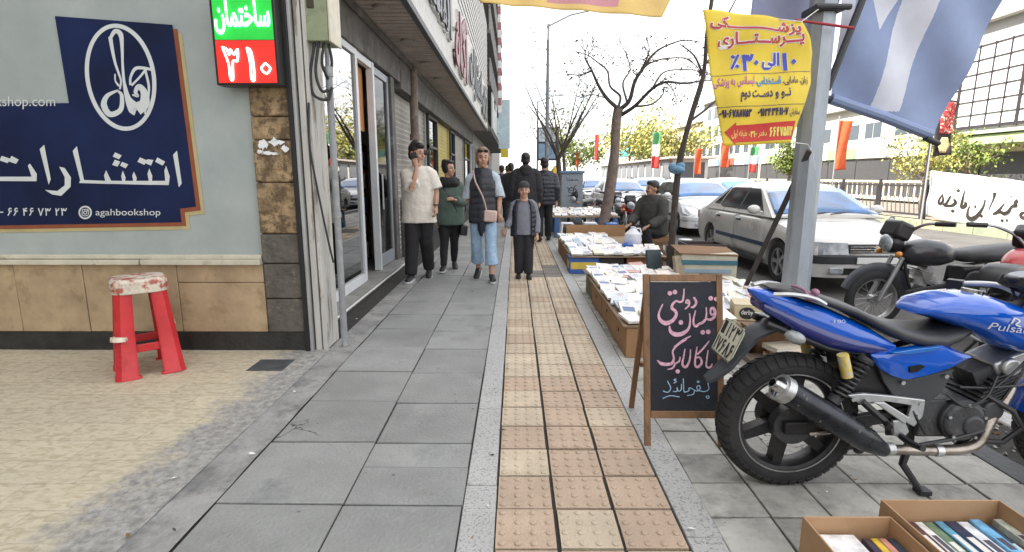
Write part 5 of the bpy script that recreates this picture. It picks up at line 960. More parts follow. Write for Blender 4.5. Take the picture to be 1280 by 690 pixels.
def flag(label, px, top, bot, wpx, cols, X=12.2, vertical=True, seed=0):
    Y = 670*X/(px-644)/.983; p0 = at(px, top, Y=Y); p1 = at(px, bot, Y=Y); s = Y/670; w_ = wpx*s; t = thing('hanging_flag', label, 'flag', (p0.x, Y, .07), 0, 'flags along the median'); H = p0.z-.07
    b = MB(); b.cyl((0, 0, 0), (0, 0, H+.15), .022, n=8); b.build('pole', M('pole_grey', (.3, .3, .3), .5), t); h_ = p0.z-p1.z; nb = len(cols); b = MB(); NU, NV = 14, 24
    b.grid(lambda u, v: (.02+u*w_*(1-.15*sin(v*2.5)), .12*w_*sin(u*5+v*3+seed), H-v*h_-.10*w_*u*sin(v*3+seed)), NU, NV); b.m = [min(nb-1, int((i//NU)/NV*nb)) for i in range(NU*NV)]
    b.build('cloth', cols, t, smooth=80, solid=.004); return t
fo = M('flag_orange', (.62, .10, .03), .7, var=.2, scale=6); fr2 = M('flag_red', (.55, .035, .03), .7, var=.15); fg = M('flag_green', (.06, .26, .10), .7); fwh = M('flag_white', (.75, .75, .75), .7)
flag('orange red flag right of the yellow notice', 1049, 150, 213, 16, [fo], seed=1); flag('red orange flag under the yellow notice', 902, 178, 210, 11, [fo], seed=2); flag('orange flag by the yellow tree left of the notice', 869, 186, 218, 9, [fo], seed=3)
flag('green, white and red flag above the station roof', 816, 166, 210, 10, [fg, fwh, fr2], seed=4); flag('green, white and red flag half hidden under the notice', 938, 184, 215, 10, [fg, fwh, fr2], seed=5); flag('red flag far off between tree trunk and station', 744, 168, 200, 5, [fr2], seed=6); flag('small orange flag far down the median', 720, 190, 208, 4, [fo], seed=7)
t = flag('black and red patterned flag with pale motif beside the blue banner', 1172, 124, 196, 27, [M('flag_black', (.02, .015, .02), .7)], seed=8)
fl = [c for c in t.children if c.name.startswith('cloth')][0]; b = MB(); s = .0207*1.0; fq = lambda u, v, w_: (.04+u, -.10-w_+.0, t_H-v); t_H = max(v.co.z for v in fl.data.vertices)
b.grid(lambda u, v: (.06+u*.40, -.13+.06*sin(u*5+v*3+8)*.6, t_H-.10-v*.85), 8, 12); b.build('red_field', M('flag_pattern', (.45, .03, .03), .7, var=.9, scale=9, col2=(.75, .55, .45), thr=.55, soft=.02), t, smooth=80, solid=.003)
b = MB(); b.grid(lambda u, v: (.16+(u-.5)*.34*(1-abs(v-.5))+.08, -.15, t_H-1.05-v*.42), 6, 6); b.build('pale_motif', M('flag_gold', (.62, .48, .25), .7, var=.4, scale=14), t, smooth=80, solid=.003)
# ------------------------------------------------------------------ across the road
def facade(name, label, y0, y1, H, X, col, rows, wcol, signs, seed, roof=True, depth=10, wz=(1.0, 1.6)):
    r = random.Random(seed); t = thing(name, label, 'building', (X, y0, 0), 0, 'buildings across the road'); b = MB(); b.bb(0, depth, 0, y1-y0, 0, H); b.build('wall', col, t)
    if roof: b = MB(); b.bb(-.5, depth+.2, -.1, y1-y0+.1, H+.003, H+.3); b.build('roof', M('roof_pale', (.55, .53, .50), .7, var=.1), t)
    for z, h_ in rows:
        y = .8
        while y < y1-y0-1.6:
            w_ = r.uniform(*wz); b = MB(); b.bb(-.04, .0-.001, y, y+w_, z, z+h_); f_ = b.build('window', wcol, t); b = MB(); b.bb(-.055, -.041, y+.07, y+w_/2-.03, z+.08, z+h_-.08); b.bb(-.055, -.041, y+w_/2+.03, y+w_-.07, z+.08, z+h_-.08); b.build('pane', M('far_pane', (.06, .08, .10), .1), f_); y += w_+r.uniform(.5, 1.3)
    y = .2; k = 0
    while signs and y < y1-y0-1.5:
        w_ = r.uniform(2.2, 3.6); w_ = min(w_, y1-y0-y-.2); b = MB(); b.bb(-.09, -.001, y, y+w_-.1, .05, 2.5); b.build('shop_front', M('front_dark', (.07, .07, .075), .4), t)
        b = MB(); b.bb(-.25, -.002, y, y+w_-.08, 2.6, 3.35); b.build('shop_sign', signs[k % len(signs)], t); k += 1; y += w_
    return t
cw = M('pale_stone', (.52, .50, .46), .8, var=.10, scale=.6); cg_ = M('grey_stone', (.36, .36, .36), .8, var=.12, scale=.6); ct = M('tan_stone', (.46, .38, .28), .8, var=.12, scale=.6); wfr = M('far_frame', (.6, .6, .6), .5)
sg = [M('fs_white', (.70, .70, .68), .5), M('fs_green', (.24, .36, .2), .5), M('fs_cream', (.62, .55, .38), .5), M('fs_blue', (.22, .36, .5), .5), M('fs_red', (.45, .10, .07), .5), M('fs_grey', (.5, .5, .5), .5)]
B1 = facade('showroom_building', 'showroom across the road with a black gridded white window wall', 12, 33, 9.3, 25, cg_, [], wfr, [sg[1], sg[0], sg[2]], 1)
b = MB(); b.bb(-.06, -.004, .5, 20.5, 3.9, 8.2); b.build('window_wall', M('frosted_white', (.70, .71, .72), .3, var=.05, scale=1), B1); b = MB()
for k in range(22): b.bb(-.12, -.061, .5+k*.95, .5+k*.95+(.16 if k % 4 == 0 else .05), 3.85, 8.25)
for k in range(7): b.bb(-.115, -.0615, .5, 20.5, 3.9+k*.71, 3.9+k*.71+(.16 if k in (0,) else .05))
b.build('glazing_bars', M('bar_black', (.03, .025, .03), .5), B1); b = MB(); b.bb(-1.6, -.01, .0, 21, 3.45, 3.62); b.build('awning_slab', M('awning_pale', (.40, .44, .36), .7), B1, bevel=.02); b = MB(); b.bb(-1.45, -.02, .5, 20.5, 2.95, 3.40); b.build('awning_band', M('awning_lime', (.42, .55, .28), .6), B1)
def ac(X, y, z, label):
    t = thing('cooler_unit', label, 'air cooler', (X, y, z), 0, 'air coolers on the facades'); b = MB(); b.box((0, 0, .45), (.9, 1.1, .9)); b.build('case', M('cooler_blue', (.42, .52, .58), .5, metal=.2), t, bevel=.02); b = MB()
    for k in range(7): b.box((-.46, 0, .14+k*.1), (.03, .95, .05), (0, .4, 0))
    b.build('louvre', M('cooler_dark', (.2, .25, .28), .5), t); b = MB(); b.box((.1, 0, -.03), (.9, 1.15, .05)); b.build('shelf', dark_metal, t)
ac(24.45, 25.6, 3.66, 'pale blue air cooler below the black gridded window wall')
facade('low_shop_row', 'long pale shop row behind the orange red flag', 33.2, 56, 6.2, 25, cw, [(3.9, 1.2)], wfr, [sg[0], sg[5], sg[1], sg[0]], 2, wz=(1.8, 2.6))
facade('office_building', 'grey office block behind the yellow notice', 56.2, 74, 10.5, 25, cg_, [(3.8, 1.5), (6.1, 1.5), (8.3, 1.5)], wfr, [sg[3], sg[0], sg[4]], 3); facade('office_building', 'tan block farther along left of the office block', 74.3, 92, 8.6, 25.5, ct, [(3.9, 1.4), (6.2, 1.4)], wfr, sg, 4); facade('low_shop_row', 'low pale shop row at the far end of the road', 92.3, 140, 5.2, 25, cw, [(3.7, 1.0)], wfr, sg, 5)
t = facade('station_shelter', 'long low station shelter with dark windows under a pale roof', 46, 84, 2.75, 13.2, M('shelter_white', (.62, .60, .56), .6), [], wfr, [], 6, False, 3.0)
b = MB(); b.bb(-.5, 3.5, -.6, 38.5, 2.76, 2.95); b.build('roof', M('shelter_roof', (.45, .40, .38), .6), t, bevel=.04)
for k in range(12): b = MB(); b.bb(-.06, -.002, .5+k*3.1, 2.9+k*3.1, .9, 2.5); b.build('window', M('shelter_glass', (.09, .10, .12), .15), t)
b = MB(); b.bb(.3, 2.7, -.05, -.002, .8, 2.5); b.build('window', M('shelter_glass', (.09,)*3), t)
dm = thing('mosque_dome', 'small turquoise dome far off beyond the station roof', 'dome', (24, 112, 0)); b = MB(); b.cyl((0, 0, 0), (0, 0, 5.2), 3.4, n=24); b.build('drum', cw, dm); b = MB(); pr = [(3.5, 5.2), (3.7, 6.0), (3.4, 7.2), (2.6, 8.3), (1.4, 9.2), (.3, 9.9), (.05, 10.6)]; b.loft([[(r*cos(a*2*pi/28), r*sin(a*2*pi/28), z) for a in range(28)] for r, z in pr]); b.build('shell', M('turquoise_tile', (.10, .38, .42), .4, var=.2, scale=1), dm)
bl_ = thing('balustrade', 'white balustrade along the far pavement behind the median', 'fence', (21.8, 28, 0)); b = MB(); b.bb(-.1, .1, 0, 30, 1.0, 1.12); b.bb(-.12, .12, 0, 30, 0, .2); b.build('rail', M('cream_paint2', (.62, .58, .48), .6), bl_)
for k in range(60): b = MB(); b.cyl((0, .25+k*.5, .2), (0, .25+k*.5, 1.0), .05, n=6); b.build('baluster', M('cream_paint2', (.6,)*3), bl_)
# ------------------------------------------------------------------ cars
def paint(name, c, metal=.0): return M(name, c, .30, metal=metal, var=.05, scale=2, bump=.0, coat=.8)
tyre = M('tyre_rubber', (.022, .022, .023), .8, var=.3, scale=10, bump=.2); alloy = M('alloy', (.42, .43, .44), .35, metal=.7, var=.1); blkpl = M('black_plastic', (.03, .032, .036), .55, var=.2, bump=.08); wellm = M('wheel_well', (.008, .008, .008), .9)
scr = M('windscreen_painted_sky', (.006, .125, .36), .06, var=.7, scale=2.2, bump=0, coat=1.0, spec=.8); sidegl = M('side_glass', (.02, .025, .03), .05, var=.4, scale=2, bump=0, coat=.6); lampgl = M('headlamp_glass', (.42, .45, .48), .08, var=.5, scale=8, coat=1, metal=.3); chrome = M('chrome', (.7, .7, .7), .12, metal=1, var=.05); amber = M('amber_lens', (.7, .25, .03), .2, coat=.6); redl = M('red_lens', (.4, .01, .01), .2, coat=.6); platew = M('plate_white', (.75, .75, .72), .5, var=.05)  # windscreen blue: sky reflection painted into the glass base colour
def boolean(o, cutters):
    for c in cutters: q = o.modifiers.new('cut', 'BOOLEAN'); q.object = c; q.solver = 'EXACT'; q.operation = 'DIFFERENCE'
    bpy.context.view_layer.update(); dg = bpy.context.evaluated_depsgraph_get(); me = bpy.data.meshes.new_from_object(o.evaluated_get(dg)); o.modifiers.clear(); o.data = me
    for c in cutters: bpy.data.objects.remove(c)
    me.shade_smooth(); me.set_sharp_from_angle(angle=radians(32))
SED = dict(L=4.4, st=[(0, .60, .30, .66), (.05, .66, .26, .74), (.22, .735, .22, .80), (.7, .82, .20, .838), (1.2, .90, .20, .845), (1.6, .925, .20, .848), (3.3, .935, .20, .848), (3.75, .955, .21, .84), (4.15, .95, .24, .815), (4.34, .91, .30, .775), (4.4, .80, .38, .72)],
           cab=[(1.08, .935), (1.90, 1.325), (2.1, 1.375), (2.55, 1.402), (2.98, 1.38), (3.16, 1.34), (3.84, .965)], ax=(.80, 3.47), r=.30,
           win=[[(1.42, .965), (2.30, .965), (2.30, 1.305), (1.97, 1.30), (1.9, 1.265)], [(2.38, .965), (3.04, .965), (3.20, .99), (3.08, 1.285), (2.98, 1.305), (2.38, 1.31)], [(3.26, 1.0), (3.50, 1.005), (3.16, 1.26)]], doors=[(1.24, 2.33), (2.35, 3.22)], wind=(.05, .95))
HAT = dict(L=3.85, st=[(0, .52, .30, .60), (.06, .60, .25, .71), (.25, .72, .21, .78), (.6, .83, .20, .82), (1.0, .93, .20, .826), (1.4, .96, .20, .826), (3.0, .98, .20, .826), (3.5, .98, .22, .81), (3.78, .90, .28, .76), (3.85, .75, .36, .68)],
           cab=[(.88, .95), (1.72, 1.365), (1.95, 1.41), (2.5, 1.43), (3.1, 1.39), (3.3, 1.35), (3.74, .985)], ax=(.76, 3.2), r=.29,
           win=[[(1.30, .99), (2.36, 1.0), (2.36, 1.335), (1.82, 1.325), (1.7, 1.275)], [(2.44, 1.0), (3.1, 1.02), (3.2, 1.06), (3.0, 1.31), (2.44, 1.335)]], doors=[(1.08, 2.38), (2.40, 3.05)], wind=(.05, .95))
def car(name, label, X, Y, D, pm_, group='cars parked and passing along the street', front='sedan'):
    t = thing(name, label, 'car', (X, Y, -.13), 0, group); L_ = D['L']
    def ring(y, zt, zb, w_): return [(x, y, z) for x, z in [(0, zt+.018), (w_*.5, zt+.014), (w_*.82, zt-.002), (w_*.93, zt-.03), (w_*.985, zt-.10), (w_, zt-.22), (w_*1.0, zb+.30*(zt-zb)), (w_*.985, zb+.10), (w_*.93, zb), (0, zb)]]+[(-x, y, z) for x, z in [(w_*.93, zb), (w_*.985, zb+.10), (w_*1.0, zb+.30*(zt-zb)), (w_, zt-.22), (w_*.985, zt-.10), (w_*.93, zt-.03), (w_*.82, zt-.002), (w_*.5, zt+.014)]]
    S_ = D['st']
    def stat(y):
        for i in range(len(S_)-1):
            if S_[i][0] <= y <= S_[i+1][0]: f = (y-S_[i][0])/(S_[i+1][0]-S_[i][0]); return [S_[i][k]+(S_[i+1][k]-S_[i][k])*f for k in range(1, 4)]
        return list(S_[-1][1:])
    def sx(y, z):
        zt, zb, w_ = stat(y); q = ring(y, zt, zb, w_)[1:9]
        for i in range(len(q)-1):
            if q[i+1][2] <= z <= q[i][2]: f = (z-q[i][2])/(q[i+1][2]-q[i][2]+1e-9); return q[i][0]+(q[i+1][0]-q[i][0])*f
        return w_
    b = MB(); ys = sorted(set([s[0] for s in S_]+[.4, .55, .95, 2.0, 2.5, 3.0])); b.loft([ring(y, *stat(y)) for y in ys if y <= L_]); body = b.build('body', pm_, t)
    cs = []
    for y in D['ax']:
        for s in (-1, 1):
            b = MB(); b.cyl((s*.58, y, D['r']), (s*1.1, y, D['r']), D['r']+.045, n=36); cs.append(b.build('cutter', wellm, t))
    boolean(body, cs); body.data.materials.clear(); body.data.materials.append(pm_)
    b = MB(); b.bb(-.60, .60, .25, L_-.3, .16, .56); b.build('underbody', wellm, t)
    px = lambda z: .805-.225*(z-.92)/.43
    b = MB(); R2 = []
    for y, z in D['cab']:
        w_ = px(z-.045); R2.append([(px(.90), y, .90), (w_, y, z-.045), (w_*.88, y, z-.008), (w_*.5, y, z+.012), (0, y, z+.018), (-w_*.5, y, z+.012), (-w_*.88, y, z-.008), (-w_, y, z-.045), (-px(.90), y, .90)])
    b.loft(R2); b.build('cabin', pm_, t)
    C_ = D['cab']
    def slope(A, B, t0, t1, nm, m_, out):
        b = MB()
        def f(u, v):
            q = t0+(t1-t0)*v; y = A[0]+(B[0]-A[0])*q; z = A[1]+(B[1]-A[1])*q; w_ = px(z-.045)*.93; s = u*2-1
            n_ = Vector((0, -(B[1]-A[1]), (B[0]-A[0]))).normalized(); n_ = n_ if n_.z > 0 else -n_; zz_ = z+.018-.026*abs(s)**2.2
            return tuple(Vector((s*w_, y, zz_))+n_*out)
        b.grid(f, 10, 5); return b.build(nm, m_, t, smooth=60, solid=.004)
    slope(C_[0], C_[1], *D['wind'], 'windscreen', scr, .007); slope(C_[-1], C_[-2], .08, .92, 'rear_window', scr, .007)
    for P in D['win']:
        for s in (-1, 1):
            b = MB(); b.prism(P, lambda u, v, w_: (s*(px(v)+.004+w_), u, v), .004); b.build('side_window', sidegl, t, smooth=0)
    p0 = D['win'][0]; p1 = D['win'][1]
    for s in (-1, 1):
        b = MB(); b.prism([(p0[1][0]+.004, .955), (p1[0][0]-.004, .955), (p1[0][0]-.004, p0[2][1]+.005), (p0[2][0]+.004, p0[2][1]+.005)], lambda u, v, w_: (s*(px(v)+.003+w_), u, v), .004); b.build('door_pillar', blkpl, t, smooth=0)
        b = MB(); b.bb(s*.835, s*.858, D['ax'][0]+.42, D['ax'][1]-.42, .20, .27); b.build('sill', blkpl, t, bevel=.008)
    for y0, y1 in D['doors']:
        for s in (-1, 1):
            b = MB(); b.grid(lambda u, v: (s*(sx(y0+(y1-y0)*u, .29+v*(.60))+.005), y0+(y1-y0)*u+(.05 if v < .2 else 0)*(0), .29+v*.60), 6, 10); d_ = b.build('door', pm_, t, smooth=50, solid=.006)
            b = MB(); b.box((s*(sx(y1-.15, .80)+.015), y1-.16, .80), (.025, .16, .03)); b.build('handle', blkpl, d_, bevel=.008)
    for s in (-1, 1):
        b = MB(); b.bb(s*.853, s*.868, 1.16, D['ax'][1]-.36, .47, .53); b.build('side_moulding', M('moulding_navy', (.03, .05, .10), .5), t, bevel=.004)
        b = MB(); b.ell((s*.93, D['doors'][0][0]+.20, 1.0), (.10, .055, .07)); b.tube([(s*.80, D['doors'][0][0]+.2, .96), (s*.9, D['doors'][0][0]+.2, .98)], .02, 6); b.build('mirror', pm_, t)
    def plan(z0, z1, out, y1, m_, nm, n=14):
        w_ = lambda y: stat(y)[2]; half = [(w_(y1)+out+.012, y1), (w_(.32)+out+.018, .32), (w_(.16)+out+.03, .16), (w_(.05)+out+.03, .04), (w_(0)+out-.02, -.03-out), (w_(0)-.22, -.062-out), (0, -.075-out)]
        Q = crom([(x, y) for x, y in half]+[(-x, y) for x, y in reversed(half[:-1])], 4); b = MB(); rg = [[(x, y, z0), (x, y, z1), (x*.90, y+.14, z1), (x*.90, y+.14, z0)] for x, y, _ in Q]
        b.loft(rg); return b.build(nm, m_, t, bevel=.01)
    bp = plan(.22, .40, .0, .44, pm_, 'bumper'); b_ = plan(.402, .505, .012, .44, blkpl if front == 'sedan' else pm_, 'bumper_band')
    b = MB(); b.bb(-.42, .42, -.082, -.06, .27, .35); b.build('air_intake', wellm, bp)
    for s in (-1, 1):
        b = MB(); b.box((s*.50, -.078, .32), (.17, .03, .08), (0, 0, s*.02)); b.build('fog_lamp', lampgl, t, bevel=.01)
        b = MB()
        if front == 'sedan':
            b.add([(s*.33, -.03, .515), (s*.655, -.028, .515), (s*.835, .22, .525), (s*.825, .26, .665), (s*.645, -.012, .672), (s*.35, -.015, .665), (s*.34, .1, .525), (s*.62, .12, .522), (s*.70, .2, .525), (s*.70, .24, .655), (s*.60, .16, .655), (s*.36, .14, .648)], [(0, 1, 4, 5), (1, 2, 3, 4), (6, 7, 10, 11), (7, 8, 9, 10), (0, 1, 7, 6), (1, 2, 8, 7), (5, 4, 10, 11), (4, 3, 9, 10), (0, 5, 11, 6), (2, 3, 9, 8)])
        else:
            b.add([(s*.30, -.03, .50), (s*.60, -.028, .50), (s*.815, .22, .58), (s*.80, .52, .80), (s*.62, .36, .79), (s*.34, .02, .64), (s*.30, .1, .50), (s*.55, .12, .50), (s*.64, .3, .56), (s*.63, .52, .74), (s*.55, .4, .70), (s*.34, .16, .59)], [(0, 1, 4, 5), (1, 2, 3, 4), (6, 7, 10, 11), (7, 8, 9, 10), (0, 1, 7, 6), (1, 2, 8, 7), (5, 4, 10, 11), (4, 3, 9, 10), (0, 5, 11, 6), (2, 3, 9, 8)])
        b.build('headlamp', lampgl, t)
    b = MB(); b.bb(-.335, .335, -.03, .06, .535, .645 if front == 'sedan' else .58); g_ = b.build('grille', blkpl, t, bevel=.006); b = MB()
    for k in range(3): b.bb(-.32, .32, -.038, -.029, .55+k*.032, .56+k*.032)
    b.build('slat', chrome if front == 'sedan' else blkpl, g_); b = MB(); P = [(-.02, .56), (.015, .565), (.0, .59), (.03, .60), (.022, .632), (-.005, .638), (-.028, .615), (-.012, .60), (-.03, .585)]; b.prism(P, lambda u, v, w_: (u, -.04-w_, v), .006); b.build('emblem', chrome, g_, smooth=0)
    b = MB(); b.bb(-.26, .26, -.100, -.092, .41, .49); b.build('number_plate', platew, t)
    for s in (-1, 1): b = MB(); b.box((s*.62, L_-.02, .74), (.3, .06, .16)); b.build('tail_lamp', redl, t, bevel=.01)
    for s in (-1, 1): b = MB(); b.tube([(s*.12-.1, 1.06, .955), (s*.12+.25, 1.15, .985)], .008, 5); b.build('wiper', blkpl, t)
    r = D['r']
    for y in D['ax']:
        for s in (-1, 1):
            W_ = thing('wheel', '', '', (s*.735, y, r)); W_.parent = t; del W_['label'], W_['category']
            b = MB(); b.lathe([(r*.66, -.085), (r*.90, -.09), (r*.985, -.07), (r, -.02), (r, .02), (r*.985, .07), (r*.90, .09), (r*.66, .085)], (0, 0, 0), 'X', 36); b.build('tyre', tyre, W_)
            b = MB(); b.lathe([(r*.67, -.08), (r*.67, .082), (r*.60, .075), (r*.60, -.08)], (0, 0, 0), 'X', 32); b.cyl((s*.03, 0, 0), (s*.074, 0, 0), .06, .05, n=18)
            for k in range(5): a = k*2*pi/5; b.add([(s*.07, cos(a+o)*q*r, sin(a+o)*q*r) for o, q in ((-.35, .16), (.35, .16), (.2, .62), (-.2, .62))]+[(s*.04, cos(a+o)*q*r, sin(a+o)*q*r) for o, q in ((-.35, .16), (.35, .16), (.2, .62), (-.2, .62))], [(0, 1, 2, 3), (4, 5, 6, 7), (0, 1, 5, 4), (1, 2, 6, 5), (2, 3, 7, 6), (3, 0, 4, 7)])
            b.build('rim', alloy, W_); b = MB(); b.cyl((s*.0, 0, 0), (s*.028, 0, 0), r*.62, n=24); b.build('brake_disc', M('brake_dark', (.05, .05, .05), .5), W_)
    return t
silver = paint('paint_silver', (.62, .61, .58), .12); white = paint('paint_white', (.76, .77, .78)); grey = paint('paint_grey', (.30, .32, .34), .3)
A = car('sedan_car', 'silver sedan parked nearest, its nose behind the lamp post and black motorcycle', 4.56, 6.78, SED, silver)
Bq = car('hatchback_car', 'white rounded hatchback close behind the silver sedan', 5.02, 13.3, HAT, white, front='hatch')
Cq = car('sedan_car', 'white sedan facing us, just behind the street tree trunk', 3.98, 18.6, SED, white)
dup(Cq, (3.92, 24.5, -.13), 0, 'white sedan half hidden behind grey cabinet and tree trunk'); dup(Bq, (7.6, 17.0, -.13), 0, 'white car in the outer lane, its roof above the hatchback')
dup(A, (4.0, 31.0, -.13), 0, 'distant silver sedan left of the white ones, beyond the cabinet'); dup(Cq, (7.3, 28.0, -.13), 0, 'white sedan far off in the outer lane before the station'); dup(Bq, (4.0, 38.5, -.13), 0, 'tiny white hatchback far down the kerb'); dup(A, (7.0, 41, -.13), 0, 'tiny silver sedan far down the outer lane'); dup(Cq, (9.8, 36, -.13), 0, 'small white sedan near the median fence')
# ------------------------------------------------------------------ blue motorcycle
def sq(n, w_, z0, z1, x, e=2.6, tilt=0):
    r = []; c = (z0+z1)/2; h_ = (z1-z0)/2
    for k in range(n):
        a = 2*pi*k/n; ca, sa = cos(a), sin(a); r.append((x+tilt*sa*h_, -w_*abs(ca)**(2/e)*(1 if ca >= 0 else -1), c+h_*abs(sa)**(2/e)*(1 if sa >= 0 else -1)))
    return r
def bpt(px, py, off=0): p = at(px, py, Y=2.25-off); return V(p.x-1.21, -off, p.z)
mc = thing('motorcycle', 'shiny blue motorcycle with black seat and slanting dark muffler, filling near right side', 'motorcycle', (1.21, 2.25, 0))
blue = M('motorcycle_blue', (.0, .095, .56), .18, var=.10, scale=5, bump=.0, coat=1.0, col2=(.05, .12, .42), thr=.68, soft=.08); dblue = M('motorcycle_navy', (.012, .02, .16), .25, var=.08, coat=.8); seatm = M('seat_vinyl', (.055, .056, .06), .42, var=.25, scale=6, bump=.12, bscale=90); fr_b = M('frame_black', (.018, .018, .02), .4, var=.3, bump=.08); engm = M('engine_grey', (.06, .062, .066), .5, metal=.3, var=.4, scale=9, bump=.2, col2=(.13, .12, .11), thr=.64); alum = M('bracket_aluminium', (.55, .56, .57), .38, metal=.75, var=.15, scale=8, col2=(.3, .29, .28), thr=.66); muf = M('muffler_black', (.028, .031, .037), .28, metal=.4, var=.4, scale=14, bump=.06, col2=(.22, .21, .19), thr=.66, soft=.02); steelp = M('exhaust_steel', (.34, .30, .26), .35, metal=.85, var=.35, scale=7, col2=(.16, .12, .09), thr=.6); tread = M('tyre_tread', (.026, .026, .027), .85, var=.35, scale=14, bump=.2)
R = .303
def mwheel(parent, x, R, w_, nm, spokes, mat_r, tre=True):
    W_ = bpy.data.objects.new(nm, None); COL.objects.link(W_); W_.parent = parent; W_.location = (x, 0, R)
    b = MB(); n = 60; P = [(R*.735, -w_*.42), (R*.80, -w_*.50), (R*.90, -w_*.5), (R*.955, -w_*.40), (R*.99, -w_*.2), (R, 0), (R*.99, w_*.2), (R*.955, w_*.40), (R*.90, w_*.5), (R*.80, w_*.5), (R*.735, w_*.42)]
    b.lathe(P, (0, 0, 0), 'Y', n)
    if tre:
        for k in range(44):
            a = 2*pi*k/44
            for s in (-1, 1):
                o_ = .035 if s > 0 else 0
                ring_ = []
                for rr, yy, da in ((R*1.012, s*.006, 0), (R*1.004, s*w_*.22, .03), (R*.970, s*w_*.42, .05), (R*.90, s*w_*.53, .045)):
                    ring_.append((rr, yy, da+o_))
                vs = []
                for rr, yy, da in ring_:
                    for q in (0, .105): t_ = a+da+q; vs.append((rr*cos(t_), yy, rr*sin(t_)))
                vs += [(x_*.975, y_*.97, z_*.975) for x_, y_, z_ in vs]
                b.add(vs, [(0, 1, 3, 2), (2, 3, 5, 4), (4, 5, 7, 6), (0, 2, 10, 8), (2, 4, 12, 10), (4, 6, 14, 12), (1, 3, 11, 9), (3, 5, 13, 11), (5, 7, 15, 13), (0, 1, 9, 8), (6, 7, 15, 14)])
    b.build('tyre', tread, W_, smooth=40)
    b = MB(); b.lathe([(R*.755, -w_*.43), (R*.755, w_*.43), (R*.69, w_*.36), (R*.66, w_*.15), (R*.66, -w_*.15), (R*.69, -w_*.36)], (0, 0, 0), 'Y', 48, 0); b.lathe([(R*.762, -w_*.45), (R*.742, -w_*.45), (R*.742, -w_*.41), (R*.762, -w_*.41)], (0, 0, 0), 'Y', 48, 1)
    b.cyl((0, -w_*.5, 0), (0, w_*.5, 0), R*.16, n=20); b.cyl((0, -w_*.62, 0), (0, w_*.62, 0), R*.055, n=12, m=1)
    for k in range(spokes):
        a = 2*pi*k/spokes+.35
        if spokes < 10:
            def pt(r, o, y): return (r*cos(a)-o*sin(a), y, r*sin(a)+o*cos(a))
            for o0, o1 in ((-.018, -.03), (.018, .03)) if False else ((0, 0),):
                vs = [pt(R*.12, -.030, -.022), pt(R*.12, .030, -.022), pt(R*.70, .020, -.030), pt(R*.70, -.020, -.030), pt(R*.12, -.030, .022), pt(R*.12, .030, .022), pt(R*.70, .020, .030), pt(R*.70, -.020, .030)]
                b.add(vs, [(0, 1, 2, 3), (4, 5, 6, 7), (0, 1, 5, 4), (1, 2, 6, 5), (2, 3, 7, 6), (3, 0, 4, 7)])
        else:
            s = 1 if k % 2 else -1; b.tube([(R*.14*cos(a+.5*s), s*.03, R*.14*sin(a+.5*s)), (R*.70*cos(a), s*.006, R*.70*sin(a))], .0028, 4, 1)
    b.build('rim', mat_r, W_, smooth=30); return W_
rw = mwheel(mc, 0, R, .128, 'rear_wheel', 6, [fr_b, M('rim_lip', (.5, .5, .5), .3, metal=.8)])
b = MB(); b.cyl((0, -.075, R), (0, -.02, R), .085, n=24); b.cyl((0, .03, R), (0, .085, R), .10, n=24); b.build('drum_brake', engm, mc)
for s in (-1, 1):
    b = MB(); b.loft([[(x, s*.092+dy, z+dz) for dy, dz in ((-.014, -.028), (.014, -.028), (.014, .028), (-.014, .028))] for x, z in ((-.05, R), (.10, R+.004), (.52, .385))]); b.build('swingarm', fr_b, mc, bevel=.005)
b = MB(); b.tube([(.05, -.11, R-.02), (.30, -.13, R+.02)], .009, 6); b.build('brake_rod', steelp, mc)
# exhaust
m0, m1 = bpt(975, 484, .19), bpt(1100, 560, .155); d = (m1-m0); b = MB()
b.tube([m0-d*.0, m0+d*.03, m0+d*.08, m0+d*.6, m0+d*.86, m0+d*1.0, m0+d*1.05], [.042, .052, .054, .055, .052, .034, .026], 22); M_ = b.build('muffler', muf, mc)
b = MB(); b.lathe([(.040, -.0), (.057, .0), (.058, .035), (.053, .04)], (0, 0, 0), 'Z', 22); o = b.build('end_cap', alum, M_); o.rotation_euler = d.to_track_quat('Z', 'Y').to_euler(); o.location = m0-d*.005
b = MB(); b.lathe([(.017, -.035), (.024, -.035), (.024, .03), (.017, .03)], (0, 0, 0), 'Z', 16, 0); b.cyl((0, 0, -.002), (0, 0, .004), .042, n=20, m=0); b.cyl((0, 0, -.01), (0, 0, .0), .018, n=14, m=1); o = b.build('tail_pipe', [chrome, wellm], M_); o.rotation_euler = d.to_track_quat('Z', 'Y').to_euler(); o.location = m0-d*.01
b = MB(); P = [m0+d*1.03, bpt(1125, 562, .14), bpt(1170, 563, .135), bpt(1206, 561, .13), bpt(1224, 552, .12), bpt(1236, 528, .10), bpt(1252, 505, .06), bpt(1262, 486, .03), bpt(1262, 470, .0), bpt(1245, 462, 0)]; b.tube(crom(P, 6), .021, 14); b.build('exhaust_pipe', steelp, mc)
for q in (bpt(1112, 561, .145), bpt(1172, 563, .135)): b = MB(); b.cyl(q-V(.014, 0, 0), q+V(.014, 0, 0), .026, n=14); b.build('pipe_clamp', alum, mc)
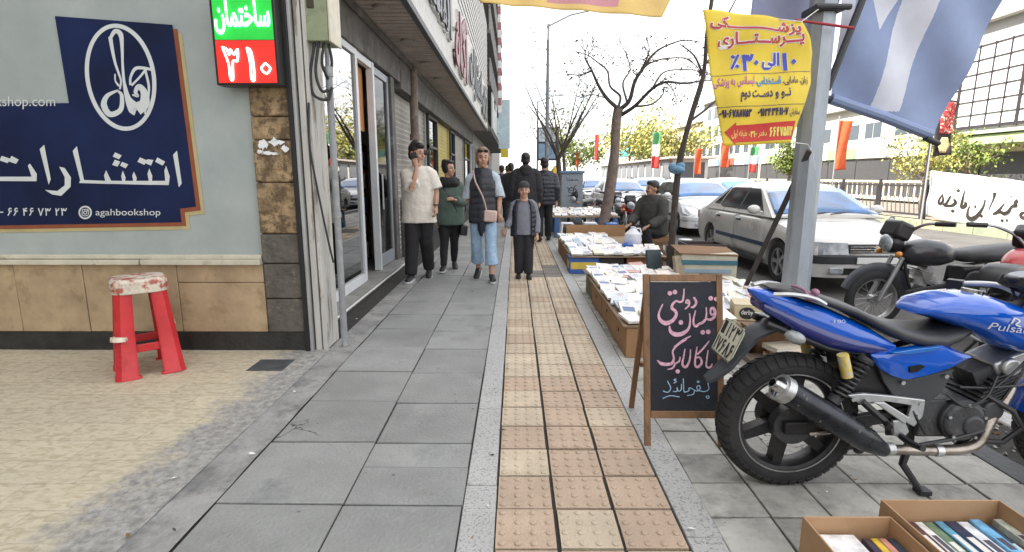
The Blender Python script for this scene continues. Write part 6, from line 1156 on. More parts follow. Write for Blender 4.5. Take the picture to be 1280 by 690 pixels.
# shocks
for s in (1, -1):
    p0, p1 = bpt(1084, 447, .135), bpt(1041, 502, .135); p0, p1 = V(p0.x, -s*.135, p0.z), V(p1.x, -s*.135, p1.z); ax = (p1-p0); u1 = ax.normalized().cross(V(0, 1, 0)).normalized(); u2 = ax.normalized().cross(u1); b = MB(); H_ = []
    for k in range(9*14+1): a = 2*pi*k/14; f = .06+.80*k/(9*14); H_.append(p0+ax*f+(u1*cos(a)+u2*sin(a))*.029)
    b.tube(H_, .0075, 6); sp_ = b.build('shock', fr_b, mc); b = MB(); b.cyl(p0, p1, .013, n=12); b.cyl(p0+ax*.0, p0+ax*.08, .03, n=14); b.cyl(p0+ax*.86, p1, .026, n=14); b.build('damper', engm, sp_)
    q0, q1 = p0+V(-.115, -s*.02, .02), p0+V(-.085, -s*.02, -.075); b = MB(); b.cyl(q0, q1, .022, n=14); b.build('gas_canister', M('canister_yellow', (.62, .48, .10), .4, var=.3, scale=20, col2=(.5, .5, .48), thr=.55), sp_)
# tail cowl, seat, tank
b = MB(); rg = []
for px, t0, b0, w_ in ((938, 361.5, 365, .018), (946, 362, 373, .045), (968, 365, 393, .075), (1004, 375, 418, .098), (1035, 385, 431, .112), (1060, 396, 439, .12), (1090, 410, 440, .12), (1116, 428, 436, .115)):
    a, c = bpt(px, t0, w_*.8), bpt(px, b0, w_*.8); rg.append(sq(20, w_, c.z, a.z, a.x, 3.2))
b.loft(rg); cowl = b.build('tail_cowl', blue, mc, smooth=50)
b = MB(); rg = []
for px, t0, b0, w_ in ((955, 378, 389, .066), (975, 385, 402, .085), (1004, 397, 421, .101), (1040, 411, 437, .116), (1070, 421, 444, .123), (1108, 434, 444, .121)):
    a, c = bpt(px, t0, w_*.95), bpt(px, b0, w_*.95); rg.append(sq(16, w_+.003, c.z, a.z, a.x, 4))
b.loft(rg); b.build('cowl_lower', dblue, cowl, smooth=50)
b = MB(); text(b, '180', lambda u, v, w_: tuple(bpt(u, v, .1225)), (1043, 1057, 404, 399.5), .0, 0, False); b.build('cowl_lettering', M('decal_pale', (.55, .6, .75), .4), cowl, smooth=0, fixn=False)
b = MB(); rg = []
for px, t0, b0, w_ in ((958, 357, 362, .045), (966, 354.5, 367, .065), (993, 357, 374, .092), (1018, 365.5, 383, .11), (1050, 376, 396, .125), (1078, 389, 412, .13), (1105, 399, 428, .138), (1130, 405, 437, .145), (1155, 406, 438, .14), (1178, 402, 432, .115), (1196, 398, 418, .09)):
    a, c = bpt(px, t0, 0), bpt(px, b0, w_*.9); rg.append(sq(22, w_, c.z, a.z, a.x, 2.9, .0))
b.loft(rg); b.build('seat', seatm, mc, smooth=60)
TK = [(1131, 388, 391, .05), (1137, 381, 395, .085), (1150, 372.5, 400, .118), (1173, 366, 409, .140), (1204, 363.5, 421, .155), (1229, 368, 437, .160), (1257, 377, 446, .160), (1290, 391, 446, .145), (1318, 405, 436, .11), (1335, 416, 428, .07)]
tst = []
for px, t0, b0, w_ in TK: a, c = bpt(px, t0, 0), bpt(px, b0, w_*.8); tst.append((a.x, c.z, a.z, w_))
b = MB(); b.loft([sq(28, w_, z0, z1, x, 2.5) for x, z0, z1, w_ in tst]); tank = b.build('fuel_tank', blue, mc, smooth=60)
def tank_y(x, z):
    for i in range(len(tst)-1):
        if tst[i][0] <= x <= tst[i+1][0]:
            f = (x-tst[i][0])/(tst[i+1][0]-tst[i][0]); z0, z1, w_ = [tst[i][k]+(tst[i+1][k]-tst[i][k])*f for k in (1, 2, 3)]; s = min(.98, abs((z-(z0+z1)/2)/((z1-z0)/2))); return -(w_*(1-s**2.5)**(1/2.5))-.003
    return -.16
def ftank(u, v, w_): p = bpt(u, v, .155); return (p.x, tank_y(p.x, p.z)-w_, p.z)
b = MB(); text(b, 'Pulsar', lambda u, v, w_: ftank(u+(408-v)*.35, v+(u-1233)*.10, w_), (1238, 1284, 411.5, 402.5), .0, 0, False)
pen(b, [(1262, 404), (1268, 398), (1274, 401), (1268, 405), (1274, 408)], ftank, 2.0); b.build('tank_lettering', M('decal_white', (.8, .82, .85), .4), tank, smooth=0, fixn=False)
b = MB(); q = bpt(1215, 364, 0); b.cyl((q.x, 0, q.z-.006), (q.x+.002, 0, q.z+.008), .04, n=20); b.build('filler_cap', chrome, tank)
def plate_(P, off, th, m_, nm, par, bev=.004):
    b = MB(); Q = [bpt(x, y, off) for x, y in P]; b.prism([(q.x, q.z) for q in Q], lambda u, v, w_: (u, -off+w_, v), th); return b.build(nm, m_, par, smooth=0, bevel=bev)
b = MB(); rg = []
for px, t0, b0, w_ in ((1089, 443, 446, .125), (1103, 440, 461, .14), (1120, 439, 470, .148), (1138, 437, 475, .152), (1160, 434, 471, .154), (1181, 431, 465, .154), (1196, 437, 459, .15), (1213, 445, 448, .14)):
    a, c = bpt(px, t0, w_), bpt(px, b0, w_); rg.append([(a.x, -w_*.75, a.z), (a.x, -w_, a.z-.012*(a.z-c.z > .03)), (a.x, -w_-.006, (a.z+c.z)/2), (a.x, -w_*.97, c.z), (a.x, -w_*.75, c.z), ])
b.loft(rg); sc_ = b.build('side_cover', blue, mc, smooth=40); plate_([(1137, 459), (1150, 456), (1157, 458), (1147, 465), (1138, 466)], .162, .02, wellm, 'cover_slot', sc_, 0)
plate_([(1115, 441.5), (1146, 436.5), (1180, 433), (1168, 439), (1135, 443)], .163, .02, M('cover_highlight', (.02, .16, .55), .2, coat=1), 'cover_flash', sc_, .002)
plate_([(1095, 452), (1140, 474), (1193, 462), (1178, 490), (1165, 501), (1137, 503), (1116, 494), (1105, 478)], .115, .23, M('side_grey', (.055, .058, .065), .5, var=.2, bump=.05), 'side_panel', mc)
plate_([(1060, 446), (1100, 452), (1112, 500), (1090, 505), (1068, 500)], .09, .18, fr_b, 'battery_box', mc)
plate_([(1058, 494), (1080, 492), (1110, 494.5), (1157, 500), (1156, 507), (1140, 507), (1108, 502), (1074, 505)], .135, .018, alum, 'peg_bracket', mc)
plate_([(1140, 505), (1157, 503), (1154, 520), (1143, 534), (1131, 527), (1136, 521)], .1345, .018, alum, 'peg_bracket', mc); plate_([(1092, 503), (1106, 503), (1137, 522), (1132, 531), (1100, 508)], .136, .018, alum, 'peg_bracket', mc); plate_([(1116, 526), (1131, 525), (1137, 540), (1128, 549), (1118, 545)], .128, .018, alum, 'peg_bracket', mc)
b = MB(); b.tube([bpt(1078, 502, .14), bpt(1106, 527, .16), bpt(1112, 534, .2)], .014, 8); b.build('rear_peg', fr_b, mc); b = MB(); b.tube([bpt(1126, 545, .13), bpt(1140, 555, .18), bpt(1154, 561, .24)], [.014, .015, .013], 8); b.build('front_peg', fr_b, mc); b = MB(); b.tube([bpt(1150, 556, .15), bpt(1190, 549, .15), bpt(1230, 538, .155)], .008, 6); b.build('brake_lever', fr_b, mc)
# engine
e0 = bpt(1196, 522, .10); b = MB(); b.cyl((e0.x, -.135, e0.z), (e0.x, .14, e0.z), .092, n=28); b.cyl((e0.x, -.148, e0.z), (e0.x, -.13, e0.z), .078, .09, n=28); e1 = bpt(1212, 530, .13); b.cyl((e1.x, -.158, e1.z), (e1.x, -.13, e1.z), .042, .05, n=20); b.box((e0.x-.09, 0, e0.z+.0), (.16, .22, .17)); b.box((e0.x+.08, 0, e0.z-.02), (.12, .2, .14)); b.cyl((e0.x+.145, -.11, e0.z+.03), (e0.x+.145, .1, e0.z+.03), .045, n=20); b.build('crankcase', engm, mc, bevel=.008)
b = MB(); c0 = bpt(1205, 492, 0)
for k in range(9): b.box((c0.x+.018+k*.010, 0, c0.z-.02+k*.019), (.155-.004*(k > 6), .19, .008), (0, -.45, 0))
b.box((c0.x+.055, 0, c0.z+.05), (.10, .13, .2), (0, -.45, 0)); b.build('cylinder_fins', engm, mc); b = MB(); b.box((c0.x+.115, 0, c0.z+.17), (.15, .16, .06), (0, -.45, 0)); b.cyl((c0.x+.10, -.10, c0.z+.155), (c0.x+.10, -.07, c0.z+.155), .04, n=18); b.build('cylinder_head', alum, mc, bevel=.01)
b = MB(); b.tube([bpt(1180, 478, .05), bpt(1200, 484, .11), bpt(1235, 485, .12), bpt(1275, 482, .12), bpt(1310, 470, .06)], .006, 6); b.tube([bpt(1160, 505, .06), bpt(1190, 500, .12), bpt(1230, 512, .12)], .007, 6); b.build('hoses', fr_b, mc)
for s in (-1, 1): b = MB(); b.tube([(.96, 0, .80), (.90, s*.05, .55), (.84, s*.06, .33), (.72, s*.07, .20), (.52, s*.07, .20), (.5, s*.08, .40)], .016, 8); b.tube([(.96, 0, .84), (.6, s*.06, .66), (.45, s*.09, .60), (.1, s*.09, .66), (-.15, s*.06, .76)], .015, 8); b.tube([(.45, s*.09, .60), (.5, s*.085, .36)], .016, 8); b.build('frame_tube', fr_b, mc)
b = MB(); b.tube([(.80, -.09, .45), (.88, -.13, .40), (.92, -.14, .33), (.86, -.13, .26), (.78, -.1, .25)], .012, 8); b.build('crash_bar', fr_b, mc)
# front end
fwm = mwheel(mc, 1.335, .295, .10, 'front_wheel', 6, [fr_b, alum])
for s in (-1, 1): b = MB(); b.tube([(1.335, s*.085, .295), (1.07, s*.085, .84)], [.024, .019], 12); b.build('fork_leg', fr_b, mc)
b = MB(); b.tube([(1.335+.32*cos(a), 0, .295+.32*sin(a)) for a in [radians(q) for q in range(30, 171, 10)]], [.05]*15, 8, flat=.16); b.build('front_fender', blue, mc)
b = MB(); b.box((1.05, 0, .84), (.06, .24, .03)); b.box((1.09, 0, .76), (.06, .24, .03)); b.build('triple_clamp', fr_b, mc, bevel=.008)
b = MB(); b.loft([sq(18, w_, z0, z1, x, 2.4) for x, z0, z1, w_ in ((1.06, .72, .92, .13), (1.15, .68, .96, .15), (1.24, .68, .92, .13), (1.30, .72, .84, .07))]); b.build('headlight_fairing', blue, mc, smooth=60); b = MB(); b.ell((1.285, 0, .77), (.03, .09, .07)); b.build('headlight', lampgl, mc)
b = MB(); b.box((1.0, .02, .905), (.10, .20, .05), (0, .35, 0)); b.cyl((.985, .06, .92), (.98, .06, .945), .045, n=20); b.cyl((.985, -.05, .92), (.98, -.05, .945), .04, n=20); b.build('instrument_cluster', fr_b, mc, bevel=.008); b = MB(); b.cyl((.979, .06, .9455), (.978, .06, .948), .038, n=20); b.build('dial', M('dial_grey', (.5, .5, .5), .2, var=.3, scale=30, coat=1), mc)
for s in (1, -1):
    b = MB(); H0, H1, H2, H3 = V(1.0, s*.05, .86), V(.97, s*.14, .885), V(.88, s*.22, .875), V(.735, s*.345, .80); b.tube(crom([H0, H1, H2, H2.lerp(H3, .3)], 5), .0125, 10); hb = b.build('handlebar', alum, mc)
    b = MB(); b.tube([H2.lerp(H3, .25), H2.lerp(H3, .6), H3], [.017, .0175, .018], 12); b.ell(H3, (.02, .02, .02)); b.build('grip', M('grip_rubber', (.02, .02, .02), .8, bump=.4), hb); b = MB(); b.box(H2.lerp(H3, .12), (.06, .05, .05), (0, 0, -.9*s)); b.tube([H2.lerp(H3, .1)+V(.03, 0, 0), H2.lerp(H3, .5)+V(.06, 0, .0), H3+V(.06, 0, .01)], .007, 6); b.build('lever', fr_b, hb)
# rear mudguard, plate, indicator, grab rail, stand
b = MB(); rg = []
for px, py, w_ in ((985, 398, .075), (960, 402, .075), (937, 413, .07), (920, 433, .062), (905, 452, .055), (888, 467, .04), (881, 472, .02)):
    q = bpt(px, py, .0); rg.append([(q.x, -w_, q.z-.012), (q.x-.004, -w_*.5, q.z+.006), (q.x-.006, 0, q.z+.010), (q.x-.004, w_*.5, q.z+.006), (q.x, w_, q.z-.012), (q.x+.02, w_*.9, q.z-.02), (q.x+.02, -w_*.9, q.z-.02)])
b.loft(rg); mg = b.build('rear_mudguard', M('mudguard_grey', (.05, .055, .065), .45, var=.2, bump=.05), mc, smooth=60)
# number plate: spans side to side on the mudguard, leaning with it
PT, PBm = bpt(922, 409, 0), bpt(905, 443, 0); up = (PT-PBm).normalized(); cen = (PT+PBm)/2; yv = V(0, -1, 0); nv = yv.cross(up).normalized(); nv = nv if nv.x < 0 else -nv
PWd, PHt = .105, (PT-PBm).length*.5+.012
def fpl(u, v, w_): q = cen+yv*u+up*v+nv*(w_+.012); return tuple(q)
b = MB(); P = [(-PWd, -PHt), (PWd-.02, -PHt), (PWd, -PHt+.03), (PWd, PHt-.02), (PWd-.02, PHt), (-PWd, PHt)]; b.prism(P, fpl, .003); pl_ = b.build('number_plate', M('plate_cream', (.60, .60, .48), .5, var=.12, scale=14), mc, smooth=0)
fp2 = lambda u, v, w_: fpl(u, v, w_+.0036); b = MB(); digits(b, '۱۲۳', fp2, (-.045, .088, .008, PHt-.008), .16); digits(b, '۱۷۶۸۶', fp2, (-.098, .092, -PHt+.010, -.004), .16); b.add([fp2(x, y, 0) for x, y in ((-.095, PHt-.008), (-.06, PHt-.008), (-.06, .01), (-.095, .01))], [(0, 1, 2, 3)])
for P in ([(-PWd+.004, -PHt+.004), (PWd-.02, -PHt+.004), (PWd-.004, -PHt+.03), (PWd-.004, PHt-.02), (PWd-.02, PHt-.004), (-PWd+.004, PHt-.004), (-PWd+.004, -PHt+.004)],): pen(b, P, fp2, .003, k=2)
b.build('plate_lettering', fr_b, pl_, smooth=0, fixn=False)
for s in (1, -1): b = MB(); q = bpt(991, 420, .13); b.tube([(q.x+.03, -s*.06, q.z+.01), (q.x, -s*.12, q.z)], .009, 6); b.ell((q.x, -s*.15, q.z), (.045, .032, .026), (0, .35, 0)); b.build('indicator', M('indicator_grey', (.28, .30, .30), .15, var=.3, scale=20, coat=1), mc)
b = MB(); q = bpt(948, 372, 0); b.box((q.x+.02, 0, q.z-.03), (.03, .07, .04), (0, .5, 0)); b.build('tail_lamp', M('lamp_dark_red', (.08, .005, .005), .2), mc, bevel=.008)
for s in (1, -1): b = MB(); b.tube(crom([bpt(967, 368, .10), bpt(990, 368, .125), bpt(1015, 372, .13), bpt(1031, 380, .118)], 5), .013, 8, flat=.7); o = b.build('grab_rail', alum, mc); o.scale = (1, s, 1)
b = MB(); q = bpt(1013, 371, .10); b.ell(q, (.022, .03, .018)); b.ell(q+V(.012, -.01, .02), (.016, .02, .016)); b.tube(crom([bpt(990, 357, .05), bpt(1004, 362, .10), bpt(1012, 374, .13)], 4), .006, 6); b.build('seat_tie', M('scrunchie_mauve', (.32, .16, .24), .8, var=.4, scale=30, bump=.5), mc)
b = MB(); b.tube([(.52, -.06, .21), bpt(1128, 580, .08), bpt(1150, 613, .10)], [.018, .016, .014], 8); q = bpt(1150, 613, .10); b.box((q.x+.01, q.y, .012), (.05, .05, .02)); b.build('stand_leg', fr_b, mc); b = MB(); q = bpt(1103, 570, .02); b.tube(crom([(.46, .10, .20), (.42, .12, .12), (.36, .12, .10), (.25, .12, .115)], 4), [.016]*4+[.015]*4+[.012]*5, 8); b.ell((.43, .12, .11), (.035, .02, .045)); b.build('stand_lever', fr_b, mc)
for i, P in enumerate(([(.98, -.06, .88), (1.0, -.10, .78), (.92, -.11, .62), (.80, -.12, .50)], [(.97, .08, .90), (1.02, .02, .74), (.95, -.08, .60), (.86, -.10, .44)], [(.60, -.12, .47), (.66, -.15, .43), (.74, -.15, .47), (.80, -.12, .55)], [(.40, -.10, .50), (.46, -.13, .40), (.52, -.14, .30)])): b = MB(); b.tube(crom(P, 6), .0055, 6); b.build('cable', fr_b, mc)
for q in (bpt(1150, 505, .158), bpt(1148, 520, .158), bpt(1066, 499, .157), bpt(1182, 470, .125), bpt(1128, 478, .125)): b = MB(); b.cyl(q, q+V(0, -.008, 0), .009, n=8); b.build('bolt', alum, mc)
for a in range(5): q = V(e0.x+.078*cos(a*1.256+.3), -.15, e0.z+.078*sin(a*1.256+.3)); b = MB(); b.cyl(q, q+V(0, -.006, 0), .007, n=8); b.build('bolt', alum, mc)
# ------------------------------------------------------------------ commuter motorcycles
def commuter(label, loc, rz, tankc, group, nm, rack=True):
    t = thing('motorcycle', label, 'motorcycle', loc, rz, group); Rw = .29; rimm = [M('spoke_rim', (.4, .4, .4), .35, metal=.8), M('spoke_rim', (.4,)*3)]
    mwheel(t, 0, Rw, .085, 'rear_wheel', 18, rimm, False); mwheel(t, 1.22, Rw, .075, 'front_wheel', 18, rimm, False)
    tm = M('tank_paint_'+nm, tankc, .35, var=.12, scale=4, coat=.5); stc = M('fork_steel', (.40, .41, .42), .3, metal=.8, var=.15)
    b = MB(); b.loft([sq(20, w_, z0, z1, x, 2.5) for x, z0, z1, w_ in ((.50, .70, .76, .05), (.55, .66, .83, .10), (.66, .63, .88, .125), (.82, .62, .895, .13), (.94, .64, .87, .12), (1.02, .70, .82, .07))]); b.build('fuel_tank', tm, t, smooth=60)
    b = MB(); b.loft([sq(18, w_, z0, z1, x, 3) for x, z0, z1, w_ in ((-.30, .74, .80, .06), (-.26, .71, .85, .11), (-.05, .69, .855, .13), (.2, .675, .83, .135), (.42, .67, .80, .125), (.54, .70, .79, .08))]); b.build('seat', seatm, t, smooth=60)
    for s in (-1, 1):
        b = MB(); b.tube([(1.22, s*.075, .29), (1.04, s*.075, .72)], [.024, .02], 10); b.build('fork_leg', stc, t)
        b = MB(); p0, p1 = V(-.02, s*.12, .30), V(.06, s*.12, .66); b.cyl(p0, p1, .014, n=10)
        for k in range(8): q = p0.lerp(p1, .2+.09*k); b.cyl(q-V(0, 0, .006), q+V(0, 0, .006), .03, n=12)
        b.build('shock', stc, t); b = MB(); b.tube(crom([(1.0, 0, .88), (1.0, s*.10, .99), (.97, s*.24, 1.06), (.88, s*.38, 1.07)], 4), .015, 8); hb = b.build('handlebar', stc, t); b = MB(); b.tube([(.94, s*.29, 1.065), (.85, s*.41, 1.07)], .023, 10); b.build('grip', fr_b, hb);
        b = MB(); b.tube([(-.05, s*.09, .28), (.48, s*.08, .36)], .02, 8); b.build('swingarm', fr_b, t); b = MB(); b.tube([(1.0, 0, .78), (.95, s*.05, .5), (.86, s*.06, .26), (.5, s*.08, .25), (.45, s*.1, .6), (-.25, s*.09, .70)], .016, 8); b.build('frame_tube', fr_b, t)
        b = MB(); b.ell((1.13, s*.14, .76), (.03, .03, .03)); b.build('indicator', amber, t)
        if rack: b = MB(); b.tube([(-.12, s*.11, .72), (-.36, s*.10, .84), (-.42, s*.05, .85)], .010, 6); b.build('rack_rail', stc, t)
    b = MB(); b.tube([(1.22+.31*cos(radians(q)), 0, .29+.31*sin(radians(q))) for q in range(20, 176, 8)], .062, 8, flat=.22); b.build('front_fender', M('fender_dark', (.07, .075, .085), .35, metal=.3), t); b = MB(); b.tube([(.31*cos(radians(q)), 0, .29+.31*sin(radians(q))) for q in range(40, 190, 10)], .07, 8, flat=.2); b.build('rear_fender', fr_b, t)
    b = MB(); b.ell((1.11, 0, .86), (.10, .105, .10)); b.build('headlight_shell', fr_b, t); b = MB(); b.ell((1.165, 0, .86), (.05, .088, .088)); b.build('headlight', lampgl, t); b = MB(); b.box((1.08, 0, .98), (.17, .24, .17), (0, -.4, 0)); b.build('cowl', fr_b, t, bevel=.03)
    b = MB(); b.cyl((.66, -.14, .36), (.66, .14, .36), .10, n=22); b.cyl((.60, -.15, .34), (.60, .15, .34), .07, n=20); b.box((.56, 0, .38), (.2, .2, .16)); b.build('crankcase', engm, t, bevel=.01); b = MB()
    for k in range(7): b.box((.72+k*.012, 0, .45+k*.022), (.15, .17, .009), (0, -.35, 0))
    b.box((.77, 0, .53), (.08, .12, .2), (0, -.35, 0)); b.build('cylinder_fins', alum, t); b = MB(); b.cyl((.35, .10, .50), (.35, .13, .50), .10, n=20); b.box((.35, 0, .53), (.22, .2, .2)); b.build('side_panel', M('side_panel_dark', (.035, .035, .04), .4), t, bevel=.02)
    b = MB(); b.tube(crom([(.84, -.05, .5), (.88, -.10, .34), (.75, -.13, .22), (.3, -.14, .25)], 5), .02, 10); b.tube([(.32, -.14, .25), (-.30, -.15, .33)], [.035, .042], 12); b.build('exhaust', steelp, t); 
    if rack: b = MB(); b.box((-.38, 0, .68), (.07, .12, .09)); b.build('tail_lamp', redl, t, bevel=.015)
    if rack: b = MB(); b.box((-.40, 0, .52), (.01, .18, .16), (0, .2, 0)); b.build('number_plate', platew, t)
    b = MB(); b.tube([(.45, .1, .22), (.40, .22, .01)], .012, 6); b.build('side_stand', fr_b, t)
    return t
xf = at(1093, 368, Y=5.25).x; GM = 'motorcycles parked along the kerb'
c1 = commuter('black motorcycle with round headlight, facing left before the silver sedan', (xf+1.22, 5.25, -.13), pi, (.028, .03, .036), GM, 'black')
_a = radians(40); _tk = at(1272, 325, Y=4.35)
c2 = commuter('red tanked motorcycle at the right edge behind the blue one', (_tk.x-.52*cos(_a), 4.35-.52*sin(_a), -.13), _a, (.42, .02, .025), GM, 'red', False)
dup(c2, (at(786, 262, Y=12.2).x, 13.2, -.13), -pi/2, 'red motorcycle parked behind the seated bookseller', GM); dup(c1, (at(742, 262, Y=15).x, 16.2, -.13), -pi/2-.5, 'black motorcycle parked just right of the grey cabinet', GM); dup(c1, (at(757, 262, Y=15).x, 15.6, -.13), -pi/2+.2, 'black motorcycle between the street tree trunk and the cabinet', GM)
# ------------------------------------------------------------------ people
def union(b, name, mat_, parent, vox=.011, sm=3, disp=0, dscale=.12):
    o = b.build(name, mat_, parent, smooth=0)
    q = o.modifiers.new('r', 'REMESH'); q.mode = 'VOXEL'; q.voxel_size = vox; q.use_smooth_shade = True
    q = o.modifiers.new('s', 'SMOOTH'); q.factor = .5; q.iterations = sm
    if disp:
        tx = bpy.data.textures.get('folds_%g' % dscale) or bpy.data.textures.new('folds_%g' % dscale, 'CLOUDS'); tx.noise_scale = dscale; tx.noise_depth = 2
        q = o.modifiers.new('d', 'DISPLACE'); q.texture = tx; q.strength = disp; q.mid_level = .5; q.texture_coords = 'LOCAL'
    bpy.context.view_layer.update(); dg = bpy.context.evaluated_depsgraph_get(); me = bpy.data.meshes.new_from_object(o.evaluated_get(dg)); o.modifiers.clear(); o.data = me
    me.materials.clear(); me.materials.append(mat_); me.shade_smooth(); return o
skin = M('skin', (.50, .29, .20), .5, var=.08, scale=14, bump=.05); skin2 = M('skin_tan', (.40, .22, .14), .5, var=.08, scale=14, bump=.05); hairb = M('hair_black', (.012, .009, .008), .45, var=.4, scale=40, bump=.4); hairl = M('hair_blond', (.20, .12, .065), .45, var=.45, scale=40, bump=.4); eyem = M('eye_dark', (.01, .008, .007), .2); lipm = M('lip', (.38, .10, .09), .5); browm = M('brow', (.03, .02, .015), .7)
def cl(name, c, **k): k.setdefault('bump', .3); k.setdefault('bscale', 60); k.setdefault('var', .18); return M('cloth_'+name, c, .85, scale=8, **k)
def hand(b, wr, d, palm, H, curl=.5):
    d = Vector(d).normalized(); palm = Vector(palm); palm = (palm-d*palm.dot(d)).normalized(); side = d.cross(palm).normalized(); k = H/1.75
    c = wr+d*.05*k; b.tube([wr, wr+d*.03*k, wr+d*.085*k], [.024*k, .030*k, .032*k], 8, flat=.6)
    for i, (o, l) in enumerate(((-.027, .060), (-.009, .072), (.009, .068), (.027, .055))):
        r0 = wr+d*.085*k+side*o*k; r1 = r0+(d*cos(curl*.6)+palm*sin(curl*.6))*l*.5*k; r2 = r1+(d*cos(curl*1.8)+palm*sin(curl*1.8))*l*.5*k; b.tube([wr+d*.05*k+side*o*k*.8, r0, r1, r2], [.010*k, .0095*k, .009*k, .0075*k], 6)
    t0 = wr+d*.03*k-side*.026*k; b.tube([t0, t0+(d*.6-side*.7+palm*.3)*.04*k, t0+(d*.95-side*.45+palm*.55)*.07*k], [.012*k, .0105*k, .008*k], 6)
def person(label, loc, rz, H, J, spec, group='people on the pavement'):
    t = thing('person', label, 'person', loc, rz, group); k = H/1.75; g = lambda n, d: Vector(J.get(n, d))
    hipz, shz = .515*H, .800*H; sw = spec.get('sw', .105)*H*.84
    S2 = {}
    for s, n in ((-1, 'L'), (1, 'R')):
        S2[n] = dict(sh=g('sh'+n, (s*sw, .01, shz)), el=g('el'+n, (s*(sw+.045*k), .02, .63*H)), wr=g('wr'+n, (s*(sw+.05*k), -.05*k, .48*H)), hip=g('hip'+n, (s*.052*H, 0, hipz)), kn=g('kn'+n, (s*.056*H, -.02*k, .285*H)), an=g('an'+n, (s*.056*H, .01, .045*H)), hd=J.get('hd'+n, None), pl=J.get('pl'+n, (-s, 0, 0)))
    hc = g('head', (0, -.015*k, .932*H)); hy, hp = spec.get('turn', 0), spec.get('nod', 0); HM = Matrix.Translation(hc) @ Euler((hp, 0, hy)).to_matrix().to_4x4(); hm = lambda x, y, z: HM @ Vector((x*k, y*k, z*k)); he = (hp, 0, hy); hk = spec.get('hs', 1.07)*k
    neck = g('neck', (0, .0, .845*H)); pel = (S2['L']['hip']+S2['R']['hip'])/2; chest = (S2['L']['sh']+S2['R']['sh'])/2
    sk_ = spec.get('skin', skin)
    b = MB()   # one continuous body
    def hell(c, r, m=0): b.ell(HM @ Vector([q*hk for q in c]), [q*hk for q in r], he, 14, 9)
    hell((0, .008, .018), (.076, .094, .100)); hell((0, -.032, -.052), (.056, .058, .058)); hell((0, -.058, -.092), (.028, .026, .022)); hell((0, -.098, -.020), (.014, .024, .015)); hell((0, -.088, .01), (.010, .014, .03))
    for s in (-1, 1): hell((s*.078, .012, -.012), (.011, .02, .032)); hell((s*.036, -.068, -.03), (.026, .022, .022))
    b.tube([hm(0, .015, -.05), neck+V(0, 0, .01), neck-V(0, 0, .05*k)], [.056*hk, .060*hk, .085*k], 12)
    b.tube([pel-V(0, 0, .03), (pel+chest)/2, chest-V(0, 0, .05*k), chest+V(0, 0, .01)], [.105*k, .10*k, .115*k, .07*k], 12, flat=1.0)
    for n, s in (('L', -1), ('R', 1)):
        q = S2[n]; b.tube([chest+V(0, 0, -.02), q['sh'], q['el'], q['el'].lerp(q['wr'], .5), q['wr']], [.05*k, .046*k, .036*k, .036*k, .024*k], 10); hand(b, q['wr'], q['hd'] or (q['wr']-q['el']), q['pl'], H*spec.get('hs', 1), spec.get('curl', .6))
        b.tube([pel, q['hip'], q['kn'], q['kn'].lerp(q['an'], .4), q['an'], q['an']+V(0, -.06*k, -.02)], [.08*k, .078*k, .05*k, .052*k, .034*k, .034*k], 10)
    union(b, 'body', sk_, t, .0085*min(1.0, k+.1), 2)
    def hpart(nm, els, m_, vox=.007):
        b = MB()
        for c, r in els: b.ell(HM @ Vector([q*hk for q in c]), [q*hk for q in r], he, 16, 10)
        return union(b, nm, m_, t, vox, 2) if len(els) > 1 else b.build(nm, m_, t)
    for s in (-1, 1): hpart('eye', [((s*.031, -.0795, .002), (.0105, .007, .0055))], eyem); hpart('eyebrow', [((s*.032, -.083, .026), (.019, .006, .0035))], browm)
    hpart('mouth', [((0, -.087, -.058), (.024, .011, .0075))], lipm)
    for nm, els, m_ in spec.get('headparts', []): hpart(nm, els, m_)
    # clothes
    def torso(nm, m_, rings, sleeve=None, vox=.011, disp=.012, puff=0, extra=None, gap=0):
        b = MB(); R_ = []; zs = [r[0] for r in rings]; N = 46 if puff else 14
        for i in range(N+1):
            z = zs[0]+(zs[-1]-zs[0])*i/N
            for j in range(len(rings)-1):
                if rings[j][0] <= z <= rings[j+1][0]+1e-9: break
            f = (z-rings[j][0])/(rings[j+1][0]-rings[j][0]); rx, ry, cy = [rings[j][q]+(rings[j+1][q]-rings[j][q])*f for q in (1, 2, 3)]
            if puff: p_ = puff*abs(sin((z-zs[0])*H/(.085*k)*pi))**.6; rx += p_; ry += p_
            f2 = min(1, max(0, (z*H-pel.z)/(chest.z-pel.z+1e-6))) if False else 0
            u = (z-.5)/.32; ax = pel.lerp(chest, max(-.3, min(1.2, (z*H-hipz)/(shz-hipz)))); A_ = [-pi/2+gap+(2*pi-2*gap)*q/23 for q in range(24)]
            if gap: R_.append([(ax.x+rx*H*cos(a), ax.y+cy*H+ry*H*sin(a), ax.z) for a in A_]+[(ax.x+(rx*H-.03)*cos(a), ax.y+cy*H+(ry*H-.03)*sin(a), ax.z) for a in reversed(A_)])
            else: R_.append([(ax.x+rx*H*cos(a*2*pi/24), ax.y+cy*H+ry*H*sin(a*2*pi/24), ax.z) for a in range(24)])
        b.loft(R_)
